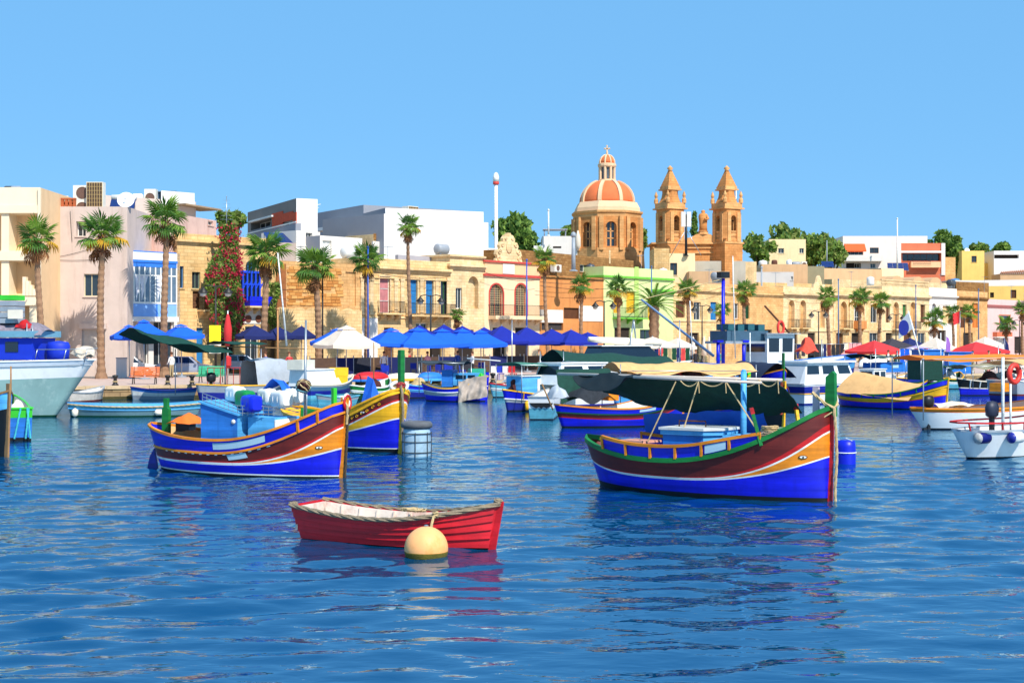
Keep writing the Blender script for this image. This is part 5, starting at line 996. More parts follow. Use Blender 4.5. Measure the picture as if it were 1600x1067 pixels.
class Bld(Fr):
 def __init__(s, name, label, pa, pb, ytop, m, t=7.0, Y=None, depth=9.0, cat='house', base=Q, group=None, yref=None):
  if Y is None: A, B = SP(pa, t), SP(pb, t)
  else:
   Ya, Yb = Y if isinstance(Y, (tuple, list)) else (Y, Y); m_ = (pa + pb) / 2 if pb < 1600 else pa; Ya, Yb = (YR(m_, Ya), YR(m_, Yb)); A, B = W(pa, CY, Ya), W(pb, CY, Yb)
  d = B - A; s.w_ = math.hypot(d.x, d.y); s.A = A; s.Bp = B
  super().__init__((A.x, A.y, base), math.atan2(d.y, d.x))
  s.m = m; s.dp = depth; s.base = base; s.root = thing(name, label, cat, s.loc, s.rz, group)
  s.zt = zat(ytop, A.y) - base; s.holes = []; s.deep = {}
 def R(s, px0, px1, py0, py1, y=0.0):
  """rectangle of the photograph on the plane y -> x0, x1, z0, z1"""
  xa, za = s.pix(px0, (py0 + py1) / 2, y); xb, _ = s.pix(px1, (py0 + py1) / 2, y); xm = (px0 + px1) / 2
  return xa, xb, s.pix(xm, py1, y)[1], s.pix(xm, py0, y)[1]
 def hole(s, x0, x1, z0, z1, arch=False, depth=.22): s.holes.append((max(.05, x0), min(s.w_ - .05, x1), max(.0, z0), min(s.zt - .1, z1), arch, depth))
 def shell(s, roof=ROOFM, par=.5, side_m=None, front_m=None, pth=.22, back=True):
  """walls with real openings, flat roof behind a parapet"""
  mb = MB(); w, zt, dp = s.w_, s.zt, s.dp; hs = s.holes
  xs = sorted({0, w, *[h[0] for h in hs], *[h[1] for h in hs]}); zs = sorted({-.4, zt, *[h[2] for h in hs], *[h[3] for h in hs]})
  for i in range(len(xs) - 1):
   for j in range(len(zs) - 1):
    cx, cz = (xs[i] + xs[i+1]) / 2, (zs[j] + zs[j+1]) / 2
    if any(h[0] < cx < h[1] and h[2] < cz < h[3] for h in hs): continue
    mb.add([(xs[i], 0, zs[j]), (xs[i+1], 0, zs[j]), (xs[i+1], 0, zs[j+1]), (xs[i], 0, zs[j+1])], [(0, 1, 2, 3)])
  for x0, x1, z0, z1, arch, d in hs:
   if not arch:
    mb.add([(x0, 0, z0), (x1, 0, z0), (x1, 0, z1), (x0, 0, z1), (x0, d, z0), (x1, d, z0), (x1, d, z1), (x0, d, z1)], [(0, 4, 5, 1), (1, 5, 6, 2), (2, 6, 7, 3), (3, 7, 4, 0)])
   else:
    r = (x1 - x0) / 2; cx = (x0 + x1) / 2; zc = z1 - r; n = 10
    arc = [(cx - r * math.cos(k * PI / n), zc + r * math.sin(k * PI / n)) for k in range(n + 1)]
    for k in range(n):
     a, b = arc[k], arc[k+1]; c = (x0, z1) if k < n / 2 else (x1, z1)
     mb.add([(a[0], 0, a[1]), (b[0], 0, b[1]), (c[0], 0, c[1])], [(0, 1, 2)])
     mb.add([(a[0], 0, a[1]), (a[0], d, a[1]), (b[0], d, b[1]), (b[0], 0, b[1])], [(0, 1, 2, 3)])
    mb.add([(x0, 0, z0), (x1, 0, z0), (x1, 0, zc), (x0, 0, zc), (x0, d, z0), (x1, d, z0), (x1, d, zc), (x0, d, zc)], [(0, 4, 5, 1), (1, 5, 6, 2), (3, 7, 4, 0)])
  mats = [front_m or s.m, side_m or s.m]; k = 1
  mb.add([(0, 0, -.4), (0, dp, -.4), (0, dp, zt), (0, 0, zt)], [(0, 3, 2, 1)], k)
  mb.add([(w, 0, -.4), (w, dp, -.4), (w, dp, zt), (w, 0, zt)], [(0, 1, 2, 3)], k)
  mb.add([(0, dp, -.4), (w, dp, -.4), (w, dp, zt), (0, dp, zt)], [(0, 3, 2, 1)], k)
  p = pth   # parapet: top ring and inner faces
  o = [(0, 0), (w, 0), (w, dp), (0, dp)]; q = [(p, p), (w - p, p), (w - p, dp - p), (p, dp - p)]
  for i in range(4):
   j = (i + 1) % 4; mb.add([(*o[i], zt), (*o[j], zt), (*q[j], zt), (*q[i], zt)], [(0, 1, 2, 3)], k); mb.add([(*q[i], zt), (*q[j], zt), (*q[j], zt - par), (*q[i], zt - par)], [(0, 1, 2, 3)], k)
  mb.obj('wall', mats, s.root)
  mb = MB(); mb.add([(*a, zt - par) for a in q], [(0, 1, 2, 3)]); s.roof = mb.obj('roof', roof, s.root)
  return s
 def fill(s, x0, x1, z0, z1, kind='glass', fm=FRW, pm=None, arch=False, d=.22, cols=2, rows=1, name='window'):
  y = d - .06; mb = MB(); f = .05
  if kind in ('glass', 'grille'):
   mb.box((x0, y, z0), (x0 + f, y + .06, z1)); mb.box((x1 - f, y, z0), (x1, y + .06, z1)); mb.box((x0 + f, y + .002, z0), (x1 - f, y + .058, z0 + f)); mb.box((x0 + f, y + .002, z1 - f), (x1 - f, y + .058, z1))
   for i in range(1, cols): x = x0 + (x1 - x0) * i / cols; mb.box((x - .02, y + .004, z0 + f), (x + .02, y + .054, z1 - f))
   for i in range(1, rows): z = z0 + (z1 - z0) * i / rows; mb.box((x0 + f, y + .006, z - .02), (x1 - f, y + .05, z + .02))
   o = mb.obj(name, fm, s.root)
   mb = MB(); mb.box((x0 + .005, y + .06, z0), (x1 - .005, y + .08, z1)); mb.obj('pane', pm or PANE, o)
   if kind == 'grille':
    mb = MB()
    for i in range(1, 7): x = x0 + (x1 - x0) * i / 7; mb.box((x - .014, y - .06, z0), (x + .014, y - .035, z1))
    for i in range(1, int((z1 - z0) / .22)): z = z0 + .22 * i; mb.box((x0, y - .055, z - .012), (x1, y - .04, z + .012))
    mb.obj('grille', mat('grille_cream', (226, 196, 140), .7, .1, 4), o)
  elif kind in ('shutter', 'door'):
   n = 2 if x1 - x0 > .8 else 1; o = None
   for i in range(n):
    a = x0 + (x1 - x0) * i / n + .01; b = x0 + (x1 - x0) * (i + 1) / n - .01; mb = MB()
    mb.box((a, y, z0), (a + .07, y + .05, z1)); mb.box((b - .07, y, z0), (b, y + .05, z1))
    for zz in (z0, (z0 + z1) / 2 - .04, z1 - .08): mb.box((a + .07, y + .002, zz), (b - .07, y + .048, zz + .08))
    if kind == 'shutter':
     k = int((z1 - z0) / .12)
     for j in range(k): z = z0 + (z1 - z0) * (j + .5) / k; mb.add([(a + .06, y + .005, z - .05), (b - .06, y + .005, z - .05), (b - .06, y + .045, z + .05), (a + .06, y + .045, z + .05)], [(0, 1, 2, 3)])
    mb.box((a + .05, y + .046, z0 + .01), (b - .05, y + .055, z1 - .01)); o = mb.obj('shutter_leaf' if kind == 'shutter' else 'door_leaf', fm, s.root)
  elif kind == 'roller':
   k = int((z1 - z0) / .10)
   for j in range(k): z = z0 + (z1 - z0) * j / k; mb.box((x0, y + .01 * (j % 2), z), (x1, y + .05, z + (z1 - z0) / k - .01))
   o = mb.obj('roller_shutter', fm, s.root)
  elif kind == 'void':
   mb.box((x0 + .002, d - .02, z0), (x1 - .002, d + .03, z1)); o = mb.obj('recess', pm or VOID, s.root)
  return o
 def win(s, px0, px1, py0, py1, kind='glass', fm=FRW, arch=False, d=.22, surround=None, cols=2, rows=1, pm=None, sill=True, name='window', sur_w=.13):
  x0, x1, z0, z1 = s.R(px0, px1, py0, py1); x0, x1 = max(.06, x0), min(s.w_ - .06, x1); z0 = max(.02, z0); z1 = min(z1, s.zt - .12); s.hole(x0, x1, z0, z1, arch, d)
  o = s.fill(x0, x1, z0, z1, kind, fm, pm, arch, d, cols, rows, name)
  if surround:
   mb = MB(); q = sur_w
   if arch:
    r = (x1 - x0) / 2; cx = (x0 + x1) / 2; zc = z1 - r
    mb.box((x0 - q, -.05, z0), (x0 + .004, .05, zc)); mb.box((x1 - .004, -.05, z0), (x1 + q, .05, zc)); n = 12
    for k in range(n):
     a, b = k * PI / n, (k + 1) * PI / n; P = lambda rr, t: (cx - rr * math.cos(t), zc + rr * math.sin(t))
     mb.prism([P(r - .004, a), P(r + q, a), P(r + q, b), P(r - .004, b)], -.05, .05, 'y')
   else:
    mb.box((x0 - q, -.045, z0), (x0, .05, z1)); mb.box((x1, -.045, z0), (x1 + q, .05, z1)); mb.box((x0 - q - .05, -.07, z1), (x1 + q + .05, .05, z1 + q * 1.1))
   mb.obj('window_surround', surround, s.root, fix=True)
  elif sill and z0 > 1.2 and kind == 'glass':
   mb = MB(); mb.box((x0 - .08, -.08, z0 - .09), (x1 + .08, .1, z0 - .002)); mb.obj('window_sill', s.m, s.root)
  return o
 def band(s, py, h, out, m, x0=None, x1=None, name='cornice', px=None, prof=True, left=True):
  """moulding along the front (and returned round the left side) whose top edge passes through py at the left corner"""
  z = s.pix(px if px is not None else 800 + F * s.loc.x / s.loc.y, py)[1]; a = -out if x0 is None else x0; b = s.w_ if x1 is None else x1
  mb = MB(); mb.box((a, -out, z - h * .45), (b, .06, z));
  if prof: mb.box((a + out * .4, -out * .6, z - h * .75), (b - .003, .06, z - h * .45)); mb.box((a + out * .7, -out * .3, z - h), (b - .006, .06, z - h * .75))
  if left and x0 is None: mb.box((-out, .06, z - h * .45), (.05, min(s.dp, 6), z - .002))
  return mb.obj(name, m, s.root)
 def balcony(s, px0, px1, py, dep=.9, hr=1.0, slab=None, rail=IRON, corb=3, panel=None, th=.14):
  x0, z = s.pix(px0, py); x1, _ = s.pix(px1, py); slab = slab or s.m
  mb = MB(); mb.box((x0, -dep, z - th), (x1, -.002, z)); o = mb.obj('balcony', slab, s.root)
  for i in range(corb):
   x = x0 + (x1 - x0) * (i + .5) / corb; mb = MB(); mb.prism([(-.004, z - th - .55), (-.004, z - th - .003), (-dep * .8, z - th - .003), (-dep * .75, z - th - .16), (-.25, z - th - .3)], x - .11, x + .11, 'x'); mb.obj('corbel', slab, o, fix=True)
  mb = MB()
  if panel is None:
   n = max(4, int((x1 - x0) / .14))
   for i in range(n + 1): x = x0 + .03 + (x1 - x0 - .06) * i / n; mb.box((x - .011, -dep + .03, z), (x + .011, -dep + .05, z + hr))
   for i in range(1, int(dep / .14)):
    for x in (x0 + .03, x1 - .03): mb.box((x - .011, -dep + .14 * i, z), (x + .011, -dep + .14 * i + .022, z + hr))
   mb.box((x0, -dep + .02, z + hr), (x1, -dep + .06, z + hr + .04)); mb.box((x0, -dep + .06, z + hr), (x0 + .05, 0, z + hr + .04)); mb.box((x1 - .05, -dep + .06, z + hr), (x1, 0, z + hr + .04)); mb.box((x0, -dep + .025, z + .1), (x1, -dep + .055, z + .13))
   mb.obj('railing', rail, o)
  else:
   mb.box((x0, -dep, z + .002), (x1, -dep + .1, z + hr)); mb.box((x0, -dep + .1, z + .002), (x0 + .1, 0, z + hr - .002)); mb.box((x1 - .1, -dep + .1, z + .002), (x1, 0, z + hr - .002)); mb.obj('railing', panel, o)
  return o
 def top(s, px, y=1.5):
  """a point on the roof in line with px"""
  x, _ = s.pix(px, CY, y); return x
 def box(s, name, px0, px1, py0, py1, y0, dep, m, parent=None):
  x0, x1, z0, z1 = s.R(px0, px1, py0, py1, y0); mb = MB(); mb.box((x0, y0, z0), (x1, y0 + dep, z1)); return mb.obj(name, m, parent or s.root)
 def blocks(s, px0, px1, py0, py1, course=.3, bw=.62, mats=None, y=-.05):
  x0, x1, z0, z1 = s.R(px0, px1, py0, py1); rnd = random.Random(int(px0)); ms = []
  for m in mats:
   for wv in (.75, 1.0, 1.25):
    w, h, e = bw * wv / 2 - .012, course / 2 - .012, .018
    mb = MB(); mb.add([(-w, .08, -h), (w, .08, -h), (w, .08, h), (-w, .08, h), (-w, 0, -h), (w, 0, -h), (w, 0, h), (-w, 0, h), (-w + e, -e, -h + e), (w - e, -e, -h + e), (w - e, -e, h - e), (-w + e, -e, h - e)],
     [(0, 1, 5, 4), (1, 2, 6, 5), (2, 3, 7, 6), (3, 0, 4, 7), (4, 5, 9, 8), (5, 6, 10, 9), (6, 7, 11, 10), (7, 4, 8, 11), (8, 9, 10, 11)]); ms.append((mb.mesh('stone', m), bw * wv))
  z = z0 + course / 2; j = 0; n = 0
  while z < z1:
   x = x0 + (bw * .5 if j % 2 else 0) * rnd.uniform(.6, 1)
   while x < x1 - .2:
    me, w = rnd.choice(ms)
    if x + w > x1 + .1: break
    if n < 290 and rnd.random() > .04: link('stone', me, s.root, (x + w / 2, y + rnd.uniform(-.015, .02), z)); n += 1
    x += w
   z += course; j += 1

# roof clutter -- each one a thing on a roof
def tank(p, r, h, m, lab, rz=0, lying=False, L=1.4):
 t = thing('water_tank', lab, 'water tank', p, rz)
 mb = MB(); mb.smooth = True
 if lying:
  pr = [(.001, -L/2), (r * .8, -L/2 + .02), (r, -L/2 + .12), (r, L/2 - .12), (r * .8, L/2 - .02), (.001, L/2)]; mb.lathe(pr, 16); o = mb.obj('tank_body', m, t); o.rotation_euler = (0, PI/2, 0); o.location = (0, 0, r + .25)
  for x in (-L * .3, L * .3): b = MB(); b.box((x - .05, -r * .7, 0), (x + .05, r * .7, .32)); b.obj('cradle', STEEL, t)
 else:
  mb.lathe([(r, 0), (r * 1.02, h * .3), (r, h * .6), (r * 1.02, h * .9), (r * .7, h * 1.03), (.001, h * 1.06)], 18); mb.obj('tank_body', m, t)
  b = MB(); b.lathe([(.14, h * 1.04), (.14, h * 1.12), (.001, h * 1.13)], 10); b.obj('lid', m, t)
 return t
def aircon(p, w, d, h, lab, rz=0, fans=1, grille=False):
 t = thing('air_conditioner', lab, 'air conditioner', p, rz); mb = MB(); mb.box((-w/2, -d/2, .08), (w/2, d/2, h)); mb.box((-w/2 + .05, -d/2 + .05, 0), (-w/2 + .15, d/2 - .05, .08)); mb.box((w/2 - .15, -d/2 + .05, 0), (w/2 - .05, d/2 - .05, .08)); mb.obj('casing', mat('ac_casing', (226, 220, 206), .6, .06, 3, dirt=(180, 160, 130), dirt_amt=.4), t)
 for i in range(fans):
  z = .08 + (h - .08) * (i + .5) / fans; r = min(w, (h - .1) / fans) * .4
  if not grille:
   mb = MB(); mb.lathe([(r, 0), (r, .03), (r * .9, .03), (r * .9, .012), (.001, .012)], 18); o = mb.obj('fan', mat('fan_brown', (110, 80, 66), .6, .15, 4), t); o.location = (w * .1 if fans > 1 else 0, -d/2, z); o.rotation_euler = (PI/2, 0, 0)
  else:
   mb = MB(); mb.box((-w/2 + .06, -d/2 - .02, .14), (w/2 - .06, -d/2 - .002, h - .06), 0)
   for k in range(7): x = -w/2 + .06 + (w - .12) * k / 6; mb.box((x - .015, -d/2 - .045, .14), (x + .015, -d/2 - .02, h - .06), 1)
   for k in range(9): zz = .14 + (h - .2) * k / 8; mb.box((-w/2 + .06, -d/2 - .04, zz - .012), (w/2 - .06, -d/2 - .022, zz + .012), 1)
   mb.obj('grille', [mat('grille_dark', (80, 62, 46), .7, .15, 4), mat('grille_brass', (196, 164, 110), .6, .1, 4)], t)
 return t
def dish(p, r, lab, rz=0):
 t = thing('satellite_dish', lab, 'satellite dish', p, rz); mb = MB(); mb.smooth = True; pr = [(max(.001, r * i / 8), .22 * r * (i / 8) ** 2) for i in range(9)]; mb.lathe(pr, 24); mb.lathe([(a, z - .015) for a, z in pr], 24)
 o = mb.obj('reflector', mat('dish_white', (232, 230, 226), .5, .04, 2), t); o.location = (0, 0, r * 1.25); o.rotation_euler = (math.radians(68), 0, 0)
 mb = MB(); mb.tube([(0, .05, 0), (0, .05, r * 1.25)], .035, 8); mb.obj('mast', STEEL, t); mb = MB(); mb.tube([(0, 0, r * .7), (0, -r * .7, r * 1.4)], .015, 5); mb.cbox((0, -r * .7, r * 1.42), (.08, .08, .1)); mb.obj('feed_arm', STEEL, t); return t
def solar(p, w, h, lab, rz=0, cols=3, rows=2, tankm=None, tilt=45):
 t = thing('solar_panel', lab, 'solar panel', p, rz); c, s_ = math.cos(math.radians(tilt)), math.sin(math.radians(tilt))
 for i in range(cols):
  for j in range(rows):
   u0, u1 = -w/2 + w * i / cols + .015, -w/2 + w * (i + 1) / cols - .015; v0, v1 = h * j / rows + .015, h * (j + 1) / rows - .015
   mb = MB(); n = (0, -s_ * .04, c * .04); P = lambda u, v: (u, v * c, .15 + v * s_)
   a = [P(u0, v0), P(u1, v0), P(u1, v1), P(u0, v1)]; mb.add(a + [tuple(q + w_ for q, w_ in zip(x, n)) for x in a], [(4, 5, 6, 7), (0, 1, 5, 4), (1, 2, 6, 5), (2, 3, 7, 6), (3, 0, 4, 7), (3, 2, 1, 0)]); mb.obj('panel', mat('solar_cell', (28, 48, 104), .12, .2, 4, spec=.7), t)
 mb = MB()
 for x in (-w/2 + .1, w/2 - .1): mb.obox((x, 0, .12), (x, h * c, .12 + h * s_), .05, .05); mb.obox((x, h * c, 0), (x, h * c, .1 + h * s_), .05, .05); mb.obox((x, 0, .03), (x, h * c, .03), .05, .05)
 mb.obj('stand', STEEL, t)
 if tankm: mb = MB(); mb.smooth = True; mb.lathe([(.001, -w/2), (.22, -w/2 + .03), (.24, w/2 - .03), (.001, w/2)], 14); o = mb.obj('boiler_tank', tankm, t); o.rotation_euler = (0, PI/2, 0); o.location = (0, h * c + .1, .3 + h * s_)
 return t
def pole(name, px, py0, py1, Y, r, m, lab, cat='pole', ball=None, base=Q, arm=None):
 """upright at px from the level of py1 (or the ground) to py0"""
 Y = YR(px, Y); p = W(px, CY, Y); z1 = zat(py0, Y); z0 = zat(py1, Y) if py1 else base
 t = thing(name, lab, cat, (p.x, p.y, z0)); mb = MB(); mb.tube([(0, 0, 0), (0, 0, (z1 - z0) * .5), (0, 0, z1 - z0)], [r * 1.15, r, r * .85], 10); mb.lathe([(r * 2.2, 0), (r * 2.2, .06), (r * 1.3, .14)], 10); mb.obj('shaft', m, t)
 if ball:
  mb = MB(); mb.smooth = True; mb.lathe([(r * 1.2, 0), (ball[0], .12 * ball[0]), (ball[0], ball[1] * .3)], 12); mb.obj('collar', REDT, t).location = (0, 0, z1 - z0 - ball[1] * .25)
  mb = MB(); mb.smooth = True; mb.lathe([(ball[0], 0), (ball[0] * 1.02, ball[1] * .5), (ball[0] * .6, ball[1] * .9), (.001, ball[1])], 12); mb.obj('cap', WHITE, t).location = (0, 0, z1 - z0 + ball[1] * .06)
 else:
  mb = MB(); mb.smooth = True; mb.lathe([(r * .9, 0), (r * 1.5, r), (r * .9, r * 2.4), (.001, r * 2.8)], 8); mb.obj('finial', m, t).location = (0, 0, z1 - z0)
 return t
def on(b, px, y=1.2, par=.5): return b.w(b.top(px, y), y, b.zt - par)

# ---- left block
b = Bld('apartment_house', 'beige apartment house with deep loggias at the left edge', -110, 62, 293, BEIGE, Y=99, depth=12, cat='building')
for x0, x1, y0, y1 in ((-60, 2, 334, 392), (14, 58, 334, 392), (-60, 2, 408, 462), (14, 58, 408, 462), (14, 46, 478, 583), (-60, 2, 478, 583)):
 a = b.R(x0, x1, y0, y1); b.hole(*a, False, 1.6); b.fill(*a, 'void', pm=BEIGE, d=1.6)
b.shell(front_m=BEIGE2)
for y0, y1 in ((321, 333), (393, 407), (464, 477)): b.box('floor_beam', -105, 60, y0, y1, -.16, .15, BEIGE2)
b.box('corner_pilaster', 59, 63, 293, 583, -.2, .19, BEIGE2)
x0, x1, z0, z1 = b.R(44, 60, 444, 462); mb = MB()
for i in range(4): mb.box((x0 - .35 + .22 * i, -.14, z0), (x0 - .35 + .22 * (i + 1) + .02, .3, z1 + .5 - .28 * i))
mb.obj('stepped_parapet', BEIGE2, b.root)
aL = b
b = Bld('rendered_house', 'tall plain pinkish house with one sliding window beside the beige block', 62, 199, 323, PINKG, Y=103.5, depth=10)
b.win(131, 154, 428, 463, 'glass', mat('frame_cream', (226, 210, 170), .6, .05, 3), cols=2, sill=True)
b.win(119, 134, 346, 369, 'glass', FRW, d=.5); b.win(128, 164, 515, 549, 'roller', mat('roller_grey', (206, 196, 186), .6, .06, 4))
b.win(91, 93, 470, 480, 'void'); b.win(63, 76, 490, 583, 'door', mat('door_cream', (214, 196, 170), .6, .05, 3), sill=False)
b.shell()
mb = MB(); x, z = b.pix(91, 488); mb.box((x - .1, -.12, z), (x + .12, -.002, z + .45)); mb.obj('meter_box', PINKG, b.root)
x0, x1, z0, z1 = b.R(125, 167, 505, 514); mb = MB(); mb.box((x0, -.25, z0), (x1, -.002, z1)); mb.obj('shutter_hood', PINKG, b.root)
for i, (a, c) in enumerate((((63, 404), (158, 405)), ((70, 404), (150, 386)), ((110, 330), (113, 378)))):
 p, q = b.pix(*a), b.pix(*c); mb = MB(); mb.tube(sag((p[0], -.06, p[1]), (q[0], -.06, q[1]), .12), .015, 4); mb.obj('cable', DARK, b.root)
bp = b; r = b.rz
tank(on(b, 76, 3.2), .42, 1.0, mat('tank_steel', (168, 172, 178), .35, .08, 2, metal=.4), 'lying steel water tank at the left end of the pinkish roof', 0, True, 2.2)
tank(on(b, 94, 2.4), .26, 1.35, mat('tank_white', (224, 224, 220), .5, .05, 2), 'upright white water cylinder on the pinkish roof, left of the fan unit', 0)
tank(on(b, 104, 2.4), .26, 1.35, MATS['tank_white'], 'second upright white water cylinder on the pinkish roof, right of its twin', 0)
tank(on(b, 103, 5.4), .45, 1.8, MATS['tank_white'], 'lying white tank behind the upright cylinders', 0, True, 1.7)
aircon(on(b, 128, 3.0), 1.15, .6, 2.35, 'twin-fan air conditioning unit on the pinkish roof', 0, 2)
aircon(on(b, 150, 2.6), 1.25, .7, 2.55, 'tall air conditioning unit with barred front, right of the twin-fan unit', 0, 1, True)
solar(on(b, 188, 3.5), 1.9, 1.6, 'solar water heater panels with tank on the left roofs', 0, 2, 1, MATS['tank_white'], 55)
x0, x1, z0, z1 = b.R(66, 116, 312, 323, .1); mb = MB()
for i in range(9):
 x = x0 + (x1 - x0) * i / 8; mb.box((x - .09, .1, z0 - .1), (x + .09, .3, z1))
 if i < 8: mb.obox((x + .05, .2, z0), (x + (x1 - x0) / 8 - .05, .2, z1 - .05), .08, .08); mb.obox((x + .05, .2, z1 - .05), (x + (x1 - x0) / 8 - .05, .2, z0), .08, .08)
mb.box((x0 - .1, .08, z1 - .002), (x1 + .1, .32, z1 + .12)); mb.obj('roof_balustrade', mat('balustrade_terracotta', (176, 92, 54), .85, .15, 3), b.root)
tank(on(aL, 14, 3), .34, .7, mat('tank_black', (70, 74, 80), .4, .1, 2), 'dark lying tank on the beige apartment roof, left one', 0, True, .7)
tank(on(aL, 25, 3), .34, .7, mat('tank_grey', (150, 154, 160), .4, .1, 2), 'grey lying tank on the beige apartment roof, right one', 0, True, .8)

b = Bld('stepped_house', 'grey-pink upper house with white parapet behind the blue bay house', 150, 306, 304, PINKG, Y=(112, 118), depth=8)
b.shell();
for x0, x1 in ((252, 304),): b.box('white_parapet', x0, x1, 300, 321, -.06, .05, PLW2)
bu = b
x0, x1, z0, z1 = b.R(290, 346, 322, 329, -1.5); mb = MB(); mb.add([(x0, -1.5, z1), (x1, -1.5, z0 + .1), (x1, 2, z0 + .25), (x0, 2, z1 + .15), (x0, -1.5, z1 + .12), (x1, -1.5, z0 + .22), (x1, 2, z0 + .37), (x0, 2, z1 + .27)], [(0,3,2,1),(4,5,6,7),(0,1,5,4),(1,2,6,5),(2,3,7,6),(3,0,4,7)]); mb.obj('lean_to_roof', mat('lean_to_boards', (150, 126, 100), .9, .2, 3), b.root)
b2 = Bld('roof_room', 'pink-washed roof room under a lean-to behind the yellow stone house', 268, 338, 333, mat('render_rose', (214, 178, 164), .9, .12, .8, .1, streak=.6, dirt=(160, 100, 80)), Y=(110, 117), depth=5); b2.win(325, 333, 338, 352, 'glass', FRW); b2.shell()
aircon(on(b, 236, 2.2), .95, .7, 1.5, 'cream roof unit above the blue bay house', 0, 1); tank(on(b, 215, 2.4), .42, .9, MATS['ac_casing'] if 'ac_casing' in MATS else PLW, 'cream drum lying on the roof left of the cream unit', 0, True, .9)
t = thing('roof_kiosk', 'small blue-grey open metal box on the roof above the white parapet', 'roof box', on(b, 262, 2.0)); mb = MB(); mb.box((-.75, -.5, 0), (-.7, .5, 1.35)); mb.box((.1, -.5, 0), (.75, .5, 1.3)); mb.box((-.8, -.55, 1.35), (.8, .55, 1.42)); mb.box((-.7, .4, 0), (.1, .5, 1.35)); mb.obj('metal_body', mat('metal_bluegrey', (120, 150, 176), .5, .1, 2), t)
dish(bp.w(bp.top(197, .4), .4, bp.zt - .3), .62, 'white satellite dish above the pinkish house corner', .1)

# ---- white house with blue bay
b = Bld('bay_window_house', 'white house with blue glazed bay over a dark shopfront', 196, 281, 392, PLW, depth=9)
b.win(203, 232, 503, 578, 'glass', FRW, cols=3, d=.3, sill=False, name='shop_window'); b.win(240, 272, 503, 578, 'glass', FRW, cols=3, d=.3, sill=False, name='shop_window'); b.shell()
yb = -1.9; X0, X1, _, _ = b.R(201, 276, 392, 500, yb)
def zz(py): return b.pix(201, py, yb)[1]
mb = MB(); mb.box((X0, yb, zz(494)), (X1, 0, zz(474)), 1); mb.box((X0, yb, zz(416)), (X1, 0, zz(409)), 0); mb.box((X0 - .05, yb - .06, zz(409) + .001), (X1 + .05, 0, zz(405)), 0); mb.box((X0 + .02, yb + .02, zz(405)), (X1, 0, zz(391)), 0)
bay = mb.obj('bay', [BAYB, BAYL], b.root)
mb = MB(); mb.box((X0 + .3, yb - .05, zz(407)), (X1 - .02, yb + .015, zz(393))); mb.obj('sign_board', PLW2, bay)
mb = MB(); mb.box((X0 - .12, yb - .12, zz(502)), (X1 + .12, 0, zz(494.2))); mb.obj('bay_base', PLW2, bay)
mb = MB(); mb.box((X0 - .03, yb - .03, zz(474)), (X1 + .03, yb + .1, zz(471)));
for i in range(10):
 x = X0 + (X1 - X0) * i / 9; mb.box((x - .05, yb + .001, zz(471)), (x + .05, yb + .08, zz(416)))
for y in [yb + k * -yb / 3 for k in range(1, 3)]: mb.box((X0 + .001, y - .05, zz(471)), (X0 + .08, y + .05, zz(416)))
mb.box((X0 + .05, yb + .01, zz(430)), (X1 - .05, yb + .07, zz(428))); mb.box((X0 + .01, yb + .08, zz(430)), (X0 + .07, 0, zz(428))); mb.obj('bay_frame', FRW, bay)
for i in range(9):
 xa, xb = X0 + (X1 - X0) * i / 9 + .05, X0 + (X1 - X0) * (i + 1) / 9 - .05
 mb = MB(); mb.box((xa, yb + .03, zz(471)), (xb, yb + .05, zz(430))); mb.box((xa, yb + .03, zz(428)), (xb, yb + .05, zz(416))); mb.obj('pane', mat('bay_glass', (96, 116, 134), .07, .3, .8, spec=.8), bay)
for i in (1, 2, 5): xa = X0 + (X1 - X0) * i / 9; mb = MB(); mb.add([(xa + .1, yb + .029, zz(430)), (xa + .75, yb + .029, zz(430)), (xa + .45, yb + .028, zz(450)), (xa + .2, yb + .029, zz(470))], [(0, 1, 2, 3)]); mb.obj('curtain', CURT, bay)
for i in range(3):
 ya, yc = yb * (1 - i / 3) + .05, yb * (1 - (i + 1) / 3) - .05; mb = MB(); mb.box((X0 + .03, ya, zz(471)), (X0 + .05, yc, zz(416))); mb.obj('pane', MATS['bay_glass'], bay)
mb = MB(); xm = X0 + (X1 - X0) * .58; mb.box((xm - .06, yb - .02, zz(494)), (xm + .06, yb + .01, zz(474))); mb.obj('panel_rib', BAYB, bay)

# ---- yellow stone house with bougainvillea and blue balcony
b = Bld('stone_house', 'yellow limestone house with blue timber balcony behind the bougainvillea', 277, 432, 364, ST_Y, depth=10)
b.win(300, 313, 425, 451, 'glass', mat('frame_sage', (120, 140, 120), .6, .1, 3), cols=2); b.win(281, 287, 416, 450, 'glass', FRBL, cols=1)
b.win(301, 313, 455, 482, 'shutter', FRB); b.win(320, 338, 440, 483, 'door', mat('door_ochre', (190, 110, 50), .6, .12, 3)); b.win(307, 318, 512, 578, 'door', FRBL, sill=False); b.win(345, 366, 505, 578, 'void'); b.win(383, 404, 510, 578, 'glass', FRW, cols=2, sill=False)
b.win(384, 400, 407, 428, 'glass', FRBL, arch=True, cols=3); b.shell()
b.band(374, .35, .28, ST_Y); b.balcony(308, 346, 484, .8, .95, ST_Y2, BROWN, 4)
o = b.balcony(379, 414, 478, 1.0, .75, ST_Y2, None, 3, BLUE)
x0, x1, z0, z1 = b.R(380, 413, 427, 464, -1.0); mb = MB()
for i in range(6): x = x0 + (x1 - x0) * i / 5; mb.box((x - .06, -1.0, z0 - .3), (x + .06, -.9, z1))
mb.box((x0, -1.02, z1), (x1, -.002, z1 + .18)); mb.box((x0, -1.01, (z0 + z1) / 2), (x1, -.95, (z0 + z1) / 2 + .1))
for i in range(5): x = x0 + (x1 - x0) * i / 5; mb.obox((x + .06, -.96, z0 + .7), (x + (x1 - x0) / 5, -.96, z0 + 1.3), .06, .06)
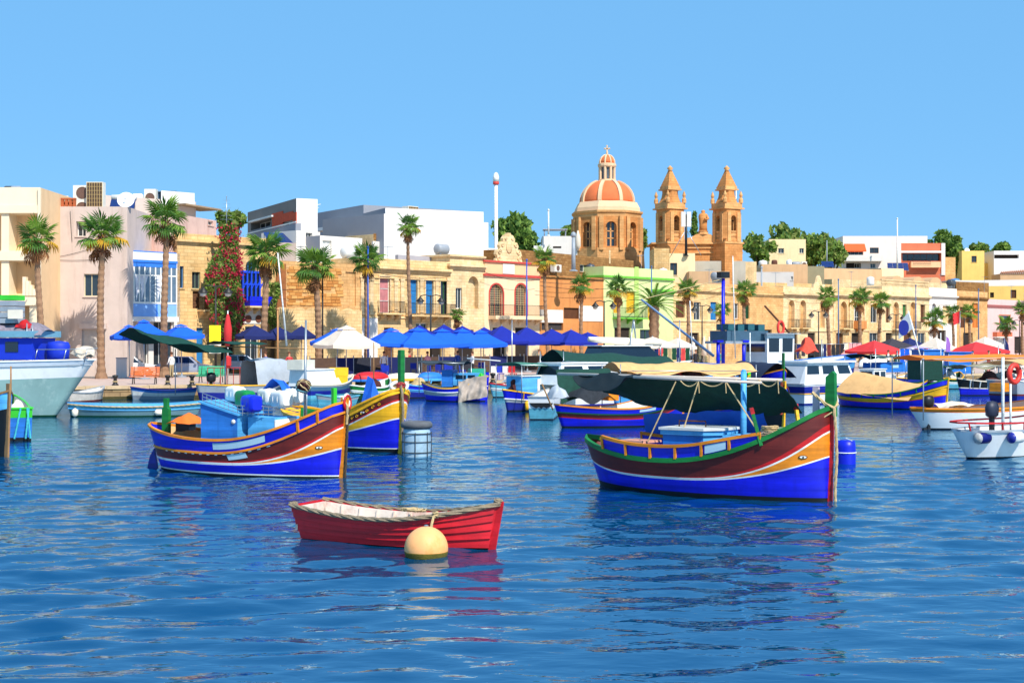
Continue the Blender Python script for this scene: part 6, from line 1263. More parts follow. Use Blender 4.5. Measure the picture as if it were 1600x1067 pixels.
mb.obj('timber_gallery', mat('gallery_blue', (24, 70, 210), .5, .12, 3), o)
mb = MB(); mb.box((x0 + .05, -.6, z0 - .2), (x1 - .05, -.55, z1)); mb.obj('gallery_glass', PANE, o)
b.box('white_wall_panel', 379, 416, 484, 506, -.06, .05, PLW);
for px in (387, 403): x, z = b.pix(px, 498); mb = MB(); mb.lathe([(.3, 0), (.3, .06), (.001, .07)], 18); q = mb.obj('wheel_ornament', mat('ornament_brown', (120, 70, 50), .7, .2, 4), b.root); q.location = (x, -.07, z); q.rotation_euler = (PI/2, 0, 0)
b_y = b
b = Bld('stone_yard_house', 'orange limestone house of coursed blocks with a rough yard wall', 432, 563, 407, ST_O, depth=10)
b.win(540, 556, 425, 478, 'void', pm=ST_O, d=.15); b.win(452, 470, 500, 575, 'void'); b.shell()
b.blocks(448, 536, 416, 478, .27, .60, [mat('block_a', (206, 146, 78), .95, .12, 2, .3), mat('block_b', (190, 126, 62), .95, .12, 2, .3), mat('block_c', (216, 162, 94), .95, .12, 2, .3)])
b.box('corner_pier', 432, 447, 412, 482, -.12, .11, mat('pier_brown', (150, 92, 52), .95, .2, 2, .3))
x0, x1, z0, z1 = b.R(432, 562, 483, 583, -1.2); mb = MB(); rnd = random.Random(1); n = 26
pl = [(x0, 0)] + [(x0 + (x1 - x0) * i / n, z1 + rnd.uniform(-.12, .14)) for i in range(n + 1)] + [(x1, 0)]; mb.prism(pl, -1.5, -1.1, 'y'); mb.obj('yard_wall', ST_Y2, b.root, fix=True)
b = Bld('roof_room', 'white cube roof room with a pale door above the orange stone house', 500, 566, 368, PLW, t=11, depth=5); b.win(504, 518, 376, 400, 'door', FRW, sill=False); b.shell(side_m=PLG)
b = Bld('roof_room', 'grey lower roof room left of the white cube', 430, 500, 378, mat('render_mauve_grey', (176, 158, 148), .9, .08, .8), t=13, depth=5); b.shell()
solar(on(b, 445, .6, .2), 3.0, 1.8, 'dark slanting panel on the grey roof room', .5, 1, 1, None, 35)
tank(on(b, 458, 1.2), .4, .9, MATS['tank_white'], 'white tank lying below the slanting panel', .5, True, 1.6)

# ---- ornate yellow houses
b = Bld('balcony_house', 'yellow limestone house with two iron balconies and blue doors', 563, 703, 402, ST_Y2, depth=9)
b.win(593, 609, 432, 489, 'glass', FRW, surround=ST_C, rows=3, cols=1, pm=mat('pane_red_white', (190, 120, 120), .4, .3, 1.2)); b.win(637, 652, 437, 490, 'shutter', FRBL, surround=ST_C); b.win(665, 677, 438, 490, 'shutter', FRBL, surround=ST_C); b.win(688, 702, 440, 491, 'glass', FRG, surround=ST_C, cols=2)
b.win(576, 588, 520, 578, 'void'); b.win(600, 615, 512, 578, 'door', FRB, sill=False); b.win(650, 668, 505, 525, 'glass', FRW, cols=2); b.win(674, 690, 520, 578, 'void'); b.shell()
b.band(414, .55, .38, ST_Y2); b.band(432, .2, .12, ST_Y2, prof=False, name='string_course'); b.band(494, .3, .1, ST_C, prof=False, name='string_course')
for px in (566, 580, 618, 628, 658, 682, 700):
 x, _ = b.pix(px, 450); z0, z1 = b.pix(px, 492)[1], b.pix(px, 434)[1]; mb = MB(); mb.box((x - .2, -.1, z0), (x + .2, -.002, z1)); mb.box((x - .26, -.15, z1 - .3), (x + .26, -.004, z1 - .002)); mb.obj('pilaster', ST_C, b.root)
b.balcony(589, 624, 489, .8, 1.0, ST_Y2, IRON, 3); b.balcony(632, 703, 492, .9, 1.0, ST_Y2, IRON, 4)
b.box('shop_front', 562, 590, 497, 583, -.12, .11, PLW2)
b = Bld('roof_structure', 'brick and cream roof structures behind the balcony house', 583, 672, 366, ST_C, t=13, depth=4); b.win(655, 669, 378, 396, 'void', pm=PLW); b.shell(); b.box('dark_brick_band', 584, 612, 366, 376, -.06, .05, ST_B); b.box('block_screen', 583, 613, 378, 396, -.5, .2, PLW)
b = Bld('roof_structure', 'low brown stone roof box above the cream house', 705, 752, 383, ST_B, t=12, depth=5); b.shell()
b = Bld('parapet_wall', 'grey roof parapet between the balcony house and the cream house', 622, 716, 398, mat('parapet_bluegrey', (166, 160, 164), .9, .1, 1), t=9.5, depth=.4, cat='wall'); b.shell(par=.02, pth=.1)
b = Bld('cream_house', 'narrow cream house with an arched niche and stone cornice', 703, 757, 397, ST_C, depth=9); b.win(731, 747, 432, 482, 'void', arch=True, pm=ST_C, d=.5, surround=ST_C); b.win(712, 722, 450, 482, 'glass', FRW); b.win(715, 740, 515, 578, 'void'); b.shell(); b.band(412, .5, .4, ST_C); b.band(398, .3, .25, ST_C)
# ---- peach house with red trim and a sculpted crest
b = Bld('peach_house', 'peach house with red bands and two red-framed arched doors', 757, 843, 406, PEACHC, depth=10)
for a, c in ((765, 786), (805, 823)): b.win(a, c, 444, 494, 'grille', REDT, arch=True, surround=REDT, d=.3, cols=2)
b.win(770, 790, 512, 578, 'void'); b.win(805, 826, 512, 578, 'void'); b.shell(front_m=PEACHC)
b.box('peach_band', 757.5, 842, 411, 429, -.05, .045, PEACH); b.band(406.5, .35, .22, REDT, prof=False); b.band(428, .4, .2, REDT, prof=False, name='string_course')
b.box('sign_board', 786, 804, 413, 428, -.12, .06, PLW2); o = b.balcony(763, 843, 493, 1.0, 1.0, PEACHC, IRON, 6, th=.35)
x0, x1, z0, z1 = b.R(773, 814, 362, 408, .3); c = (x0 + x1) / 2; w = (x1 - x0) / 2; h = z1 - z0; zb = b.zt - .1
half = [(1.0, 0), (1.0, .10), (.82, .14), (.98, .26), (.9, .40), (.66, .44), (.74, .56), (.62, .68), (.44, .70), (.46, .80), (.30, .92), (.16, .94), (.12, 1.0)]
pl = [(c + a * w, zb + k * h) for a, k in half] + [(c - a * w, zb + k * h) for a, k in half[::-1]]
mb = MB(); mb.prism(pl, .15, .5, 'y'); cr = mb.obj('crest', ST_C, b.root, fix=True)
mb = MB()
for sx in (-1, 1):
 for (a, k, rr) in ((.78, .12, .26), (.72, .34, .26), (.5, .58, .2), (.25, .80, .16)):
  mb.tube([(c + sx * (a * w - rr * math.cos(t_) * (1 - t_ / 12)), .10, zb + k * h + rr * 1.0 * math.sin(t_) * (1 - t_ / 12)) for t_ in [q * .55 for q in range(16)]], .07, 5)
mb.smooth = True; mb.lathe([(.001, .1), (.3, .06), (.42, 0)], 16, (0, 0, 0)); n0 = len(mb.v) - 48
for i in range(n0, len(mb.v)): x, y, z = mb.v[i]; mb.v[i] = (c + x, .15 - z, zb + .5 * h + y * 1.5)
mb.obj('crest_scrolls', ST_C, cr, fix=True)
# ---- weathered orange house and stone wall behind it
b = Bld('weathered_house', 'low weathered orange house with a whitewashed base', 843, 943, 430, ORW, depth=8); b.win(881, 905, 481, 498, 'roller', BROWN); b.win(846, 880, 505, 516, 'void', pm=mat('sign_dark', (60, 54, 52), .7, .2, 4)); b.win(905, 912, 455, 472, 'void', pm=ORW); b.shell()
b.box('whitewashed_base', 843.5, 880, 484, 504, -.06, .055, PLW); b.box('whitewashed_base', 905, 942, 478, 502, -.06, .055, PLW); b.band(431, .25, .15, ST_B)
b = Bld('stone_wall_house', 'long brown rubble-stone house wall below the church dome', 800, 990, 389, ST_B, Y=(138, 158), depth=8); b.win(906, 921, 414, 425, 'glass', FRW, cols=2); b.shell(); b.box('patch_of_render', 952, 954, 391, 412, -.05, .045, ST_C)
aircon(b.w(b.pix(868, 422, -.4)[0], -.45, b.pix(868, 426, -.4)[1]), 1.3, .5, .8, 'air conditioner on the brown stone wall', b.rz, 1)
# ---- green house
b = Bld('green_house', 'pale green house with yellow shutters and bright green trim', 943, 1052, 416, GRNW, depth=8)
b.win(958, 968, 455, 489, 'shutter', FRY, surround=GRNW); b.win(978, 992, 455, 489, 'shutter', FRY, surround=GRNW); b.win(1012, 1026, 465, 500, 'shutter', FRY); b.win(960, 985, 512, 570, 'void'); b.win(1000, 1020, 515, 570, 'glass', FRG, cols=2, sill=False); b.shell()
b.band(430, .45, .22, GRND, prof=False); b.balcony(957, 1003, 496, .9, 1.0, GRND, IRON, 3); b.band(452, .5, .5, GRND, x0=b.pix(1018, 452)[0], name='green_canopy', px=1018)
b.box('corner_strip', 992, 998, 417, 500, -.06, .05, mat('trim_pale_green', (176, 206, 110), .8, .06, 1.5))
# ---- houses to the right
b = Bld('stone_house', 'yellow limestone house with a brown slatted window, right of the green house', 1052, 1133, 441, ST_Y2, depth=8); b.win(1036 + 20, 1070, 470, 496, 'shutter', BROWN); b.win(1084, 1095, 472, 500, 'glass', FRW); b.win(1110, 1120, 472, 500, 'shutter', FRBL); b.win(1075, 1092, 520, 566, 'void'); b.shell(); b.band(451, .4, .3, ST_Y2); b.band(500, .3, .1, ST_C, prof=False, name='string_course')
b = Bld('stone_house', 'plain yellow limestone house with one narrow shuttered window', 1133, 1224, 444, ST_O, depth=8); b.win(1163, 1171, 474, 498, 'shutter', DGREEN); b.win(1190, 1206, 515, 565, 'void'); b.win(1146, 1154, 474, 498, 'glass', FRW); b.shell(); b.band(456, .4, .25, ST_Y)
b = Bld('arched_house', 'tall pale limestone house with twin arched balcony doors', 1224, 1301, 447, ST_P, depth=9)
for a, c in ((1232, 1241), (1250, 1259), (1281, 1288)): b.win(a, c, 469, 512, 'void', arch=True, pm=ST_O, d=.45, surround=ST_C, sur_w=.1)
b.win(1236, 1246, 520, 562, 'void'); b.win(1262, 1274, 520, 562, 'void'); b.shell(); b.band(457, .5, .4, ST_C); b.band(516, .3, .12, ST_C, prof=False, name='string_course'); b.balcony(1230, 1243, 512, .6, 1.0, ST_Y2, IRON, 2); b.balcony(1248, 1261, 512, .6, 1.0, ST_Y2, IRON, 2)
x, _ = b.pix(1278, 440, .3); mb = MB(); mb.prism([(x - 1.4, b.zt - .2), (x + 1.4, b.zt - .2), (x + 1.3, b.zt + .5), (x + .7, b.zt + .4), (x + .35, b.zt + 1.3), (x, b.zt + 1.6), (x - .35, b.zt + 1.3), (x - .7, b.zt + .4), (x - 1.3, b.zt + .5)], .1, .4, 'y'); mb.obj('crest', ST_C, b.root, fix=True)
b = Bld('arched_house', 'yellow limestone terrace house with an orange balcony, right of the twin-arched one', 1301, 1378, 448, ST_Y2, depth=9)
b.win(1313, 1323, 471, 512, 'void', arch=True, pm=ST_O, d=.45, surround=ST_C, sur_w=.1); b.win(1335, 1345, 474, 506, 'glass', FRW, surround=PLW, cols=2, rows=3); b.win(1360, 1371, 476, 504, 'glass', FRW, surround=ST_C, cols=2)
for a, c, q in ((1306, 1317, 'door'), (1330, 1345, 'void'), (1358, 1372, 'glass')): b.win(a, c, 520, 560, q, FRB if q == 'door' else FRW, sill=False, surround=ST_C)
b.shell(); b.band(459, .45, .4, ST_C); b.band(515, .3, .12, ST_C, prof=False, name='string_course'); b.balcony(1311, 1326, 513, .7, 1.0, ST_Y2, IRON, 2); b.balcony(1334, 1347, 512, .7, .9, ORW, None, 2, ORW)
for px in (1303, 1328, 1351, 1376): x, z0 = b.pix(px, 514); z1 = b.pix(px, 468)[1]; mb = MB(); mb.box((x - .22, -.1, z0), (x + .22, -.002, z1)); mb.box((x - .3, -.16, z1 - .4), (x + .3, -.004, z1 - .003)); mb.obj('pilaster', ST_C, b.root)
b = Bld('arched_house', 'cream limestone terrace house with roof balustrade behind the sail flag', 1378, 1452, 447, ST_P, depth=9)
for a, c in ((1396, 1404), (1422, 1431)): b.win(a, c, 472, 513, 'void', arch=True, pm=ST_O, d=.45, surround=ST_C, sur_w=.1)
b.win(1384, 1390, 476, 504, 'shutter', BROWN, surround=ST_C); b.win(1410, 1416, 476, 504, 'shutter', FRG, surround=ST_C); b.win(1438, 1445, 476, 504, 'shutter', BROWN, surround=ST_C)
for a, c, q in ((1384, 1394, 'void'), (1412, 1424, 'door'), (1434, 1446, 'glass')): b.win(a, c, 520, 558, q, FRB if q == 'door' else FRW, sill=False)
b.shell(); b.band(460, .45, .4, ST_P); b.band(515, .3, .12, ST_C, prof=False, name='string_course'); b.balcony(1393, 1406, 514, .7, 1.0, ST_P, IRON, 2); b.balcony(1419, 1433, 514, .7, 1.0, ST_P, IRON, 2)
mb = MB(); n = 40
for i in range(n): mb.lathe([(.09, 0), (.05, .2), (.11, .45), (.05, .7), (.09, .8)], 6, (.2 + (b.w_ - .4) * i / (n - 1), .12, b.zt))
mb.box((0, .0, b.zt + .8), (b.w_, .24, b.zt + .95)); tag(mb.obj('roof_balustrade', ST_C, b.root), kind='stuff')
b = Bld('white_house', 'whitewashed narrow house with arched window in the right-hand terrace', 1452, 1495, 449, PLW, depth=9); b.win(1456, 1463, 474, 505, 'void', arch=True, pm=PLG, d=.3); b.win(1473, 1485, 478, 505, 'void', pm=ST_Y2, d=.3); b.win(1465, 1478, 516, 552, 'void'); b.shell(); b.band(461, .4, .35, PLW)
b = Bld('stone_house', 'orange limestone house with brown cornice left of the pink house', 1495, 1543, 454, ST_O, depth=9); b.win(1519, 1528, 474, 512, 'door', mat('door_orange', (206, 120, 50), .6, .1, 3)); b.win(1500, 1508, 480, 512, 'shutter', BROWN); b.win(1505, 1520, 520, 552, 'void'); b.shell(); b.band(463, .5, .3, ST_B)
b = Bld('pink_house', 'pink house with deep red-brown band at the right edge', 1543, 1660, 467, PINKW, depth=9); b.win(1562, 1578, 493, 522, 'glass', FRW, surround=TERRA, cols=2); b.win(1600, 1618, 493, 522, 'glass', FRW, cols=2); b.win(1555, 1572, 524, 550, 'void', pm=PLW); b.win(1585, 1600, 526, 552, 'void'); b.shell(); b.band(476, .9, .12, mat('band_rose_brown', (150, 86, 82), .9, .1, 1), prof=False)
b.balcony(1551, 1575, 526, .7, .7, PLW, None, 2, TERRA)

# ---- second row
b = Bld('modern_house', 'modern house with red-tiled front and glass balcony on the skyline', 387, 463, 332, PLG, Y=(142, 128), depth=2.0); b.win(392, 424, 345, 357, 'glass', FRW, cols=4, d=1.0); b.win(442, 457, 346, 356, 'glass', FRW, cols=2); b.shell(front_m=PLGD, side_m=PLW2)
for q in ((425, 441.5, 332, 358), (457.5, 462.5, 332, 358), (441.5, 457.5, 332, 345.5)): b.box('red_tile_panel', *q, -.08, .075, BRKR)
b.box('white_lintel', 388, 424, 341, 343.5, -.3, .29, FRW); b.box('balcony_front', 386, 462, 358, 372, -.5, .49, PLG); b.box('balcony_rail', 386, 462, 355, 357, -.5, .06, FRW)
x0, x1, z0, z1 = b.R(428, 450, 321, 332, 1); mb = MB()
for i in range(7): x = x0 + (x1 - x0) * i / 6; mb.obox((x, 1, z0), (x + .6, 4, z1), .05, .05); mb.obox((x, 1.5, z0), (x, 1.5, z0 + (z1 - z0) * .6), .04, .04)
mb.obox((x0, 1.5, z1 - .4), (x1 + 2.5, 2.5, z0), .06, .06); mb.obox((x0, 3, z1), (x1 + 3, 3, z0 + .1), .06, .06); mb.obj('roof_trellis', FRW, b.root)
b = Bld('white_annex', 'white flat-roofed annex with canopy in front of the grey hall', 463, 500, 360, PLW, Y=(126, 128), depth=5); b.win(478, 488, 364, 384, 'glass', FRW); b.shell()
b = Bld('modern_hall', 'long hall with shade-grey wall on the skyline left of the big white one', 490, 568, 334, PLG, Y=(155, 145), depth=12); b.win(505, 515, 362, 376, 'void'); b.win(535, 552, 362, 376, 'glass', FRW); b.shell()  # wall colour darkened to hold the shade of a white face
b.box('canopy_slab', 488, 560, 352, 357, -2.5, 2.4, PLW2)
b = Bld('white_hall', 'big blank bright white hall on the skyline', 600, 763, 334, PLW2, Y=(132, 142), depth=9, cat='building'); b.shell(side_m=PLG); aircon(on(b, 641, 2.5), 1.3, .9, 1.7, 'white rooftop unit on the big white hall', b.rz, 1, True)  # grey sides carry the shade in their colour
b.box('step_wall', 763.5, 775, 388, 405, 1.0, .5, PLW2)
b = Bld('white_hall', 'lower white block with shade-grey flank left of the big white hall', 567, 602, 334, PLG, Y=(139, 133), depth=10, cat='building'); b.shell(front_m=PLG, side_m=PLW2)  # grey front is the white block's shade put into colour
b = Bld('white_house', 'white roof-terrace house left of the church dome', 847, 902, 369, PLW, Y=172, depth=8); b.win(864, 877, 385, 388, 'void'); b.shell(par=.3); b.box('lower_terrace', 834, 848, 384, 400, -.5, 3, PLW2)
mb = MB(); x0, x1, z0, z1 = b.R(851, 884, 359, 369, 2)
for x in (x0, x1):
 for y in (2, 4): mb.tube([(x, y, z0 - .3), (x, y, z1)], .05, 6)
mb.box((x0 - .2, 1.8, z1), (x1 + .2, 4.2, z1 + .1)); mb.obj('pergola', mat('pergola_grey', (150, 156, 170), .6, .1, 2), b.root)
b = Bld('cream_house', 'cream roof house with one dark window below the bell towers', 1045, 1086, 396, CREAMW, Y=152, depth=6); b.win(1047, 1058, 411, 430, 'glass', FRB, cols=2); b.shell()
b = Bld('stone_wall_house', 'plain stone gable between the brown wall and the cream roof house', 1022, 1046, 388, ST_Y, Y=155, depth=6); b.shell()
b = Bld('grey_block', 'grey concrete roof wall below the right bell tower', 1084, 1165, 408, mat('concrete_grey', (182, 174, 158), .95, .1, .6, .2, streak=.3), Y=150, depth=6); b.shell()
b = Bld('stone_block', 'small cream stone block right of the grey roof wall', 1163, 1182, 409, ST_C, Y=151, depth=6); b.shell()
b = Bld('stone_block', 'tan stone wall under the grey roof wall', 1077, 1140, 424, TANW, Y=144, depth=5); b.shell()
b = Bld('stone_block', 'tan upper storey with ruined roof right of the bell towers', 1190, 1262, 413, TANW, Y=168, depth=8); b.shell(); bT = b
b = Bld('grey_block', 'pale grey sloping roof building below the tan upper storey', 1180, 1240, 425, mat('concrete_pale', (200, 196, 192), .95, .06, .6), Y=158, depth=8); b.win(1236, 1239, 432, 438, 'glass'); b.shell()
b = Bld('stone_block', 'grey-green shed roof right of the tan upper storey', 1261, 1288, 416, mat('render_olive', (150, 140, 110), .9, .1, .8), Y=166, depth=8); b.shell()
b = Bld('stone_block', 'honey parapet block above the arched house', 1185, 1300, 441, ST_Y, Y=(150, 160), depth=5); b.shell()
tank(on(bT, 1192, 2), .62, 1.1, PLW2, 'big white cylindrical tank right of the bell towers', 0); tank(on(bT, 1210, 2), .5, .9, mat('rust_brown', (96, 56, 40), .8, .3, 4), 'rusty brown drum lying right of the white tank', 0, True, .8)
tank(on(bT, 1233, 2), .42, 1.2, MATS['tank_white'], 'upright white tank on the tan upper storey', 0); tank(on(bT, 1244, 3), .4, .7, MATS['tank_grey'], 'grey lying tank on the tan upper storey', 0, True, 1.2); aircon(on(bT, 1256, 2), .8, .6, 1.0, 'grey roof unit at the right end of the tan upper storey')
b = Bld('cube_house', 'cream cube house with two small windows among the trees', 1202, 1259, 374, CREAMW, Y=200, depth=9); b.win(1216, 1225, 388, 396, 'glass', FRW, cols=2); b.win(1249, 1256, 388, 396, 'glass', FRW); b.shell(par=.3)
b = Bld('white_house', 'pale villa with an orange awning on the right skyline', 1317, 1408, 369, mat('render_pale_rose', (240, 220, 206), .9, .05, .8), Y=210, depth=10); b.win(1324, 1349, 391, 399, 'glass', FRW, cols=4, d=.6); b.win(1359, 1373, 387, 396, 'glass', FRB, cols=2); b.win(1322, 1345, 411, 419, 'void'); b.win(1360, 1368, 412, 419, 'glass'); b.win(1335, 1343, 412, 419, 'glass'); b.shell(par=.3)
x0, x1, z0, z1 = b.R(1319, 1351, 381, 392); mb = MB(); mb.add([(x0, -.02, z1), (x1, -.02, z1), (x1, -1.3, z0), (x0, -1.3, z0), (x0, -.02, z1 - .05), (x1, -.02, z1 - .05), (x1, -1.3, z0 - .25), (x0, -1.3, z0 - .25)], [(0, 3, 2, 1), (3, 7, 6, 2), (4, 5, 6, 7), (0, 4, 7, 3), (1, 2, 6, 5)]); mb.obj('awning', AWNO, b.root)
b.box('balcony_front', 1316.5, 1380, 398.5, 408, -1.2, 1.19, PLW)
b = Bld('white_house', 'pale upper villa wing behind the terracotta house', 1395, 1449, 369, MATS['render_pale_rose'], Y=216, depth=8); b.win(1391, 1400, 387, 395, 'glass'); b.shell(par=.3)
b = Bld('terracotta_house', 'terracotta house with a long glazed loggia on the right skyline', 1406, 1477, 380, TERRA, Y=206, depth=9); b.win(1410, 1470, 396, 408, 'glass', FRB, cols=6, d=.9); b.shell(side_m=CREAMW, par=.3); b.box('awning_fascia', 1408, 1471, 392, 395, -1.0, 1.0, PLW2); b.box('right_pier', 1471, 1477, 380, 430, -.2, .19, PLW); b.box('balcony_front', 1424, 1470, 409, 418, -1.0, .98, PEACH); b.balcony(1424, 1452, 414, 1.05, 1.1, PEACH, IRON, 0)
solar(W(1404, 424, YR(1404, 198)), 3.7, 1.6, 'row of dark blue solar panels in front of the terracotta house', 0, 4, 2, None, 60)
solar(W(1294, 419, YR(1294, 190)), 2.0, 1.3, 'solar panel array left of the pale villa', 0, 3, 2, None, 50)
b = Bld('stone_block', 'orange stone block right of the terracotta house', 1477, 1493, 402, ST_O, Y=204, depth=5); b.shell()
b = Bld('yellow_house', 'yellow cube house with one dark window on the right skyline', 1503, 1538, 392, YELW, Y=206, depth=9); b.win(1518, 1526, 400, 410, 'glass', FRB); b.shell(par=.3); dish(on(b, 1511, 1.5), .5, 'white satellite dish on the yellow cube house')
b = Bld('yellow_house', 'lower yellow wing with a dark door right of the yellow cube house', 1538, 1562, 411, YELW, Y=205, depth=6); b.win(1549, 1556, 426, 437, 'void'); b.shell(par=.3)
b = Bld('white_house', 'white gabled building at the far right of the skyline', 1553, 1680, 392, PLW2, Y=200, depth=9); b.win(1553, 1592, 398, 404, 'void', d=.8); b.shell(par=.3)
b = Bld('stone_block', 'tan wall with pantile edge at the right skyline', 1563, 1680, 428, TANW, Y=188, depth=5); b.shell(); mb = MB()
for i in range(14): x = b.w_ * i / 40; mb.tube([(x, -.1, b.zt), (x + .2, -.1, b.zt + .35 + .12 * i * .3), (x + .42, -.1, b.zt)], .13, 6)
mb.obj('pantile_edge', mat('pantile', (180, 110, 70), .9, .2, 3), b.root)
b = Bld('white_house', 'white roof terrace with railings below the yellow cube house', 1484, 1528, 438, PLW, Y=180, depth=6); b.shell(par=.3); tank(on(b, 1492, 1.5), .8, .8, mat('tank_blue', (60, 130, 190), .5, .08, 2), 'blue-topped round tank on the white roof terrace')
b = Bld('white_house', 'long low white roof at the right, above the pink house', 1528, 1680, 438, PLW2, Y=(182, 176), depth=6); b.shell(par=.3)
b = Bld('ochre_house', 'ochre upper storey with dark window above the pink house', 1545, 1680, 447, YELW, Y=(172, 168), depth=6); b.win(1579, 1588, 453, 466, 'shutter', BROWN); b.win(1547, 1553, 457, 465, 'void'); b.shell(par=.3)
b = Bld('long_wall_house', 'long tan rendered wall below the pale villa', 1287, 1378, 419, TANW, Y=(182, 188), depth=6); b.shell(par=.3)
b = Bld('long_wall_house', 'cream rendered wall right of the long tan one', 1377, 1412, 419, CREAMW, Y=(186, 189), depth=6); b.win(1393, 1402, 433, 436, 'void'); b.shell(par=.3)
b = Bld('long_wall_house', 'sunlit tan terrace wall with low vaults above the right-hand terrace', 1300, 1480, 436, ST_C, Y=(165, 185), depth=6); b.shell(par=.3)
for i, px in enumerate((1392, 1425, 1452)): x, _ = b.pix(px, 430, 2); mb = MB(); mb.smooth = True; mb.grid(lambda u, v: (x + 1.6 * math.cos(PI * u), .6 + 3.5 * v, b.zt - .35 + 1.3 * math.sin(PI * u)), 12, 2); mb.smooth = False; mb.add([(x + 1.6 * math.cos(PI * k / 12), .6, b.zt - .35 + 1.3 * math.sin(PI * k / 12)) for k in range(13)], [tuple(range(13))]); mb.obj('vault', TANW, b.root)
b = Bld('brown_house', 'brown stone upper wall above the white house in the right-hand terrace', 1494, 1545, 440, ST_B, Y=(165, 172), depth=6); b.shell(par=.3)

# ---- aerials and tanks along the front roofs
for i, (px, py, t_, lab) in enumerate(((290, 348, 9, 'thin aerial above the yellow stone house'), (470, 384, 10, 'thin aerial above the orange stone house'), (606, 384, 10, 'thin aerial above the balcony house'), (728, 372, 11, 'thin aerial above the cream niche house'), (872, 404, 9, 'thin aerial above the weathered house'), (1002, 398, 10, 'thin aerial above the green house'), (1108, 420, 10, 'thin aerial right of the brown slatted house roof'), (1212, 425, 9, 'thin aerial above the plain limestone house'), (1330, 424, 9, 'thin aerial above the orange-balcony house'), (1470, 428, 9, 'thin aerial above the whitewashed house'), (1538, 432, 9, 'thin aerial above the orange limestone house'), (1580, 446, 9, 'thin aerial above the pink house'))):
 p = SP(px, t_); z0 = zat(py + 34, p.y); h = zat(py, p.y) - z0; q = thing('tv_aerial', lab, 'aerial', (p.x, p.y, z0), i * .7); mb = MB(); mb.tube([(0, 0, -1.5), (0, 0, h)], .025, 5); mb.obj('staff', STEEL, q); mb = MB(); mb.box((-.02, -.5, h - .12), (.02, .5, h - .08))
 for k in range(6): mb.box((-.3 + .02 * k, -.5 + .2 * k - .01, h - .1), (.3 - .02 * k, -.5 + .2 * k + .01, h - .085))
 mb.obj('elements', STEEL, q)
for px, py, t_, m, lab, ly in ((545, 402, 9.5, 'tank_white', 'white roof tank behind the orange stone house', 1), (690, 396, 9, 'tank_grey', 'grey roof tank behind the balcony house parapet', 1), (922, 424, 9.5, 'tank_black', 'dark roof tank above the weathered house', 0), (1036, 430, 9.5, 'tank_white', 'white roof tank at the green house', 0), (1120, 436, 9.5, 'tank_grey', 'grey roof tank right of the slatted-window house', 1), (1360, 440, 10, 'tank_white', 'white roof tank on the orange-balcony house', 0), (1486, 444, 10, 'tank_black', 'dark roof tank on the whitewashed house', 1), (1605, 461, 10, 'tank_white', 'white roof tank on the pink house', 0)):
 p = SP(px, t_); tank((p.x, p.y, zat(py + 6, p.y)), .5, 1.1, MATS[m], lab, .8, bool(ly), 1.4)
# ---- poles and masts on the skyline
pole('light_mast', 775, 285, None, 150, .22, WHITE, 'tall white mast with a capped lamp left of the church dome', 'mast', (.32, 1.0))
pole('roof_pole', 857, 330, 369, 171, .10, WHITE, 'slim white pole on the white roof-terrace house', 'pole')
pole('flag_pole', 1150, 296, 409, 149, .10, WHITE, 'white flagpole in front of the right bell tower', 'pole')
pole('roof_pole', 1402, 343, 424, 196, .12, WHITE, 'white pole in front of the pale villas', 'pole')
pole('roof_pole', 1292, 378, 418, 192, .09, GREYP, 'thin pole by the solar array left of the pale villa', 'pole')
pole('utility_pole', 896, 371, 424, 140, .2, GREYP, 'stout grey utility pole before the church dome', 'pole')
pole('utility_pole', 1190, 420, 490, 140, .12, GREYP, 'thin grey utility pole beside the plain limestone house', 'pole')
t = pole('cell_mast', 1072, 340, 400, 151, .16, DARK, 'dark telecom mast with two white antenna panels between the bell towers', 'mast')
for x in (-.35, .35): mb = MB(); mb.box((x - .27, -.2, 0), (x + .27, .2, 1.9)); mb.obj('antenna_panel', PLW, t).location = (0, 0, 3.7)
mb = MB(); mb.tube([(0, 0, 3.4), (-1.9, 0, .1)], .05, 6); mb.tube([(0, 0, 3.4), (1.9, 0, .1)], .05, 6); mb.obj('stay', STEEL, t)
t = pole('tv_aerial', 354, 308, 365, 112, .03, STEEL, 'thin television aerial above the bougainvillea', 'aerial')
mb = MB()
for k in range(6): mb.box((-.5 + .05 * k, -.012, 0 + .3 * k), (.5 - .05 * k, .012, .02 + .3 * k))
mb.obj('elements', STEEL, t).location = (0, 0, 1.1)

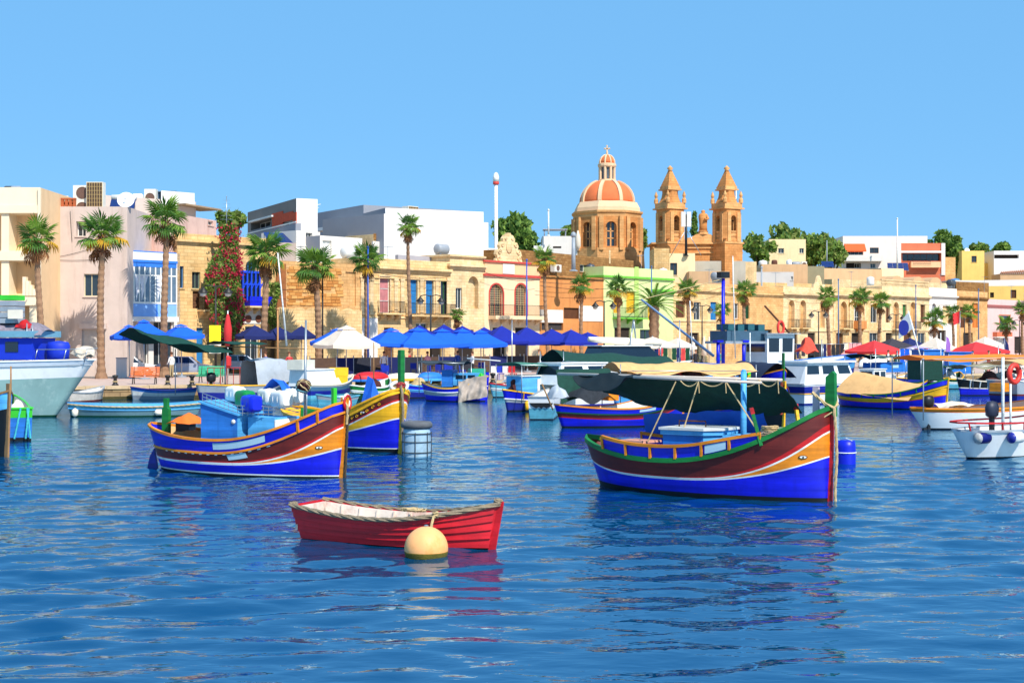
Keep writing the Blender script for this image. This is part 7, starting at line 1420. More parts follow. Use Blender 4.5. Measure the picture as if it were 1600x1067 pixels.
# ---------------------------------------------------------------- church
CH = stone('church_stone', (216, 150, 90), (204, 136, 78), course=.34, width=.8, joint=.25, streak=.45, dirt=(140, 84, 44), bump=.35)
CHL = stone('church_trim', (224, 170, 112), (214, 156, 98), course=.4, width=1.0, joint=.2, streak=.35, dirt=(150, 100, 60), bump=.3)
DOMO = mat('dome_orange', (220, 112, 62), .8, .1, .8, .1, streak=.3, dirt=(190, 80, 40)); DOMR = mat('dome_rib_cream', (226, 190, 150), .85, .05, 1, streak=.3, dirt=(200, 160, 120))
def church():
 Yd = 196.0; k = F / Yd; p = W(948.5, CY, Yd); Z = lambda py: zat(py, Yd)
 t = thing('parish_church', 'limestone church with orange ribbed dome and two bell towers', 'church', (p.x, p.y, 0)); r = 51.5 / k * .99
 z0, z1 = Z(400), Z(333); n = 8; a0 = PI / 8 + .06
 # octagonal drum with arched windows in recessed bays
 mb = MB(); R8 = r / math.cos(PI / 8) * .99; V = [(R8 * math.cos(a0 + i * PI / 4), R8 * math.sin(a0 + i * PI / 4)) for i in range(8)]
 wins = []
 for i in range(8):
  A, B = Vector((*V[i], 0)), Vector((*V[(i+1) % 8], 0)); d = B - A; w = d.length; d.normalize(); nrm = Vector((d.y, -d.x, 0)); c = w / 2; hw = w * .20; za, zb = Z(388), Z(350)
  P = lambda x, y, z, A=A, d=d, nrm=nrm: tuple(A + d * x - nrm * y + Vector((0, 0, z)))
  xs = [0, c - hw, c + hw, w]; zsb = [0, za, zb, z1]
  for q in range(3):
   for s_ in range(3):
    if q == 1 and s_ == 1: continue
    mb.add([P(xs[q], 0, zsb[s_]), P(xs[q+1], 0, zsb[s_]), P(xs[q+1], 0, zsb[s_+1]), P(xs[q], 0, zsb[s_+1])], [(0, 1, 2, 3)])
  zc = zb - hw; m_ = 10; arc = [(c - hw * math.cos(u * PI / m_), zc + hw * math.sin(u * PI / m_)) for u in range(m_ + 1)]; D = .7
  for u in range(m_):
   a, b2 = arc[u], arc[u+1]; e = (c - hw, zb) if u < m_ / 2 else (c + hw, zb)
   mb.add([P(a[0], 0, a[1]), P(b2[0], 0, b2[1]), P(e[0], 0, e[1])], [(0, 1, 2)]); mb.add([P(a[0], 0, a[1]), P(a[0], D, a[1]), P(b2[0], D, b2[1]), P(b2[0], 0, b2[1])], [(0, 1, 2, 3)])
  mb.add([P(c - hw, 0, za), P(c + hw, 0, za), P(c + hw, D, za), P(c - hw, D, za), P(c - hw, 0, zc), P(c - hw, D, zc), P(c + hw, 0, zc), P(c + hw, D, zc)], [(0, 3, 2, 1), (0, 4, 5, 3), (1, 2, 7, 6)])
  wins.append((P, c, hw, za, zc, zb, D))
 drum = mb.obj('drum', CH, t)
 for P, c, hw, za, zc, zb, D in wins:
  mb = MB(); mb.add([P(c - hw, D, za), P(c + hw, D, za), P(c + hw, D, zb), P(c - hw, D, zb)], [(0, 1, 2, 3)], 1)
  def bar(x0, x1, y0, y1): mb.add([P(x0, D - .1, y0), P(x1, D - .1, y0), P(x1, D - .1, y1), P(x0, D - .1, y1), P(x0, D, y0), P(x1, D, y0), P(x1, D, y1), P(x0, D, y1)], [(0, 1, 2, 3), (0, 4, 5, 1), (1, 5, 6, 2), (2, 6, 7, 3), (3, 7, 4, 0)], 0)
  bar(c - hw, c - hw + .25, za, zb); bar(c + hw - .25, c + hw, za, zb); bar(c - .1, c + .1, za, zb)
  for f in (.33, .62): bar(c - hw, c + hw, za + (zb - za) * f - .07, za + (zb - za) * f + .07)
  mb.obj('window', [CHL, PANE], drum)
 for i in range(8):   # paired pilasters at the corners
  for s_ in (-1, 1):
   a = a0 + i * PI / 4 + s_ * .11; rr = R8 * .985; mb = MB(); x, y = rr * math.cos(a), rr * math.sin(a); u = Vector((-math.sin(a), math.cos(a), 0)); v = Vector((math.cos(a), math.sin(a), 0)); o = Vector((x, y, 0))
   q = [o - u * .28 - v * .3, o + u * .28 - v * .3, o + u * .28 + v * .22, o - u * .28 + v * .22]; mb.add([tuple(w + Vector((0, 0, Z(394)))) for w in q] + [tuple(w + Vector((0, 0, Z(342)))) for w in q], [(0, 1, 5, 4), (1, 2, 6, 5), (2, 3, 7, 6), (3, 0, 4, 7)]); mb.obj('pilaster', CHL, drum)
 sc = 1 / k
 mb = MB(); mb.lathe([(R8 * 1.0, Z(342)), (R8 * 1.01, Z(338)), (R8 * 1.05, Z(336)), (R8 * 1.06, Z(333)), (R8 * .99, Z(332.5))], 8, a0=a0); mb.obj('drum_cornice', CHL, t)
 mb = MB(); mb.lathe([(R8 * 1.03, 0), (R8 * 1.03, Z(390))], 8, a0=a0); mb.obj('drum_base', CHL, t)
 mb = MB(); mb.lathe([(51 * sc * 1.04, Z(332.4)), (51 * sc * 1.03, Z(327)), (47 * sc * 1.05, Z(321)), (46 * sc * 1.04, Z(318)), (42 * sc, Z(317))], 8, a0=a0); mb.obj('attic_ring', DOMR, t)
 pr = []
 for i in range(13): u = i / 12; pr.append(((42.5 * math.cos(u * 1.19) ** .9 * (1 - .0 * u)) * sc, Z(318) + (318 - 284) * sc * math.sin(u * 1.19) / math.sin(1.19)))
 mb = MB(); mb.smooth = True; mb.lathe(pr, 32, a0=a0); dome = mb.obj('dome', DOMO, t)
 for i in range(8):
  a = a0 + i * PI / 4; mb = MB(); u = Vector((-math.sin(a), math.cos(a), 0)); v = Vector((math.cos(a), math.sin(a), 0)); pv = None
  for rr, z in pr:
   w = .2 + .014 * rr; c = [v * (rr - .1) - u * w + Vector((0, 0, z - .1)), v * (rr + .16) - u * w + Vector((0, 0, z + .1)), v * (rr + .16) + u * w + Vector((0, 0, z + .1)), v * (rr - .1) + u * w + Vector((0, 0, z - .1))]
   if pv: mb.add([tuple(x) for x in pv + c], [(j, (j+1) % 4, 4 + (j+1) % 4, 4 + j) for j in range(4)])
   pv = c
  mb.obj('rib', DOMR, dome, fix=True)
 # lantern
 mb = MB(); mb.lathe([(19 * sc, Z(287)), (17 * sc, Z(284)), (14.5 * sc, Z(283)), (14.5 * sc, Z(281))], 8, a0=a0); mb.lathe([(13.5 * sc, Z(262)), (14.5 * sc, Z(260)), (14.5 * sc, Z(257)), (12.5 * sc, Z(256))], 16); lan = mb.obj('lantern', DOMR, t)
 mb = MB(); mb.lathe([(10.6 * sc, Z(281)), (10.6 * sc, Z(262))], 8, a0=a0); mb.obj('lantern_glass', mat('lantern_panes', (96, 104, 110), .2, .3, 1), lan)
 for i in range(8): a = a0 + i * PI / 4; mb = MB(); mb.lathe([(2.2 * sc, Z(281.5)), (2.2 * sc, Z(261.5))], 6, (11.5 * sc * math.cos(a), 11.5 * sc * math.sin(a), 0)); mb.obj('lantern_post', DOMR, lan)
 mb = MB(); mb.smooth = True; mb.lathe([(12 * sc, Z(256)), (11.6 * sc, Z(252)), (9.6 * sc, Z(247.5)), (6 * sc, Z(244)), (1.5 * sc, Z(242.6))], 24); cu = mb.obj('cupola', DOMO, t)
 for i in range(8):
  a = a0 + i * PI / 4; mb = MB(); mb.tube([(q * sc * math.cos(a), q * sc * math.sin(a), Z(y)) for q, y in ((12.1, 256), (11.7, 252), (9.7, 247.4), (6, 243.8), (1.5, 242.4))], .12, 5); mb.obj('cupola_rib', DOMR, cu)
 mb = MB(); mb.smooth = True; mb.lathe([(2.6 * sc, Z(243)), (1.2 * sc, Z(240)), (2 * sc, Z(238.6)), (.8 * sc, Z(237))], 10); mb.smooth = False; mb.box((-.09, -.09, Z(237)), (.09, .09, Z(228.5))); mb.box((-3.4 * sc, -.09, Z(233.6)), (3.4 * sc, .09, Z(231.8)))
 for x, y in ((-3.4, 232.7), (3.4, 232.7), (0, 228.5)): mb.lathe([(.001, -.16), (.16, 0), (.001, .16)], 8, (x * sc, 0, Z(y)))
 mb.obj('cross', DOMR, cu)
 # towers, with belfry openings, stepped attic and pyramid spire
 Yt = 186.0; kt = F / Yt; zt = lambda py: zat(py, Yt); rz = .52
 def tower(px):
  q = W(px, CY, Yt); ox, oy = q.x - p.x, q.y - p.y; hw = 16.3 / kt * 1.06; cs, sn = math.cos(rz), math.sin(rz)
  G = lambda x, y, z: (ox + x * cs - y * sn, oy + x * sn + y * cs, z)
  mb = MB(); z_0, z_1 = zt(379), zt(326); za, zb = zt(374), zt(338); ow = hw * .30; ch = hw * .26
  mb.add([G(x, y, z) for z in (0, z_0) for x, y in ((-hw, -hw), (hw, -hw), (hw, hw), (-hw, hw))], [(0, 1, 5, 4), (1, 2, 6, 5), (2, 3, 7, 6), (3, 0, 4, 7), (4, 5, 6, 7)])
  for f in range(4):
   ca, sa = [(1, 0), (0, 1), (-1, 0), (0, -1)][f]; P = lambda x, y, z: G(x * ca - y * sa, x * sa + y * ca, z)
   xs = [-hw + ch, -ow, ow, hw - ch]; zs = [z_0, za, zb, z_1]; D = .55
   for i in range(3):
    for j in range(3):
     if i == 1 and j == 1: continue
     mb.add([P(xs[i], -hw, zs[j]), P(xs[i+1], -hw, zs[j]), P(xs[i+1], -hw, zs[j+1]), P(xs[i], -hw, zs[j+1])], [(0, 1, 2, 3)])
   mb.add([P(hw - ch, -hw, z_0), P(hw, -hw + ch, z_0), P(hw, -hw + ch, z_1), P(hw - ch, -hw, z_1)], [(0, 1, 2, 3)])
   zc = zb - ow; arc = [(-ow * math.cos(u * PI / 8), zc + ow * math.sin(u * PI / 8)) for u in range(9)]
   for u in range(8):
    a, b2 = arc[u], arc[u+1]; e = (-ow, zb) if u < 4 else (ow, zb)
    mb.add([P(a[0], -hw, a[1]), P(b2[0], -hw, b2[1]), P(e[0], -hw, e[1])], [(0, 1, 2)]); mb.add([P(a[0], -hw, a[1]), P(a[0], -hw + D, a[1]), P(b2[0], -hw + D, b2[1]), P(b2[0], -hw, b2[1])], [(0, 1, 2, 3)])
   mb.add([P(-ow, -hw, za), P(ow, -hw, za), P(ow, -hw + D, za), P(-ow, -hw + D, za), P(-ow, -hw, zc), P(-ow, -hw + D, zc), P(ow, -hw, zc), P(ow, -hw + D, zc)], [(0, 3, 2, 1), (0, 4, 5, 3), (1, 2, 7, 6)])
  tw = mb.obj('bell_tower', CH, t)
  for f in range(4):
   ca, sa = [(1, 0), (0, 1), (-1, 0), (0, -1)][f]; P = lambda x, y, z: G(x * ca - y * sa, x * sa + y * ca, z)
   mb = MB()
   for x in (-hw * .62, -hw * .44, hw * .44, hw * .62):
    c8 = [P(x - .13, -hw - .12, z) for z in (z_0, zt(333))]; mb.add([P(x + a, -hw - b2, z) for z in (z_0, zt(333)) for a, b2 in ((-.13, .12), (.13, .12), (.13, -.1), (-.13, -.1))], [(0, 1, 5, 4), (1, 2, 6, 5), (2, 3, 7, 6), (3, 0, 4, 7), (4, 5, 6, 7)])
   mb.obj('pilaster', CHL, tw); mb = MB()
   for i in range(5): x = -ow + 2 * ow * (i + .5) / 5; c = P(x, -hw + .15, za); mb.lathe([(.09, 0), (.05, .2), (.12, .45), (.05, .75), (.09, .9)], 8, c)
   a, b2 = P(-ow, -hw + .15, za + .95), P(ow, -hw + .15, za + .95); mb.obox(a, b2, .22, .14); mb.obj('balustrade', CHL, tw)
  def slab(h, y0, y1, m, name, par=tw):
   b_ = MB(); b_.add([G(x, y, zt(z)) for z in (y0, y1) for x, y in ((-h, -h), (h, -h), (h, h), (-h, h))], [(0, 3, 2, 1), (4, 5, 6, 7), (0, 1, 5, 4), (1, 2, 6, 5), (2, 3, 7, 6), (3, 0, 4, 7)]); return b_.obj(name, m, par)
  slab(hw * 1.13, 328, 325.8, CHL, 'cornice'); slab(hw * 1.06, 382, 379, CHL, 'cornice'); slab(hw * .98, 325.7, 318, CHL, 'attic')
  for sx in (-1, 1):
   for sy in (-1, 1): mb = MB(); mb.lathe([(.28, 0), (.28, .5), (.14, .7), (.24, 1.0), (.1, 1.4), (.001, 1.6)], 8, G(sx * hw * .9, sy * hw * .9, zt(318))); mb.obj('urn', CHL, tw)
  mb = MB(); pr2 = [(hw * .95, zt(318)), (hw * .84, zt(314)), (hw * .72, zt(309)), (hw * .66, zt(303)), (hw * .66, zt(298))]; mb.lathe([(a * 1.41 * .78, z) for a, z in pr2], 8, G(0, 0, 0), a0=rz + PI / 8); mb.obj('upper_stage', CH, tw)
  slab(hw * .76, 298, 296, CHL, 'cornice'); slab(hw * .66, 295.9, 292, CHL, 'spire_base')
  mb = MB(); mb.lathe([(hw * .68 * 1.414 * .92, zt(292)), (.28, zt(267.5))], 4, G(0, 0, 0), a0=rz + PI / 4); mb.obj('spire', CH, tw)
  mb = MB(); mb.smooth = True; mb.lathe([(.34, zt(267.6)), (.2, zt(266)), (.42, zt(263.5)), (.2, zt(261)), (.001, zt(258.5))], 10, G(0, 0, 0)); mb.obj('finial', CHL, tw)
  mb = MB(); mb.smooth = True; mb.lathe([(.62, zt(357)), (.55, zt(356)), (.42, zt(350)), (.3, zt(347.5)), (.001, zt(346.5))], 14, G(0, 0, 0)); mb.obj('bell', mat('bell_bronze_green', (96, 130, 100), .5, .15, 4), tw)
  mb = MB(); mb.add([G(x, y, za - .05) for x, y in ((-hw, -hw), (hw, -hw), (hw, hw), (-hw, hw))], [(0, 1, 2, 3)]); mb.obj('belfry_floor', CH, tw)
  mb = MB(); mb.obox(G(-hw, 0, zt(345)), G(hw, 0, zt(345)), .15, .15); mb.obj('bell_beam', BROWN, tw)
  return G
 G1 = tower(1047); G2 = tower(1135.5)
 # facade between the towers, gable and statue
 q1, q2 = W(1056, CY, Yt - 1.5), W(1128, CY, Yt - 1.5)
 def FB(px0, px1, py0, py1, y, dep, name, m=CH):
  a = W(px0, CY, Yt + y); c = W(px1, CY, Yt + y); b_ = MB(); b_.box((a.x - p.x, Yt + y - p.y, zt(py1)), (c.x - p.x, Yt + y + dep - p.y, zt(py0))); return b_.obj(name, m, t)
 FB(1022, 1160, 381.5, 470, .3, 6, 'facade'); FB(1018, 1163, 379, 381.4, -.2, 6.5, 'facade_cornice', CHL); FB(1020, 1161, 386, 388, .1, 1, 'string_course', CHL); FB(1020, 1161, 394, 396, .1, 1, 'string_course', CHL)
 xs = [W(v, CY, Yt).x - p.x for v in (1064, 1073, 1080, 1088, 1098, 1110, 1118, 1126)]; zs = [zt(v) for v in (379, 372, 371, 366, 365, 366, 371, 379)]
 mb = MB(); mb.prism(list(zip(xs, zs)), Yt - p.y, Yt + 1 - p.y, 'y'); mb.obj('gable', CHL, t, fix=True)
 c = W(1099.5, CY, Yt); cx, cy = c.x - p.x, Yt + .5 - p.y
 mb = MB(); mb.lathe([(.75, zt(366)), (.6, zt(362)), (.7, zt(361)), (.45, zt(360))], 8, (cx, cy, 0)); mb.obj('pedestal', CHL, t)
 mb = MB(); mb.smooth = True; mb.lathe([(.55, zt(361)), (.5, zt(352)), (.55, zt(345)), (.62, zt(338)), (.5, zt(334)), (.2, zt(332.4)), (.26, zt(331)), (.26, zt(329)), (.001, zt(327.4))], 12, (cx, cy, 0), sq=(1, .75)); mb.tube([(cx + .4, cy - .2, zt(336)), (cx + .6, cy - .5, zt(342)), (cx + .1, cy - .65, zt(343))], .16, 6); mb.obj('statue', CH, t)
 FB(1026, 1046, 404, 420, .0, .3, 'clock_panel', CHL)
church()
# ---------------------------------------------------------------- palms
PG = [mat('frond_green', (116, 150, 48), .6, .25, 2, trans=.25), mat('frond_deep_green', (72, 116, 40), .6, .25, 2, trans=.25), mat('frond_yellow', (206, 160, 44), .7, .25, 2, trans=.25), mat('frond_brown', (138, 92, 54), .85, .25, 3)]
TRK = mat('palm_trunk', (150, 116, 88), .95, .28, 3, .6, dirt=(84, 60, 46), dirt_amt=.6); TRK2 = mat('palm_boots', (122, 80, 56), .95, .35, 4, .6)
def fan_mesh(m, seed, droop):
 r = random.Random(seed); mb = MB(); mb.obox((0, 0, 0), (.72, 0, -.05), .05, .03)
 n = 17
 for i in range(n):
  a = math.radians(-112 + 224 * i / (n - 1)) + r.uniform(-.04, .04); L = (.95 - .18 * abs(a) / 2) * r.uniform(.86, 1.08); w = .058
  d = Vector((math.cos(a), math.sin(a), 0)); s = Vector((-d.y, d.x, 0)); o = Vector((.70, 0, -.05)); fold = .05
  p1 = o + d * L * .6 + Vector((0, 0, -.04 - droop * .16)); p2 = o + d * L * (1 - droop * .18) + Vector((0, 0, -.1 - droop * (.42 + r.uniform(-.05, .1))))
  mb.add([o, p1 - s * w * L, p1 + Vector((0, 0, fold)), p1 + s * w * L, p2], [(0, 1, 2), (0, 2, 3), (1, 4, 2), (2, 4, 3)])
 return mb.mesh('frond', m)
FAN = [[fan_mesh(PG[k], 10 * k + j, (.25, .55, .9)[j]) for j in range(3)] for k in range(4)]
def palm(lab, px, py, rpx, t=0.0, basepx=None, seed=0, n=34, dead=5, yellow=3):
 r = random.Random(seed + int(px)); top = SP(px, t); ztop = zat(py, top.y); bs = SP(basepx if basepx else px, t); sc = rpx * top.y / F / 1.45
 th = thing('fan_palm', lab, 'palm tree', (bs.x, bs.y, Q), 0, 'fan palms along the waterfront'); h = ztop - Q; off = Vector((top.x - bs.x, top.y - bs.y, 0)); mb = MB(); pts = []; rs = []; m = int(h / .22)
 for i in range(m + 1):
  u = i / m; pts.append(off * (u ** 1.3) + Vector((.06 * math.sin(u * 5 + seed), 0, u * (h - .1)))); base = .23 - .07 * u + .16 * max(0, 1 - u * 9) ** 2; rs.append((base + (.022 if i % 2 else -.012)) * max(.8, sc))
 mb.tube(pts, rs, 10);
 for f in range(len(mb.sm)): mb.sm[f] = False
 mb.obj('trunk', TRK, th)
 mb = MB(); k = max(.9, sc)
 for i in range(60):   # old leaf bases below the crown
  a = i * 2.4; z = h - .15 - 1.25 * k * i / 60; d = Vector((math.cos(a), math.sin(a), 0)); o = off * ((z / h) ** 1.3) + Vector((0, 0, z)); mb.obox(o + d * .1, o + d * (.30 + .05 * math.sin(i)) * k + Vector((0, 0, .22 * k)), .10, .04)
 mb.obj('leaf_bases', TRK2, th)
 c = off + Vector((0, 0, h))
 for i in range(n):
  u = (i + .5) / n; el = math.radians(84 - 122 * u ** .95 + r.uniform(-12, 12)); az = i * 2.39996 + r.uniform(-.25, .25)
  kk = 0 if r.random() < .55 else 1; j = 0 if el > .6 else (1 if el > 0 else 2)
  if u > .80 and r.random() < .14 * yellow: kk = 2
  s = sc * r.uniform(.72, 1.15); link('frond', FAN[kk][j], th, c + Vector((.08 * math.cos(az), .08 * math.sin(az), r.uniform(-.15, .1))), (r.uniform(-.35, .35), -el, az), (s, s, s))
 for i in range(dead):
  az = r.uniform(0, 2 * PI); s = sc * r.uniform(.7, .95); link('frond', FAN[3][2], th, c + Vector((.1 * math.cos(az), .1 * math.sin(az), -.35 * k - .1 * i)), (r.uniform(-.3, .3), math.radians(r.uniform(38, 78)), az), (s, s, s))
 return th
for a in (('fan palm in front of the beige apartment house, leftmost palm', 58, 372, 35, 0, 66, 1), ('fan palm in front of the plain pinkish house', 160, 366, 38, 0, 157, 2), ('tall fan palm in front of the blue bay', 259, 345, 37, 0, 257, 3), ('fan palm beside the blue timber balcony', 415, 394, 37, 0, 412, 4), ('leaning fan palm before the orange stone house', 492, 416, 36, 0, 499, 5), ('fan palm with a blue pole beside it, left of the balcony house', 573, 406, 27, 0, 572, 6), ('tallest slim fan palm before the balcony house', 638, 352, 22, 0, 641, 7),
          ('fan palm right of the peach house', 850, 404, 21, 0, 856, 8), ('fan palm before the weathered orange house', 908, 446, 21, 0, 909, 9), ('fan palm before the green house', 964, 451, 22, 0, 969, 10), ('fan palm right of the bushy date palm', 1074, 453, 19, 0, 1075, 11), ('low fan palm behind the blue trawler mast', 1128, 485, 16, 0, 1126, 12), ('fan palm by the plain limestone house', 1163, 455, 20, 0, 1163, 13), ('fan palm before the twin-arched house', 1293, 462, 20, 0, 1296, 14),
          ('fan palm left of a pair before the long terrace', 1343, 466, 20, 0, 1345, 15), ('fan palm right of a pair before the long terrace', 1375, 471, 18, 0, 1373, 16), ('bushy fan palm behind the blue and white sail', 1460, 500, 20, 0, 1459, 17), ('fan palm left of the red flag', 1488, 488, 15, 0, 1490, 18), ('fan palm right of the red flag', 1515, 487, 15, 0, 1515, 19), ('low fan palm before the pink house', 1572, 506, 17, 0, 1573, 20), ('fan palm cut by the right edge', 1597, 484, 16, 0, 1598, 21), ('small young fan palm above the blue parasols', 714, 491, 13, 0, 714, 22)):
 palm(*a[:5], basepx=a[5], seed=a[6], n=26 if a[1] < 700 else 21, yellow=5 if a[1] in (58, 160, 259) else 3)
def date_palm(lab, px, py, base_py, rpx, t):
 p = SP(px, t); z = zat(py, p.y); sc = rpx * p.y / F; th = thing('date_palm', lab, 'palm tree', (p.x, p.y, Q)); mb = MB(); h = z - Q; m = 16
 mb.tube([(0, 0, h * i / m) for i in range(m + 1)], [.5 + (.06 if i % 2 else -.04) for i in range(m + 1)], 10); mb.obj('trunk', TRK, th); r = random.Random(3); ms = []
 for k in range(2):
  mb = MB(); pts = [Vector((sc * u, 0, sc * (.18 * u - .55 * u ** 2.2))) for u in [i / 8 for i in range(9)]]; mb.tube(pts, [.04 - .004 * i for i in range(9)], 4)
  for i in range(22):
   u = .15 + .85 * i / 22; q = Vector((sc * u, 0, sc * (.18 * u - .55 * u ** 2.2)))
   for s in (-1, 1): L = .55 * (1 - .5 * u); d = Vector((.6, s * .75, -.15 - .3 * u)).normalized(); w = Vector((.05, 0, 0)); mb.add([q - w, q + w, q + d * L], [(0, 1, 2)])
  ms.append(mb.mesh('frond', PG[k]))
 for i in range(34): u = i / 34; link('frond', ms[i % 2], th, (0, 0, h), (r.uniform(-.2, .2), -math.radians(70 - 85 * u), i * 2.4), None)
date_palm('bushy date palm with thick trunk right of the green house', 1022, 478, 530, 46, -1)

# ---------------------------------------------------------------- broadleaf trees and climbers
LV = [mat('leaf_mid', (132, 160, 66), .7, .3, 2, trans=.35), mat('leaf_dark', (90, 122, 50), .7, .3, 2, trans=.35), mat('leaf_olive', (142, 152, 76), .7, .3, 2, trans=.35)]
BARK = mat('bark', (92, 72, 52), .95, .25, 4, .5)
def leaves(pts, size, r, nm):
 mb = MB()
 for p in pts:
  a = Vector((r.gauss(0, 1), r.gauss(0, 1), r.gauss(0, .7))).normalized(); b = a.orthogonal().normalized(); c = a.cross(b); ang = r.uniform(0, 6.3); b, c = b * math.cos(ang) + c * math.sin(ang), c * math.cos(ang) - b * math.sin(ang); s = size * r.uniform(.6, 1.3)
  mb.add([p - b * s, p - c * s * .5, p + b * s, p + c * s * .5], [(0, 1, 2, 3)], r.randrange(nm) if nm > 1 else 0)
 return mb
def tree(lab, px, py, Y, rx, rz_, n=1800, name='broadleaf_tree', size=.42, dark=False, cyp=False):
 Y = YR(px, Y); k = Y / F; p = W(px, CY, Y); zc = zat(py, Y); r = random.Random(int(px)); RX, RZ = rx * k, rz_ * k; base = max(Q, zc - RZ - 6); th = thing(name, lab, 'tree', (p.x, p.y, base)); zc -= base
 cl = []; m = 26 if not cyp else 30
 for i in range(m):
  if cyp: u = i / m; q = Vector((r.uniform(-.5, .5) * RX * (1 - u * .8), r.uniform(-.5, .5) * RX * (1 - u * .8), zc - RZ + 2 * RZ * u)); cl.append((q, RX * .8 * (1 - u * .75) + .15))
  else:
   d = Vector((r.gauss(0, 1), r.gauss(0, 1), r.gauss(0, 1))).normalized() * r.uniform(.25, .95); q = Vector((d.x * RX, d.y * RX * .8, zc + d.z * RZ)); cl.append((q, min(RX, RZ) * r.uniform(.32, .55)))
 pts = []
 for i in range(n):
  q, rr = r.choice(cl); d = Vector((r.gauss(0, 1), r.gauss(0, 1), r.gauss(0, .8))).normalized() * rr * r.uniform(.6, 1.05); pts.append(q + d)
 leaves(pts, size * (1.0 if Y < 150 else 1.25), r, 3).obj('crown', [LV[1], LV[1], LV[0]] if dark else LV, th)
 mb = MB(); mb.tube([(0, 0, -1), (.1, 0, zc * .5), (0, 0, zc)], [.3, .22, .1], 8)
 if not cyp:
  for q, rr in cl[:8]: mb.tube([(0, 0, zc * .55), (q * .55 + Vector((0, 0, zc * .2))), q], [.14, .09, .04], 5)
 mb.obj('trunk', BARK, th)
for a in (('dark pine at the foot of the white mast, left of the church', 797, 362, 178, 26, 28, 1700), ('round green tree right of the dark pine', 824, 376, 174, 18, 22, 1200), ('small tree just left of the church dome', 889, 362, 215, 11, 9, 500), ('small green tree at the right foot of the dome', 1004, 376, 205, 7, 18, 600), ('green tree right of the right bell tower', 1185, 388, 200, 26, 20, 1600), ('broad green tree left of the cream cube house', 1226, 376, 215, 30, 22, 1700), ('green tree right of the cream cube house', 1273, 392, 205, 26, 26, 1600), ('olive-green tree left of the pale villa', 1300, 396, 206, 20, 28, 1200),
          ('tall dark tree right of the terracotta house', 1478, 384, 225, 32, 24, 1900), ('narrow dark tree between terracotta and yellow houses', 1496, 402, 215, 12, 34, 1000), ('small tree behind the yellow cube house', 1530, 392, 222, 16, 12, 700), ('dark tree on the far right skyline', 1564, 390, 220, 20, 12, 900), ('tree behind the bougainvillea on the skyline', 366, 344, 135, 14, 13, 800), ('tree left of the bougainvillea top, on the skyline', 347, 342, 140, 8, 10, 500)):
 tree(*a, dark=(a[5] > 20 and a[1] < 830) or a[1] in (1478, 1496, 1564))
tree('dark cypress between the bell towers', 1085, 350, 188, 4.5, 18, 900, 'cypress_tree', .2, True, True)
tree('palm-like tree on the skyline left of the pale villa', 1297, 378, 212, 9, 7, 300)
def climber(name, lab, px, py0, py1, wpx, t, nl, nf, fm, base=None, shape=None):
 p = SP(px, t); k = p.y / F; z0, z1 = zat(py1, p.y), zat(py0, p.y); r = random.Random(int(px)); th = thing(name, lab, 'climber', (p.x, p.y, Q), ANG)
 def P(out):
  u = r.random(); w = wpx * k / 2 * (shape(u) if shape else 1); a = r.uniform(-1, 1); return Vector((w * a + .3 * math.sin(u * 9), -r.random() ** .5 * .9 * (1 - a * a) - (.1 if out else 0), z0 - Q + (z1 - z0) * u))
 leaves([P(0) for _ in range(nl)], .17, r, 3).obj('foliage', LV, th)
 if nf:
  cs = [P(1) for _ in range(nf // 14)]; leaves([r.choice(cs) + Vector((r.gauss(0, .2), r.gauss(0, .12) - .12, r.gauss(0, .16))) for _ in range(nf)], .12, r, 1).obj('blossom', fm, th)
 mb = MB()
 for i in range(4): mb.tube([(.15 * i - .2, -.05, 0), (.2 * math.sin(i), -.25, (z1 - Q) * .45), (.5 * math.sin(i * 2), -.3, (z1 - Q) * .85)], [.08, .06, .03], 5)
 mb.obj('stem', BARK, th)
climber('bougainvillea', 'tall bougainvillea with crimson blossom climbing the yellow stone house', 352, 352, 528, 62, 5.6, 5200, 1500, mat('bougainvillea_crimson', (182, 24, 64), .7, .25, 3, trans=.25), shape=lambda u: .55 + .55 * math.sin(min(1, u * 1.25) * PI) ** .8 if u < .8 else .55)
climber('ivy', 'green ivy strip climbing the wall right of the blue balcony', 423, 442, 528, 15, 6.4, 1300, 0, None)
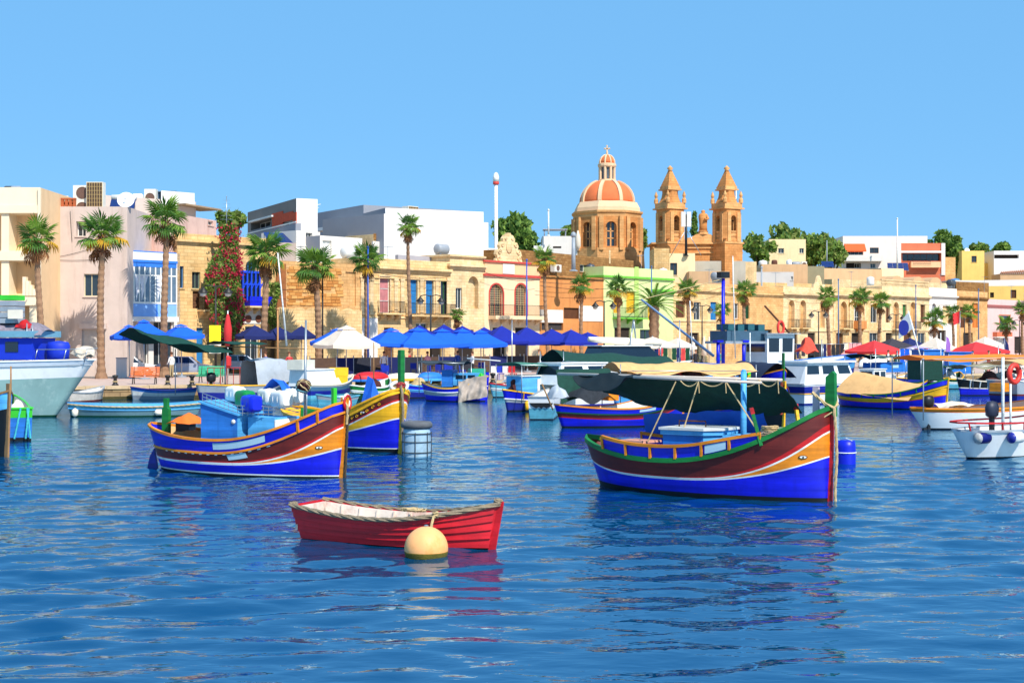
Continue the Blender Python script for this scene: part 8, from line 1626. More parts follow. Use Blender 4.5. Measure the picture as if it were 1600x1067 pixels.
# ---------------------------------------------------------------- parasols
UB = mat('parasol_royal_blue', (22, 100, 226), .8, .08, 1.5, .1, trans=.2); UBD = mat('parasol_deep_blue', (16, 36, 150), .8, .08, 1.5, .1, trans=.15); UN = mat('parasol_navy', (22, 34, 92), .85, .1, 1.5, .1, trans=.1)
UC = mat('parasol_cream', (240, 226, 206), .85, .05, 1.5, .1, trans=.25); URD = mat('parasol_red', (226, 58, 60), .8, .08, 1.5, .1, trans=.2); UBK = mat('parasol_charcoal', (58, 52, 58), .85, .1, 1.5, .1)
def parasol(lab, px, ytop, yeave, wpx, t, m, rz=0.4, grp=None, vent=True, n=4):
 p = SP(px, t); d = p.y; zt, ze = zat(ytop, d) - Q, zat(yeave, d) - Q; R = wpx * d / F / 2 * (1.12 if n == 4 else 1); rr_ = random.Random(int(px * 7)); th = thing('parasol', lab, 'parasol', (p.x, p.y, Q), rz, grp); th.rotation_euler = (rr_.uniform(-.03, .03), rr_.uniform(-.03, .03), rz + rr_.uniform(-.2, .2))
 def ring(f, z, a0=PI / 4):
  out = []
  for i in range(n):
   for j in range(4):
    a, b = a0 + 2 * PI * i / n, a0 + 2 * PI * (i + 1) / n; q = Vector((math.cos(a), math.sin(a), 0)).lerp(Vector((math.cos(b), math.sin(b), 0)), j / 4); out.append((q.x * R * f, q.y * R * f, z - (.05 + .06 * rr_.random()) * math.sin(j / 4 * PI) * f))
  return out
 mb = MB(); v0 = .24 if vent else .02; prof = [(v0, zt - (zt - ze) * v0 * .75), (.5, zt - (zt - ze) * .50), (.78, zt - (zt - ze) * .80), (1, ze)]; rings = [ring(*x) for x in prof]; N_ = 4 * n
 for A, B in zip(rings[:-1], rings[1:]):
  for i in range(N_): mb.add([A[i], B[i], B[(i+1) % N_], A[(i+1) % N_]], [(0, 1, 2, 3)])
 can = mb.obj('canopy', m, th)
 mb = MB(); A = rings[-1]; B = ring(1.0, ze - .24)
 for i in range(N_): mb.add([A[i], B[i], B[(i+1) % N_], A[(i+1) % N_]], [(0, 1, 2, 3)])
 mb.obj('valance', m, can)
 if vent:
  mb = MB(); A = ring(.30, zt - (zt - ze) * .20 + .06)
  for i in range(N_): mb.add([A[i], A[(i+1) % N_], (0, 0, zt + .08)], [(0, 1, 2)])
  mb.obj('vent_cap', m, can)
 mb = MB(); mb.tube([(0, 0, 0), (0, 0, zt + .1)], .035, 8); mb.obj('pole', STEEL, th); mb = MB(); mb.lathe([(.35, 0), (.35, .08), (.08, .12), (.06, .3)], 12); mb.obj('base', GREYP, th)
 for i in range(n): a = PI / 4 + 2 * PI * i / n; mb = MB(); mb.tube([(0, 0, ze + .1), (R * .5 * math.cos(a), R * .5 * math.sin(a), zt - (zt - ze) * .53)], .014, 4); mb.obj('strut', STEEL, th)
 return th
G = 'parasols of the waterfront cafes'
for a in (('royal blue parasol below the bay, left of a pair', 203, 509, 524, 66, -1, UB), ('royal blue parasol below the bay, highest of the left ones', 226, 501, 521, 76, -3, UB), ('royal blue parasol right of the tall palm by the bay', 284, 508, 523, 72, -1, UB),
          ('navy parasol below the blue balcony', 398, 508, 524, 62, 0, UN), ('navy parasol right of the ivy strip', 436, 510, 525, 58, 0, UN), ('navy parasol before the yard wall', 470, 509, 524, 54, 0, UN), ('royal blue parasol behind the cream one', 527, 514, 534, 100, -6, UB), ('big cream parasol in the middle left', 541, 510, 538, 100, -11, UC),
          ('royal blue parasol right of the cream one, first of the front row', 612, 514, 535, 92, -10, UB), ('royal blue parasol in the front row behind the green stem post', 652, 513, 537, 100, -11, UB), ('royal blue parasol third in the front row', 692, 515, 537, 96, -11, UB), ('royal blue parasol fourth in the front row', 722, 515, 537, 92, -11, UB), ('royal blue parasol at the right end of the front row', 752, 517, 537, 88, -11, UB),
          ('deep blue parasol peeping above the front row at its left', 654, 508, 526, 70, -4, UBD), ('deep blue parasol peeping above the middle of the front row', 694, 507, 526, 72, -4, UBD), ('deep blue parasol peeping above the front row at its right', 722, 509, 526, 66, -4, UBD), ('deep blue parasol behind the right end of the front row', 755, 511, 528, 66, -4, UBD),
          ('deep blue pointed parasol below the peach house', 782, 509, 531, 84, -6, UBD), ('deep blue pointed parasol below the blue pole', 824, 511, 533, 84, -7, UBD), ('deep blue pointed parasol before the weathered house', 862, 514, 533, 74, -7, UBD), ('deep blue pointed parasol with a leaning white pole', 892, 515, 534, 76, -8, UBD), ('deep blue parasol at the right end of the blue ones', 918, 519, 531, 56, -4, UBD)):
 parasol(*a, rz=.4 + .1 * math.sin(a[1]), grp=G, vent=(a[6] is UB or a[6] is UC))
for a in (('off-white market tent right of the yacht', 1020, 526, 540, 74, -10, UC), ('off-white market tent behind the trawler boom', 1058, 528, 541, 54, -8, UC), ('red market tent behind the tan canvas tent', 1366, 532, 548, 84, -18, URD), ('charcoal market tent right of the first red one', 1394, 529, 542, 70, -12, UBK), ('white market tent right of the dark awning', 1462, 527, 544, 60, -14, UC), ('wide red market tent before the orange limestone house', 1526, 534, 549, 90, -18, URD), ('white market tent behind the wide red one', 1540, 526, 537, 44, -8, UC), ('navy stall canopy right of the charcoal tent', 1422, 528, 541, 52, -8, UN), ('lilac market tent below the dark canopy', 1432, 540, 548, 70, -20, mat('parasol_lilac', (190, 170, 210), .8, .08, 1.5, trans=.2))):
 parasol(*a, rz=.5, grp='market tents on the right-hand quay', vent=False)
for i, px in enumerate((1083, 1100, 1108)):
 p = SP(px, -4); th = thing('closed_parasol', ('closed white parasol, left of three by the street lamp', 'closed white parasol in the middle of three by the street lamp', 'closed white parasol, right of three by the street lamp')[i], 'parasol', p); mb = MB(); mb.smooth = True; mb.lathe([(.04, 0), (.05, 1.1), (.28, 1.2), (.2, 2.2), (.1, 2.9), (.001, 3.1)], 10); mb.obj('folded_canopy', UC, th)
p = W(903, 395, 171.5); th = thing('closed_parasol', 'closed white parasol on the roof terrace by the dome', 'parasol', (p.x, p.y, zat(392, 171.5))); mb = MB(); mb.smooth = True; mb.lathe([(.05, 0), (.35, .6), (.3, 1.6), (.08, 2.4), (.001, 2.5)], 10); mb.obj('folded_canopy', UC, th)

# ---------------------------------------------------------------- street lamps, poles, flags
LAMPG = mat('lamp_glass', (200, 190, 170), .3, .1, 2)
def lamp(lab, px, py, t, span=1.75):
 p = SP(px, t); h = zat(py, p.y) - Q; th = thing('street_lamp', lab, 'street lamp', p, .25, 'double-armed street lamps'); mb = MB(); mb.tube([(0, 0, 0), (0, 0, h)], [.09, .06], 8); mb.lathe([(.2, 0), (.2, .5), (.1, .8)], 10); mb.obj('post', IRON, th); s = span / 2
 mb = MB(); mb.tube([(-s, 0, h - .1), (-s * .5, 0, h + .02), (0, 0, h - .12), (s * .5, 0, h + .02), (s, 0, h - .1)], .045, 6); mb.obj('arm', IRON, th)
 for x in (-s, s): mb = MB(); mb.smooth = True; mb.lathe([(.04, h - .1), (.1, h - .22), (.36, h - .5), (.36, h - .54)], 14, (x, 0, 0)); q = mb.obj('lamp_shade', IRON, th); mb = MB(); mb.smooth = True; mb.lathe([(.26, h - .53), (.2, h - .75), (.001, h - .82)], 12, (x, 0, 0)); mb.obj('lamp_bowl', LAMPG, q)
for a in (('double street lamp with a yellow sign before the bougainvillea', 337, 446, -2), ('double street lamp before the balcony house', 673, 461, -2), ('double street lamp left of the green house', 944, 470, -2), ('double street lamp before the brown slatted window', 1097, 477, -2), ('double street lamp before the twin-arched house', 1279, 486, -2), ('double street lamp beside the blue and white sail', 1400, 491, -2), ('double street lamp beside the red flag', 1507, 497, -2), ('double street lamp at the right edge', 1593, 500, -2)): lamp(*a)
p = SP(336, -2.3); th = thing('notice_board', 'yellow notice board on the lamp post by the bougainvillea', 'sign', p, .25); mb = MB(); mb.box((-.4, -.04, 1.5 + 1.0), (.4, .0, 3.7)); mb.obj('board', mat('sign_yellow', (240, 226, 20), .5, .04, 2), th); mb = MB(); mb.box((-.42, -.035, 1.7), (.42, 0, 2.4)); mb.obj('lower_board', PLW, th); mb = MB(); mb.tube([(0, .03, 0), (0, .03, 3.7)], .03, 6); mb.obj('post', IRON, th)
FP = mat('pole_blue', (36, 84, 170), .45, .1, 3); FPG = mat('pole_slate_blue', (70, 100, 140), .45, .1, 3)
for px, py, t, m, lab in ((823, 408, -3, FP, 'blue flagpole before the peach house'), (575, 388, -.6, FP, 'blue pole against the palm left of the balcony house'), (1018, 418, 2, FPG, 'slate blue pole before the green house'), (1310, 438, -3, FPG, 'slate blue pole before the long terrace, left one'), (1431, 447, -3, FPG, 'slate blue pole behind the sail flag'), (1529, 453, -3, FPG, 'slate blue pole before the orange limestone house'), (504, 428, .6, IRON, 'dark twin utility pole behind the leaning palm'), (434, 485, -1, mat('pole_timber', (190, 140, 90), .8, .15, 3), 'pale timber post before the yard wall')):
 p = SP(px, t); pole('street_pole', px, py, None, p.y if px < 1020 else (p.y - SP(px, 7).y - 14) / .8 + 140, .07, m, lab, 'pole')
p = SP(1500, -12); th = thing('flag', 'red flag on a slim pole before the right-hand terrace', 'flag', p); h = zat(486, p.y) - Q; mb = MB(); mb.tube([(0, 0, 0), (0, 0, h)], .03, 6); mb.obj('flag_staff', STEEL, th); mb = MB(); mb.smooth = True; mb.sheet(lambda u, v: (-.9 * u + .1 * v, .15 * math.sin(u * 5), h - 1.3 * v - .35 * u), 8, 6, .01); mb.obj('cloth', URD, th)
p = SP(1478, -16); th = thing('feather_flag', 'purple feather flag left of the red flag', 'flag', p); mb = MB(); mb.prism([(0, .8), (.45, 1.1), (.5, 2.2), (.3, 2.9), (.05, 3.1)], -.01, .01, 'y'); mb.obj('cloth', mat('flag_purple', (150, 100, 190), .8, .08, 2), th, fix=True); mb = MB(); mb.tube([(0, 0, 0), (0, 0, 3.1)], .025, 6); mb.obj('flag_staff', STEEL, th)
p = SP(1571, -14); th = thing('feather_flag', 'navy feather flag before the pink house', 'flag', p); mb = MB(); mb.prism([(0, .6), (.5, .9), (.35, 2.2), (-.1, 3.0), (-.25, 2.9)], -.01, .01, 'y'); mb.obj('cloth', UN, th, fix=True); mb = MB(); mb.tube([(0, 0, 0), (-.1, 0, 3.0)], .025, 6); mb.obj('flag_staff', STEEL, th)
p = W(1437, 560, 100); th = thing('sail_flag', 'grey sail with a blue disc hung from a leaning white mast', 'sail', (p.x, p.y, Q)); k = 100 / F; Pz = lambda x, y: ((x - 1437) * k, zat(y, 100) - Q)
mb = MB(); a, c, d, e = Pz(1420, 487), Pz(1428, 512), Pz(1404, 530), Pz(1405, 505); mb.prism([a, c, d, e], -.02, .02, 'y'); mb.obj('cloth', GTARP, th, fix=True); mb = MB(); q = Pz(1412, 512); mb.lathe([(.001, .03), (.36, .03), (.36, 0)], 20); o = mb.obj('blue_disc', BLUE2, th); o.location = (q[0], -.02, q[1]); o.rotation_euler = (PI/2, 0, 0); o.scale = (1, 1.5, 1)
m0, m1 = Pz(1447, 583), Pz(1419, 486); mb = MB(); mb.tube([(m0[0], 0, 0), (m1[0], 0, m1[1])], .05, 6); mb.obj('mast', WHITE, th)

# ---------------------------------------------------------------- cars
def car(lab, px, py, rz, m, van=False):
 p = WW(px, py, Q); t = thing('parked_car', lab, 'car', (p.x, p.y, Q + .01), rz, 'cars parked along the waterfront'); w = .84
 if van: side = [(-2.2, .32), (2.1, .32), (2.2, .75), (2.05, 1.0), (1.4, 1.12), (-2.15, 1.15), (-2.25, .7)]; gh = [(-2.1, 1.14), (1.35, 1.12), (.75, 1.92), (-1.95, 1.95)]
 else: side = [(-2.0, .3), (2.0, .3), (2.1, .55), (2.0, .76), (1.0, .92), (-1.85, .96), (-2.1, .7)]; gh = [(-1.75, .95), (1.05, .91), (.35, 1.44), (-1.2, 1.46)]
 mb = MB(); n = len(side); mb.add([(x, s * w * (.94 if z < .4 else 1.0 if z < .8 else .95), z) for s in (-1, 1) for x, z in side], [tuple(range(n - 1, -1, -1)), tuple(range(n, 2 * n))] + [(i, (i+1) % n, n + (i+1) % n, n + i) for i in range(n)])
 body = mb.obj('body', m, t, fix=True); mb = MB(); mb.add([(x, s * (w * .93 if z < 1.2 else w * .74), z) for s in (-1, 1) for x, z in gh], [(0, 1, 2, 3), (7, 6, 5, 4), (0, 4, 5, 1), (1, 5, 6, 2), (2, 6, 7, 3), (3, 7, 4, 0)]); ca = mb.obj('greenhouse', m, t, fix=True)
 def lerp(u, v, s): a = Vector((gh[0][0], gh[0][1])).lerp(Vector((gh[1][0], gh[1][1])), u); b = Vector((gh[3][0], gh[3][1])).lerp(Vector((gh[2][0], gh[2][1])), u); c = a.lerp(b, v); return (c.x, s * (w * .93 + (w * .74 - w * .93) * v + .008), c.y)
 for s in (-1, 1):
  for u0, u1 in ((.08, .47), (.51, .92)): mb = MB(); mb.add([lerp(u0, .1, s), lerp(u1, .1, s), lerp(u1, .88, s), lerp(u0, .88, s)], [(0, 1, 2, 3)]); mb.obj('side_window', GLASS, ca)
 for a, b, o in ((gh[1], gh[2], .012), (gh[0], gh[3], -.012)): f = lambda v, s: (a[0] + (b[0] - a[0]) * v + o, s * (w * .86 + (w * .66 - w * .86) * v), a[1] + (b[1] - a[1]) * v + .008); mb = MB(); mb.add([f(.1, -1), f(.1, 1), f(.9, 1), f(.9, -1)], [(0, 1, 2, 3)]); mb.obj('windscreen', GLASS, ca)
 for x in (-1.25, 1.3):
  for s in (-1, 1): mb = MB(); mb.tube([(x, s * (w - .2), .31), (x, s * (w + .02), .31)], .31, 16); o = mb.obj('wheel', RUBBER, t); mb = MB(); mb.tube([(x, s * (w + .0), .31), (x, s * (w + .03), .31)], .19, 12); mb.obj('rim', STEEL, o)
 for s in (-1, 1): mb = MB(); mb.smooth = True; mb.lathe([(.001, -.1), (.13, 0), (.001, .1)], 10, (1.98, s * .6, .66)); mb.obj('headlight', LAMPG, body); mb = MB(); mb.box((-2.12, s * .6 - .1, .62), (-1.98, s * .6 + .1, .8)); mb.obj('tail_light', REDP, body); mb = MB(); mb.box((.75, s * (w + .12) - .07, .92), (.9, s * (w + .12) + .07, 1.06)); mb.obj('wing_mirror', m, body)
 mb = MB(); mb.box((2.0, -.7, .36), (2.13, .7, .5)); mb.obj('bumper', DARK, body)
CW = mat('car_white', (232, 232, 232), .25, .03, 1, spec=.6); CS = mat('car_silver', (168, 176, 190), .25, .03, 1, metal=.3, spec=.6); CD = mat('car_dark', (50, 56, 66), .25, .05, 1, spec=.6)
for a in (('white car parked below the bay house', 203, 587, .15, CW), ('silver car parked right of the white one', 290, 588, .12, CS), ('grey-silver car behind the bougainvillea lamp', 378, 583, .3, CS), ('dark car in the shade left of the white one', 128, 585, .2, CD), ('white car seen under the blue parasols at right', 795, 571, .5, CW)): car(*a)
car('white van parked under the blue parasols', 755, 572, .3, CW, True); car('dark car under the royal blue parasols', 700, 574, .4, CD)

# ---------------------------------------------------------------- benches, chairs, tables, people
def bench(lab, px, py, rz, m):
 p = WW(px, py, Q); t = thing('park_bench', lab, 'bench', p, rz); leg = MB()
 for i in range(4): mb = MB(); mb.box((-.85, -.35 + .11 * i, .43), (.85, -.26 + .11 * i, .47)); mb.obj('seat_slat', m, t)
 for i in range(5): mb = MB(); y = .12 + .035 * i; z = .52 + .105 * i; mb.box((-.85, y, z), (.85, y + .035, z + .085)); mb.obj('back_slat', m, t)
 for x in (-.65, .65):
  for y0, y1 in ((-.25, -.42), (.1, .3)): mb = MB(); mb.tube([(x, y0, .43), (x, (y0 + y1) / 2, .3), (x, y1, 0)], .03, 6); mb.obj('leg', IRON, t)
  mb = MB(); mb.tube([(x, .08, .45), (x, .2, .8), (x, .3, 1.04)], .022, 6); mb.obj('back_stay', IRON, t)
bench('orange slatted bench on the quay at left', 226, 600, .1, mat('bench_orange', (226, 122, 66), .6, .12, 3)); bench('green slatted bench on the quay at left', 330, 598, -.05, mat('bench_green', (70, 190, 140), .6, .12, 3))
p = WW(190, 590, Q); t = thing('litter_bin', 'white square bin on the quay before the white car', 'bin', p, .2); mb = MB(); mb.box((-.35, -.3, 0), (.35, .3, 1.35)); mb.obj('bin_body', PLW, t); mb = MB(); mb.box((-.38, -.33, 1.35), (.38, .33, 1.42)); mb.obj('bin_top', PLG, t)
CHM = {}
def chair(lab, px, py, m, rz, grp=None):
 p = WW(px, py, Q); t = thing('cafe_chair', lab, 'chair', p, rz, grp); k = m.name
 if k not in CHM:
  a = MB(); a.box((-.24, -.24, .42), (.24, .24, .46)); b = MB(); b.box((-.23, .2, .5), (.23, .24, .92)); c = MB(); c.box((-.02, -.02, 0), (.02, .02, .42)); CHM[k] = (a.mesh('seat', m), b.mesh('backrest', m), c.mesh('leg', m))
 s, b, l = CHM[k]; link('seat', s, t); link('backrest', b, t)
 for x in (-.2, .2):
  for y in (-.2, .2): link('leg', l, t, (x, y, 0))
NUM = 'one two three four five six seven eight nine ten eleven twelve thirteen fourteen fifteen sixteen seventeen eighteen nineteen twenty twenty-one twenty-two twenty-three twenty-four'.split()
PB = mat('chair_blue', (24, 50, 170), .5, .1, 3); rnd = random.Random(11)
for i in range(24): chair('blue cafe chair under the royal blue parasols, number %s counted from the left' % NUM[i], 562 + 8.4 * i + rnd.uniform(-3, 3), rnd.uniform(575, 592), PB, rnd.uniform(0, 6.3), 'chairs under the royal blue parasols')
for i in range(12): chair('blue cafe chair under the deep blue parasols, number %s counted from the left' % NUM[i], 806 + 10 * i + rnd.uniform(-3, 3), rnd.uniform(570, 582), PB, rnd.uniform(0, 6.3), 'chairs under the deep blue parasols')
for lab, px, m in (('white plastic chair on the quay edge, left of four', 774, PLW2), ('blue plastic chair on the quay edge beside the white one', 783, PB), ('white plastic chair on the quay edge beside the red one', 792, PLW2), ('red plastic chair on the quay edge', 801, REDP)): chair(lab, px, 594, m, .3)
def table(lab, px, py, m, grp):
 p = WW(px, py, Q); t = thing('cafe_table', lab, 'table', p, .4, grp); mb = MB(); mb.box((-.45, -.45, .72), (.45, .45, .76)); mb.obj('table_top', m, t); mb = MB(); mb.tube([(0, 0, 0), (0, 0, .72)], .04, 8); mb.lathe([(.3, 0), (.3, .03), (.05, .06)], 12); mb.obj('pedestal', STEEL, t)
for i in range(8): table('dark blue cafe table under the royal blue parasols, number %s counted from the left' % NUM[i], 575 + 25 * i, 583 + 4 * math.sin(i * 2), UN, 'tables under the parasols')
def person(lab, px, py, rz, shirt, trousers, pose=0, level=Q):
 p = WW(px, py, level); t = thing('person', lab, 'person', (p.x, p.y, level), rz, 'people on the quay'); a = .25 * pose
 V = [(0, 0, .95), (0, 0, 1.2), (0, 0, 1.42), (0, 0, 1.53), (0, -.02, 1.66), (0, -.02, 1.74), (.1, 0, .9), (.11, -.12 * pose, .5), (.11, .02, .09), (.12, -.12, .05), (-.1, 0, .9), (-.11, .12 * pose, .5), (-.11, .15 * pose, .09), (-.12, -.12 + .15 * pose, .05), (.19, 0, 1.4), (.26, -.02, 1.12), (.24, -.2 - a, .95), (-.19, 0, 1.4), (-.27, .0, 1.12), (-.26, -.12, .88)]
 E = [(0, 1), (1, 2), (2, 3), (3, 4), (4, 5), (0, 6), (6, 7), (7, 8), (8, 9), (0, 10), (10, 11), (11, 12), (12, 13), (2, 14), (14, 15), (15, 16), (2, 17), (17, 18), (18, 19)]
 Rr = [(.16, .11), (.15, .10), (.14, .09), (.055, .055), (.09, .1), (.07, .085), (.09, .09), (.065, .065), (.045, .045), (.045, .04), (.09, .09), (.065, .065), (.045, .045), (.045, .04), (.06, .06), (.045, .045), (.035, .035), (.06, .06), (.045, .045), (.035, .035)]
 me = bpy.data.meshes.new('body'); me.from_pydata(V, E, []); nm = 'person_' + shirt.name + trousers.name
 if nm not in MATS:
  m = bpy.data.materials.new(nm); MATS[nm] = m; m.use_nodes = True; nt = m.node_tree; tc = N(nt, 'ShaderNodeTexCoord'); sx = N(nt, 'ShaderNodeSeparateXYZ'); nt.links.new(tc.outputs['Object'], sx.inputs[0]); cr = N(nt, 'ShaderNodeValToRGB'); mr = N(nt, 'ShaderNodeMath', operation='DIVIDE'); mr.inputs[1].default_value = 1.8; nt.links.new(sx.outputs[2], mr.inputs[0]); nt.links.new(mr.outputs[0], cr.inputs[0]); cr.color_ramp.interpolation = 'CONSTANT'; e = cr.color_ramp.elements
  cols = [(0, DARKC), (.06, lin(*TR[trousers.name])), (.52, lin(*TR[shirt.name])), (.82, lin(206, 150, 118))]; e[0].color = (*cols[0][1], 1); e[1].position = cols[1][0]; e[1].color = (*cols[1][1], 1)
  for pos, c in cols[2:]: q = e.new(pos); q.color = (*c, 1)
  b = nt.nodes['Principled BSDF']; b.inputs['Roughness'].default_value = .8; nt.links.new(cr.outputs[0], b.inputs['Base Color'])
 me.materials.append(MATS[nm]); o = link('body', me, t); sk = o.modifiers.new('skin', 'SKIN'); o.modifiers.new('sub', 'SUBSURF').render_levels = 1
 for i, v in enumerate(me.skin_vertices[0].data): v.radius = Rr[i]; v.use_root = i == 0
 mb = MB(); mb.smooth = True; mb.lathe([(.10, 1.68), (.108, 1.74), (.09, 1.81), (.001, 1.85)], 12, (0, .01, 0)); mb.obj('hair', BROWN, t)
DARKC = lin(40, 36, 34); TR = {}
for k, c in (('c_black', (30, 30, 36)), ('c_teal', (60, 140, 130)), ('c_white', (226, 224, 218)), ('c_blue', (50, 90, 170)), ('c_red', (200, 60, 60)), ('c_khaki', (170, 150, 110)), ('c_pink', (230, 160, 160))): TR[k] = c; mat(k, c)
for lab, px, py, rz, s, q, po in (('person in black standing behind the trawler boom', 1087, 578, .3, 'c_black', 'c_black', 0), ('person in a teal top beside the blue trawler mast', 1124, 580, -.4, 'c_teal', 'c_khaki', 1), ('person in a white shirt and blue trousers by the market tents', 1412, 582, .8, 'c_white', 'c_blue', 1), ('person in a red top among the market tents', 1424, 580, -.6, 'c_red', 'c_black', 0), ('person in a pink top right of the red-topped one', 1437, 583, .2, 'c_pink', 'c_white', 1), ('person in blue and khaki before the long terrace', 1345, 574, 1.2, 'c_blue', 'c_khaki', 1), ('person in white walking under the wide red tent', 1520, 584, -.9, 'c_white', 'c_khaki', 1), ('person in black and red near the wide red tent', 1545, 582, .5, 'c_black', 'c_red', 0)): person(lab, px, py, rz, MATS[s], MATS[q], po)
for i, (px, py, s_, q, lab) in enumerate(((600, 588, 'c_white', 'c_blue', 'diner in a white shirt under the first front-row parasol'), (640, 584, 'c_red', 'c_black', 'waiter in red under the front-row parasols'), (668, 588, 'c_pink', 'c_khaki', 'diner in pink under the middle of the front row'), (715, 585, 'c_blue', 'c_white', 'diner in blue under the fourth front-row parasol'), (738, 588, 'c_white', 'c_black', 'waiter in white and black by the teal crates'), (842, 578, 'c_khaki', 'c_blue', 'person in khaki under the pointed blue parasols'), (880, 579, 'c_white', 'c_khaki', 'person in white under the leaning-pole parasol'), (975, 580, 'c_blue', 'c_black', 'person in blue behind the yacht'), (268, 591, 'c_white', 'c_khaki', 'person in white beside the tall palm'), (415, 590, 'c_blue', 'c_khaki', 'person in blue below the navy parasols'), (452, 590, 'c_red', 'c_blue', 'person in red beside the timber post'), (1250, 578, 'c_khaki', 'c_black', 'person in khaki before the dark clothes rack'), (1318, 577, 'c_pink', 'c_blue', 'person in pink between the clothes racks'), (1388, 580, 'c_white', 'c_black', 'person in white and black under the charcoal tent'), (1402, 584, 'c_teal', 'c_white', 'person in teal before the charcoal tent'), (1472, 583, 'c_red', 'c_khaki', 'person in red by the purple flag'), (1562, 585, 'c_blue', 'c_white', 'person in blue before the pink house'), (1588, 584, 'c_teal', 'c_black', 'person in teal at the right edge'))): person(lab, px, py, i * 1.3, MATS[s_], MATS[q], i % 2)
for i, px in enumerate((180, 262, 300, 560, 620, 705, 770, 1500, 1540)):
 p = WW(px, 602 if px < 320 else 598 if px < 800 else 585, Q); t = thing('bollard', ('iron bollard left of the orange bench', 'iron bollard between the two benches', 'iron bollard left of the green bench', 'iron bollard left of the red and blue boat', 'iron bollard by the cream upturned boat', 'iron bollard behind the sheeted boat', 'iron bollard beside the white plastic chair', 'iron bollard by the right-hand stalls', 'iron bollard under the wide red tent')[i], 'bollard', p); mb = MB(); mb.smooth = True; mb.lathe([(.2, 0), (.2, .05), (.12, .12), (.1, .4), (.17, .5), (.17, .58), (.001, .62)], 12); mb.obj('casting', IRON, t); mb = MB(); mb.tube([(.14 * math.cos(a), .14 * math.sin(a), .22) for a in [k * PI / 6 for k in range(12)]], .035, 6, closed=True); mb.obj('rope_turn', ROPE, t)
# ---------------------------------------------------------------- stalls, racks and bits on the quay
def rack(lab, px, py, w, cols, rz=.3, h=2.0):
 p = WW(px, py, Q); t = thing('clothes_rack', lab, 'clothes rack', p, rz); r = random.Random(int(px)); mb = MB()
 for x in (-w/2, w/2): mb.tube([(x, 0, 0), (x, 0, h)], .03, 6)
 mb.tube([(-w/2, 0, h), (w/2, 0, h)], .03, 6); mb.obj('frame', STEEL, t); n = int(w / .42)
 for i in range(n): x = -w/2 + w * (i + .5) / n; mb = MB(); L = r.uniform(.8, 1.3); mb.smooth = True; mb.sheet(crumple(lambda u, v: (x - .2 + .4 * u, .05 * math.sin(u * 6), h - .03 - L * v), .05, 4, i), 4, 5, .03); mb.obj('garment', r.choice(cols), t)
rack('rack of dark clothes on the quay right of the wheelhouse', 1262, 577, 3.2, [UN, UBK, NAVY, MATS['c_black']], h=2.3); rack('rack of dark and maroon clothes beside the first rack', 1302, 575, 2.4, [UN, MAROON, MATS['c_black']], h=2.3); rack('rack of pink and cream clothes below the terrace', 1332, 572, 2.0, [MATS['c_pink'], UC, MATS['c_red']], h=2.4)
rack('rack of mixed bright clothes under the lilac tent', 1432, 584, 3.0, [MATS['c_red'], MATS['c_white'], UB, MATS['c_pink']]); rack('rack of dark and yellow clothes right of the off-white tents', 1050, 579, 3.4, [DGREEN, MATS['c_khaki'], MATS['c_red'], UN])
def stall(lab, px, py, w, h, m):
 p = WW(px, py, Q); t = thing('market_stall', lab, 'market stall', p, .3); mb = MB(); mb.box((-w/2, 0, .1), (w/2, .04, h)); mb.box((-w/2, .04, .1), (-w/2 + .04, 1.5, h)); mb.obj('sheet_wall', m, t); mb = MB(); mb.box((-w/2 - .1, -.1, h), (w/2 + .1, 1.6, h + .06)); mb.obj('sheet_roof', m, t)
 for x in (-w/2, w/2):
  for y in (0, 1.5): mb = MB(); mb.tube([(x, y, 0), (x, y, h + .02)], .03, 6); mb.obj('post', STEEL, t)
stall('blue sheeted market stall left of the purple flag', 1459, 588, 1.7, 1.9, MIDB); stall('blue sheeted market stall under the wide red tent', 1500, 586, 2.0, 1.7, MIDB); stall('dark green sheeted stall behind the small white buoy', 1456, 596, 1.6, 1.6, NETD)
def crate_stack(lab, px, py, m, w=.6, d=.4, h=.3, n=3, rz=.2):
 for i in range(n):
  p = WW(px, py, Q); t = thing('fish_crate', lab[i], 'crate', (p.x, p.y, Q + i * (h + .01)), rz + .1 * i); mb = MB(); mb.box((-w/2, -d/2, 0), (w/2, d/2, .03)); mb.obj('crate_bottom', m, t)
  for a, b in (((-w/2, -d/2, .03), (w/2, -d/2 + .03, h)), ((-w/2, d/2 - .03, .03), (w/2, d/2, h)), ((-w/2, -d/2 + .03, .03), (-w/2 + .03, d/2 - .03, h)), ((w/2 - .03, -d/2 + .03, .03), (w/2, d/2 - .03, h))): mb = MB(); mb.box(a, b); mb.obj('crate_side', m, t)
crate_stack(('yellow fish crate at the bottom of the stack beside the cream parasol', 'yellow fish crate on top of the stack beside the cream parasol'), 528, 601, mat('crate_yellow', (240, 190, 30), .5, .1, 3), 1.1, .7, .5, 2); crate_stack(('teal fish crate, lowest of the stack behind the sheeted boat', 'teal fish crate, middle of the stack behind the sheeted boat', 'teal fish crate, topmost of the stack behind the sheeted boat'), 745, 600, mat('crate_teal', (40, 160, 130), .5, .1, 3), .9, .6, .3, 3)
p = WW(362, 601, Q); t = thing('barrier', 'red and grey quay barrier before the third silver car', 'barrier', p, .1); mb = MB(); mb.tube([(-1.4, 0, 1.0), (1.6, 0, 1.0)], .03, 6)
for i in range(9): mb.tube([(-1.4 + .375 * i, 0, 0), (-1.4 + .375 * i, 0, 1.0)], .022, 5)
mb.obj('bars', mat('barrier_red', (180, 50, 44), .6, .15, 3), t)
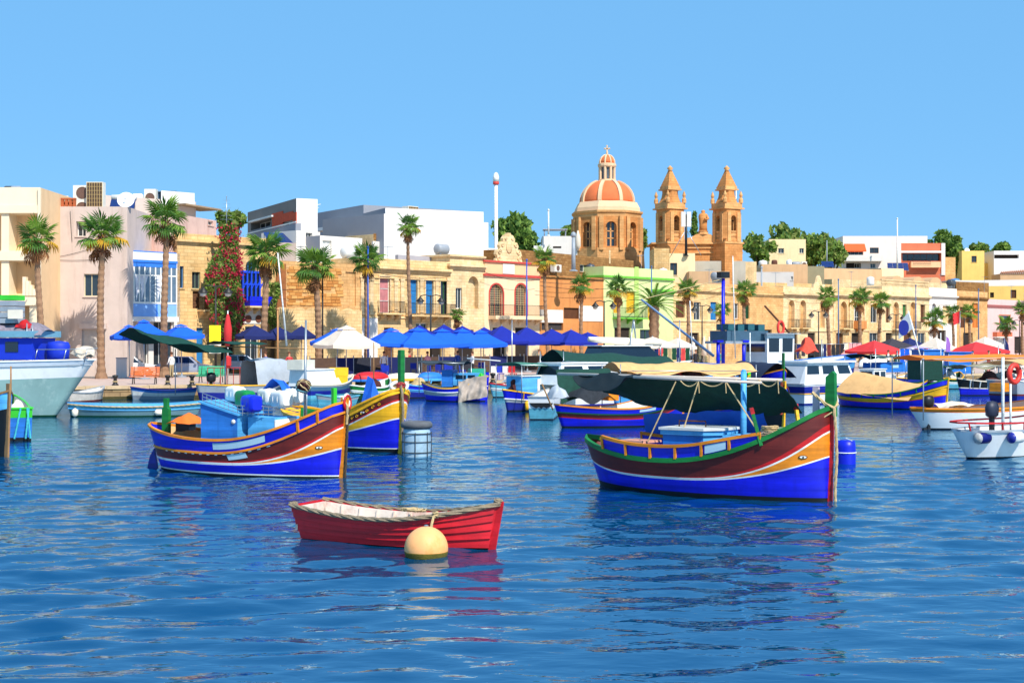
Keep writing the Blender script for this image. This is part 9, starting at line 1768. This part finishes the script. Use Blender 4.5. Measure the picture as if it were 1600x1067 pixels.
p = WW(356, 600, Q); t = thing('red_banner', 'furled red and white banner on a pole behind the green awning', 'banner', p); mb = MB(); mb.tube([(0, 0, 0), (0, 0, 4.4)], .035, 6); mb.obj('staff', WHITE, t); mb = MB(); mb.smooth = True; mb.lathe([(.05, 2.2), (.22, 2.5), (.25, 3.3), (.12, 4.0), (.04, 4.2)], 8); mb.obj('furled_cloth', URD, t); mb = MB(); mb.lathe([(.05, 1.0), (.2, 1.1), (.2, 1.6), (.05, 1.7)], 8); mb.obj('lower_cloth', URD, t)
SCR = [mat('screen_brown', (84, 62, 48), .8, .2, 3), UN, mat('screen_dark', (38, 40, 50), .7, .2, 3)]
for i in range(16):   # windbreak screens, dark panels added for the shade under the parasols
 px = 505 + 27 * i; p = SP(px, -6.5); t = thing('windbreak_screen', 'added dark windbreak screen under the parasols, number %s from the left' % (NUM[i]), 'screen', p, ANG - .25); w = 1.05
 mb = MB(); mb.box((-w, -.02, .12), (w, .02, 1.35)); mb.obj('panel', SCR[i % 3], t)
 for x in (-w, w): mb = MB(); mb.box((x - .03, -.035, 0), (x + .03, .035, 1.5)); mb.obj('post', STEEL, t)
for a in (('blue car parked behind the cafe screens', 600, 578, .5, mat('car_blue', (40, 70, 120), .25, .05, 1, spec=.6)), ('maroon car parked behind the cream parasol', 545, 579, .5, mat('car_maroon', (110, 40, 44), .25, .05, 1, spec=.6)), ('dark car behind the deep blue parasols', 860, 569, .6, CD), ('silver car behind the yacht', 950, 567, .6, CS)): car(*a)
# cables strung along the street
for i, (a, c, d) in enumerate((((434, 452), (504, 447), .15), ((562, 418), (704, 432), .5), ((757, 425), (843, 437), .4), ((843, 440), (943, 437), .3), ((1052, 455), (1133, 447), .5), ((1224, 465), (1300, 470), .5), ((1395, 468), (1500, 474), .5), ((140, 387), (200, 400), .3), ((843, 446), (1018, 440), .6))):
 p0, p1 = SP(a[0], 6.2), SP(c[0], 6.2); p0.z, p1.z = zat(a[1], p0.y), zat(c[1], p1.y); mb = MB(); mb.tube(sag(p0, p1, d, 14), .022, 4); tag(mb.obj('overhead_cable', IRON), ('black cable across the orange stone yard house', 'black cable along the balcony house cornice', 'black cable across the peach house', 'black cable across the weathered orange house', 'black cable from the brown slatted house', 'black cable across the twin-arched house', 'black cable along the right end of the long terrace', 'black cable at the pinkish house corner', 'second lower cable reaching the slate blue pole')[i], 'cable')
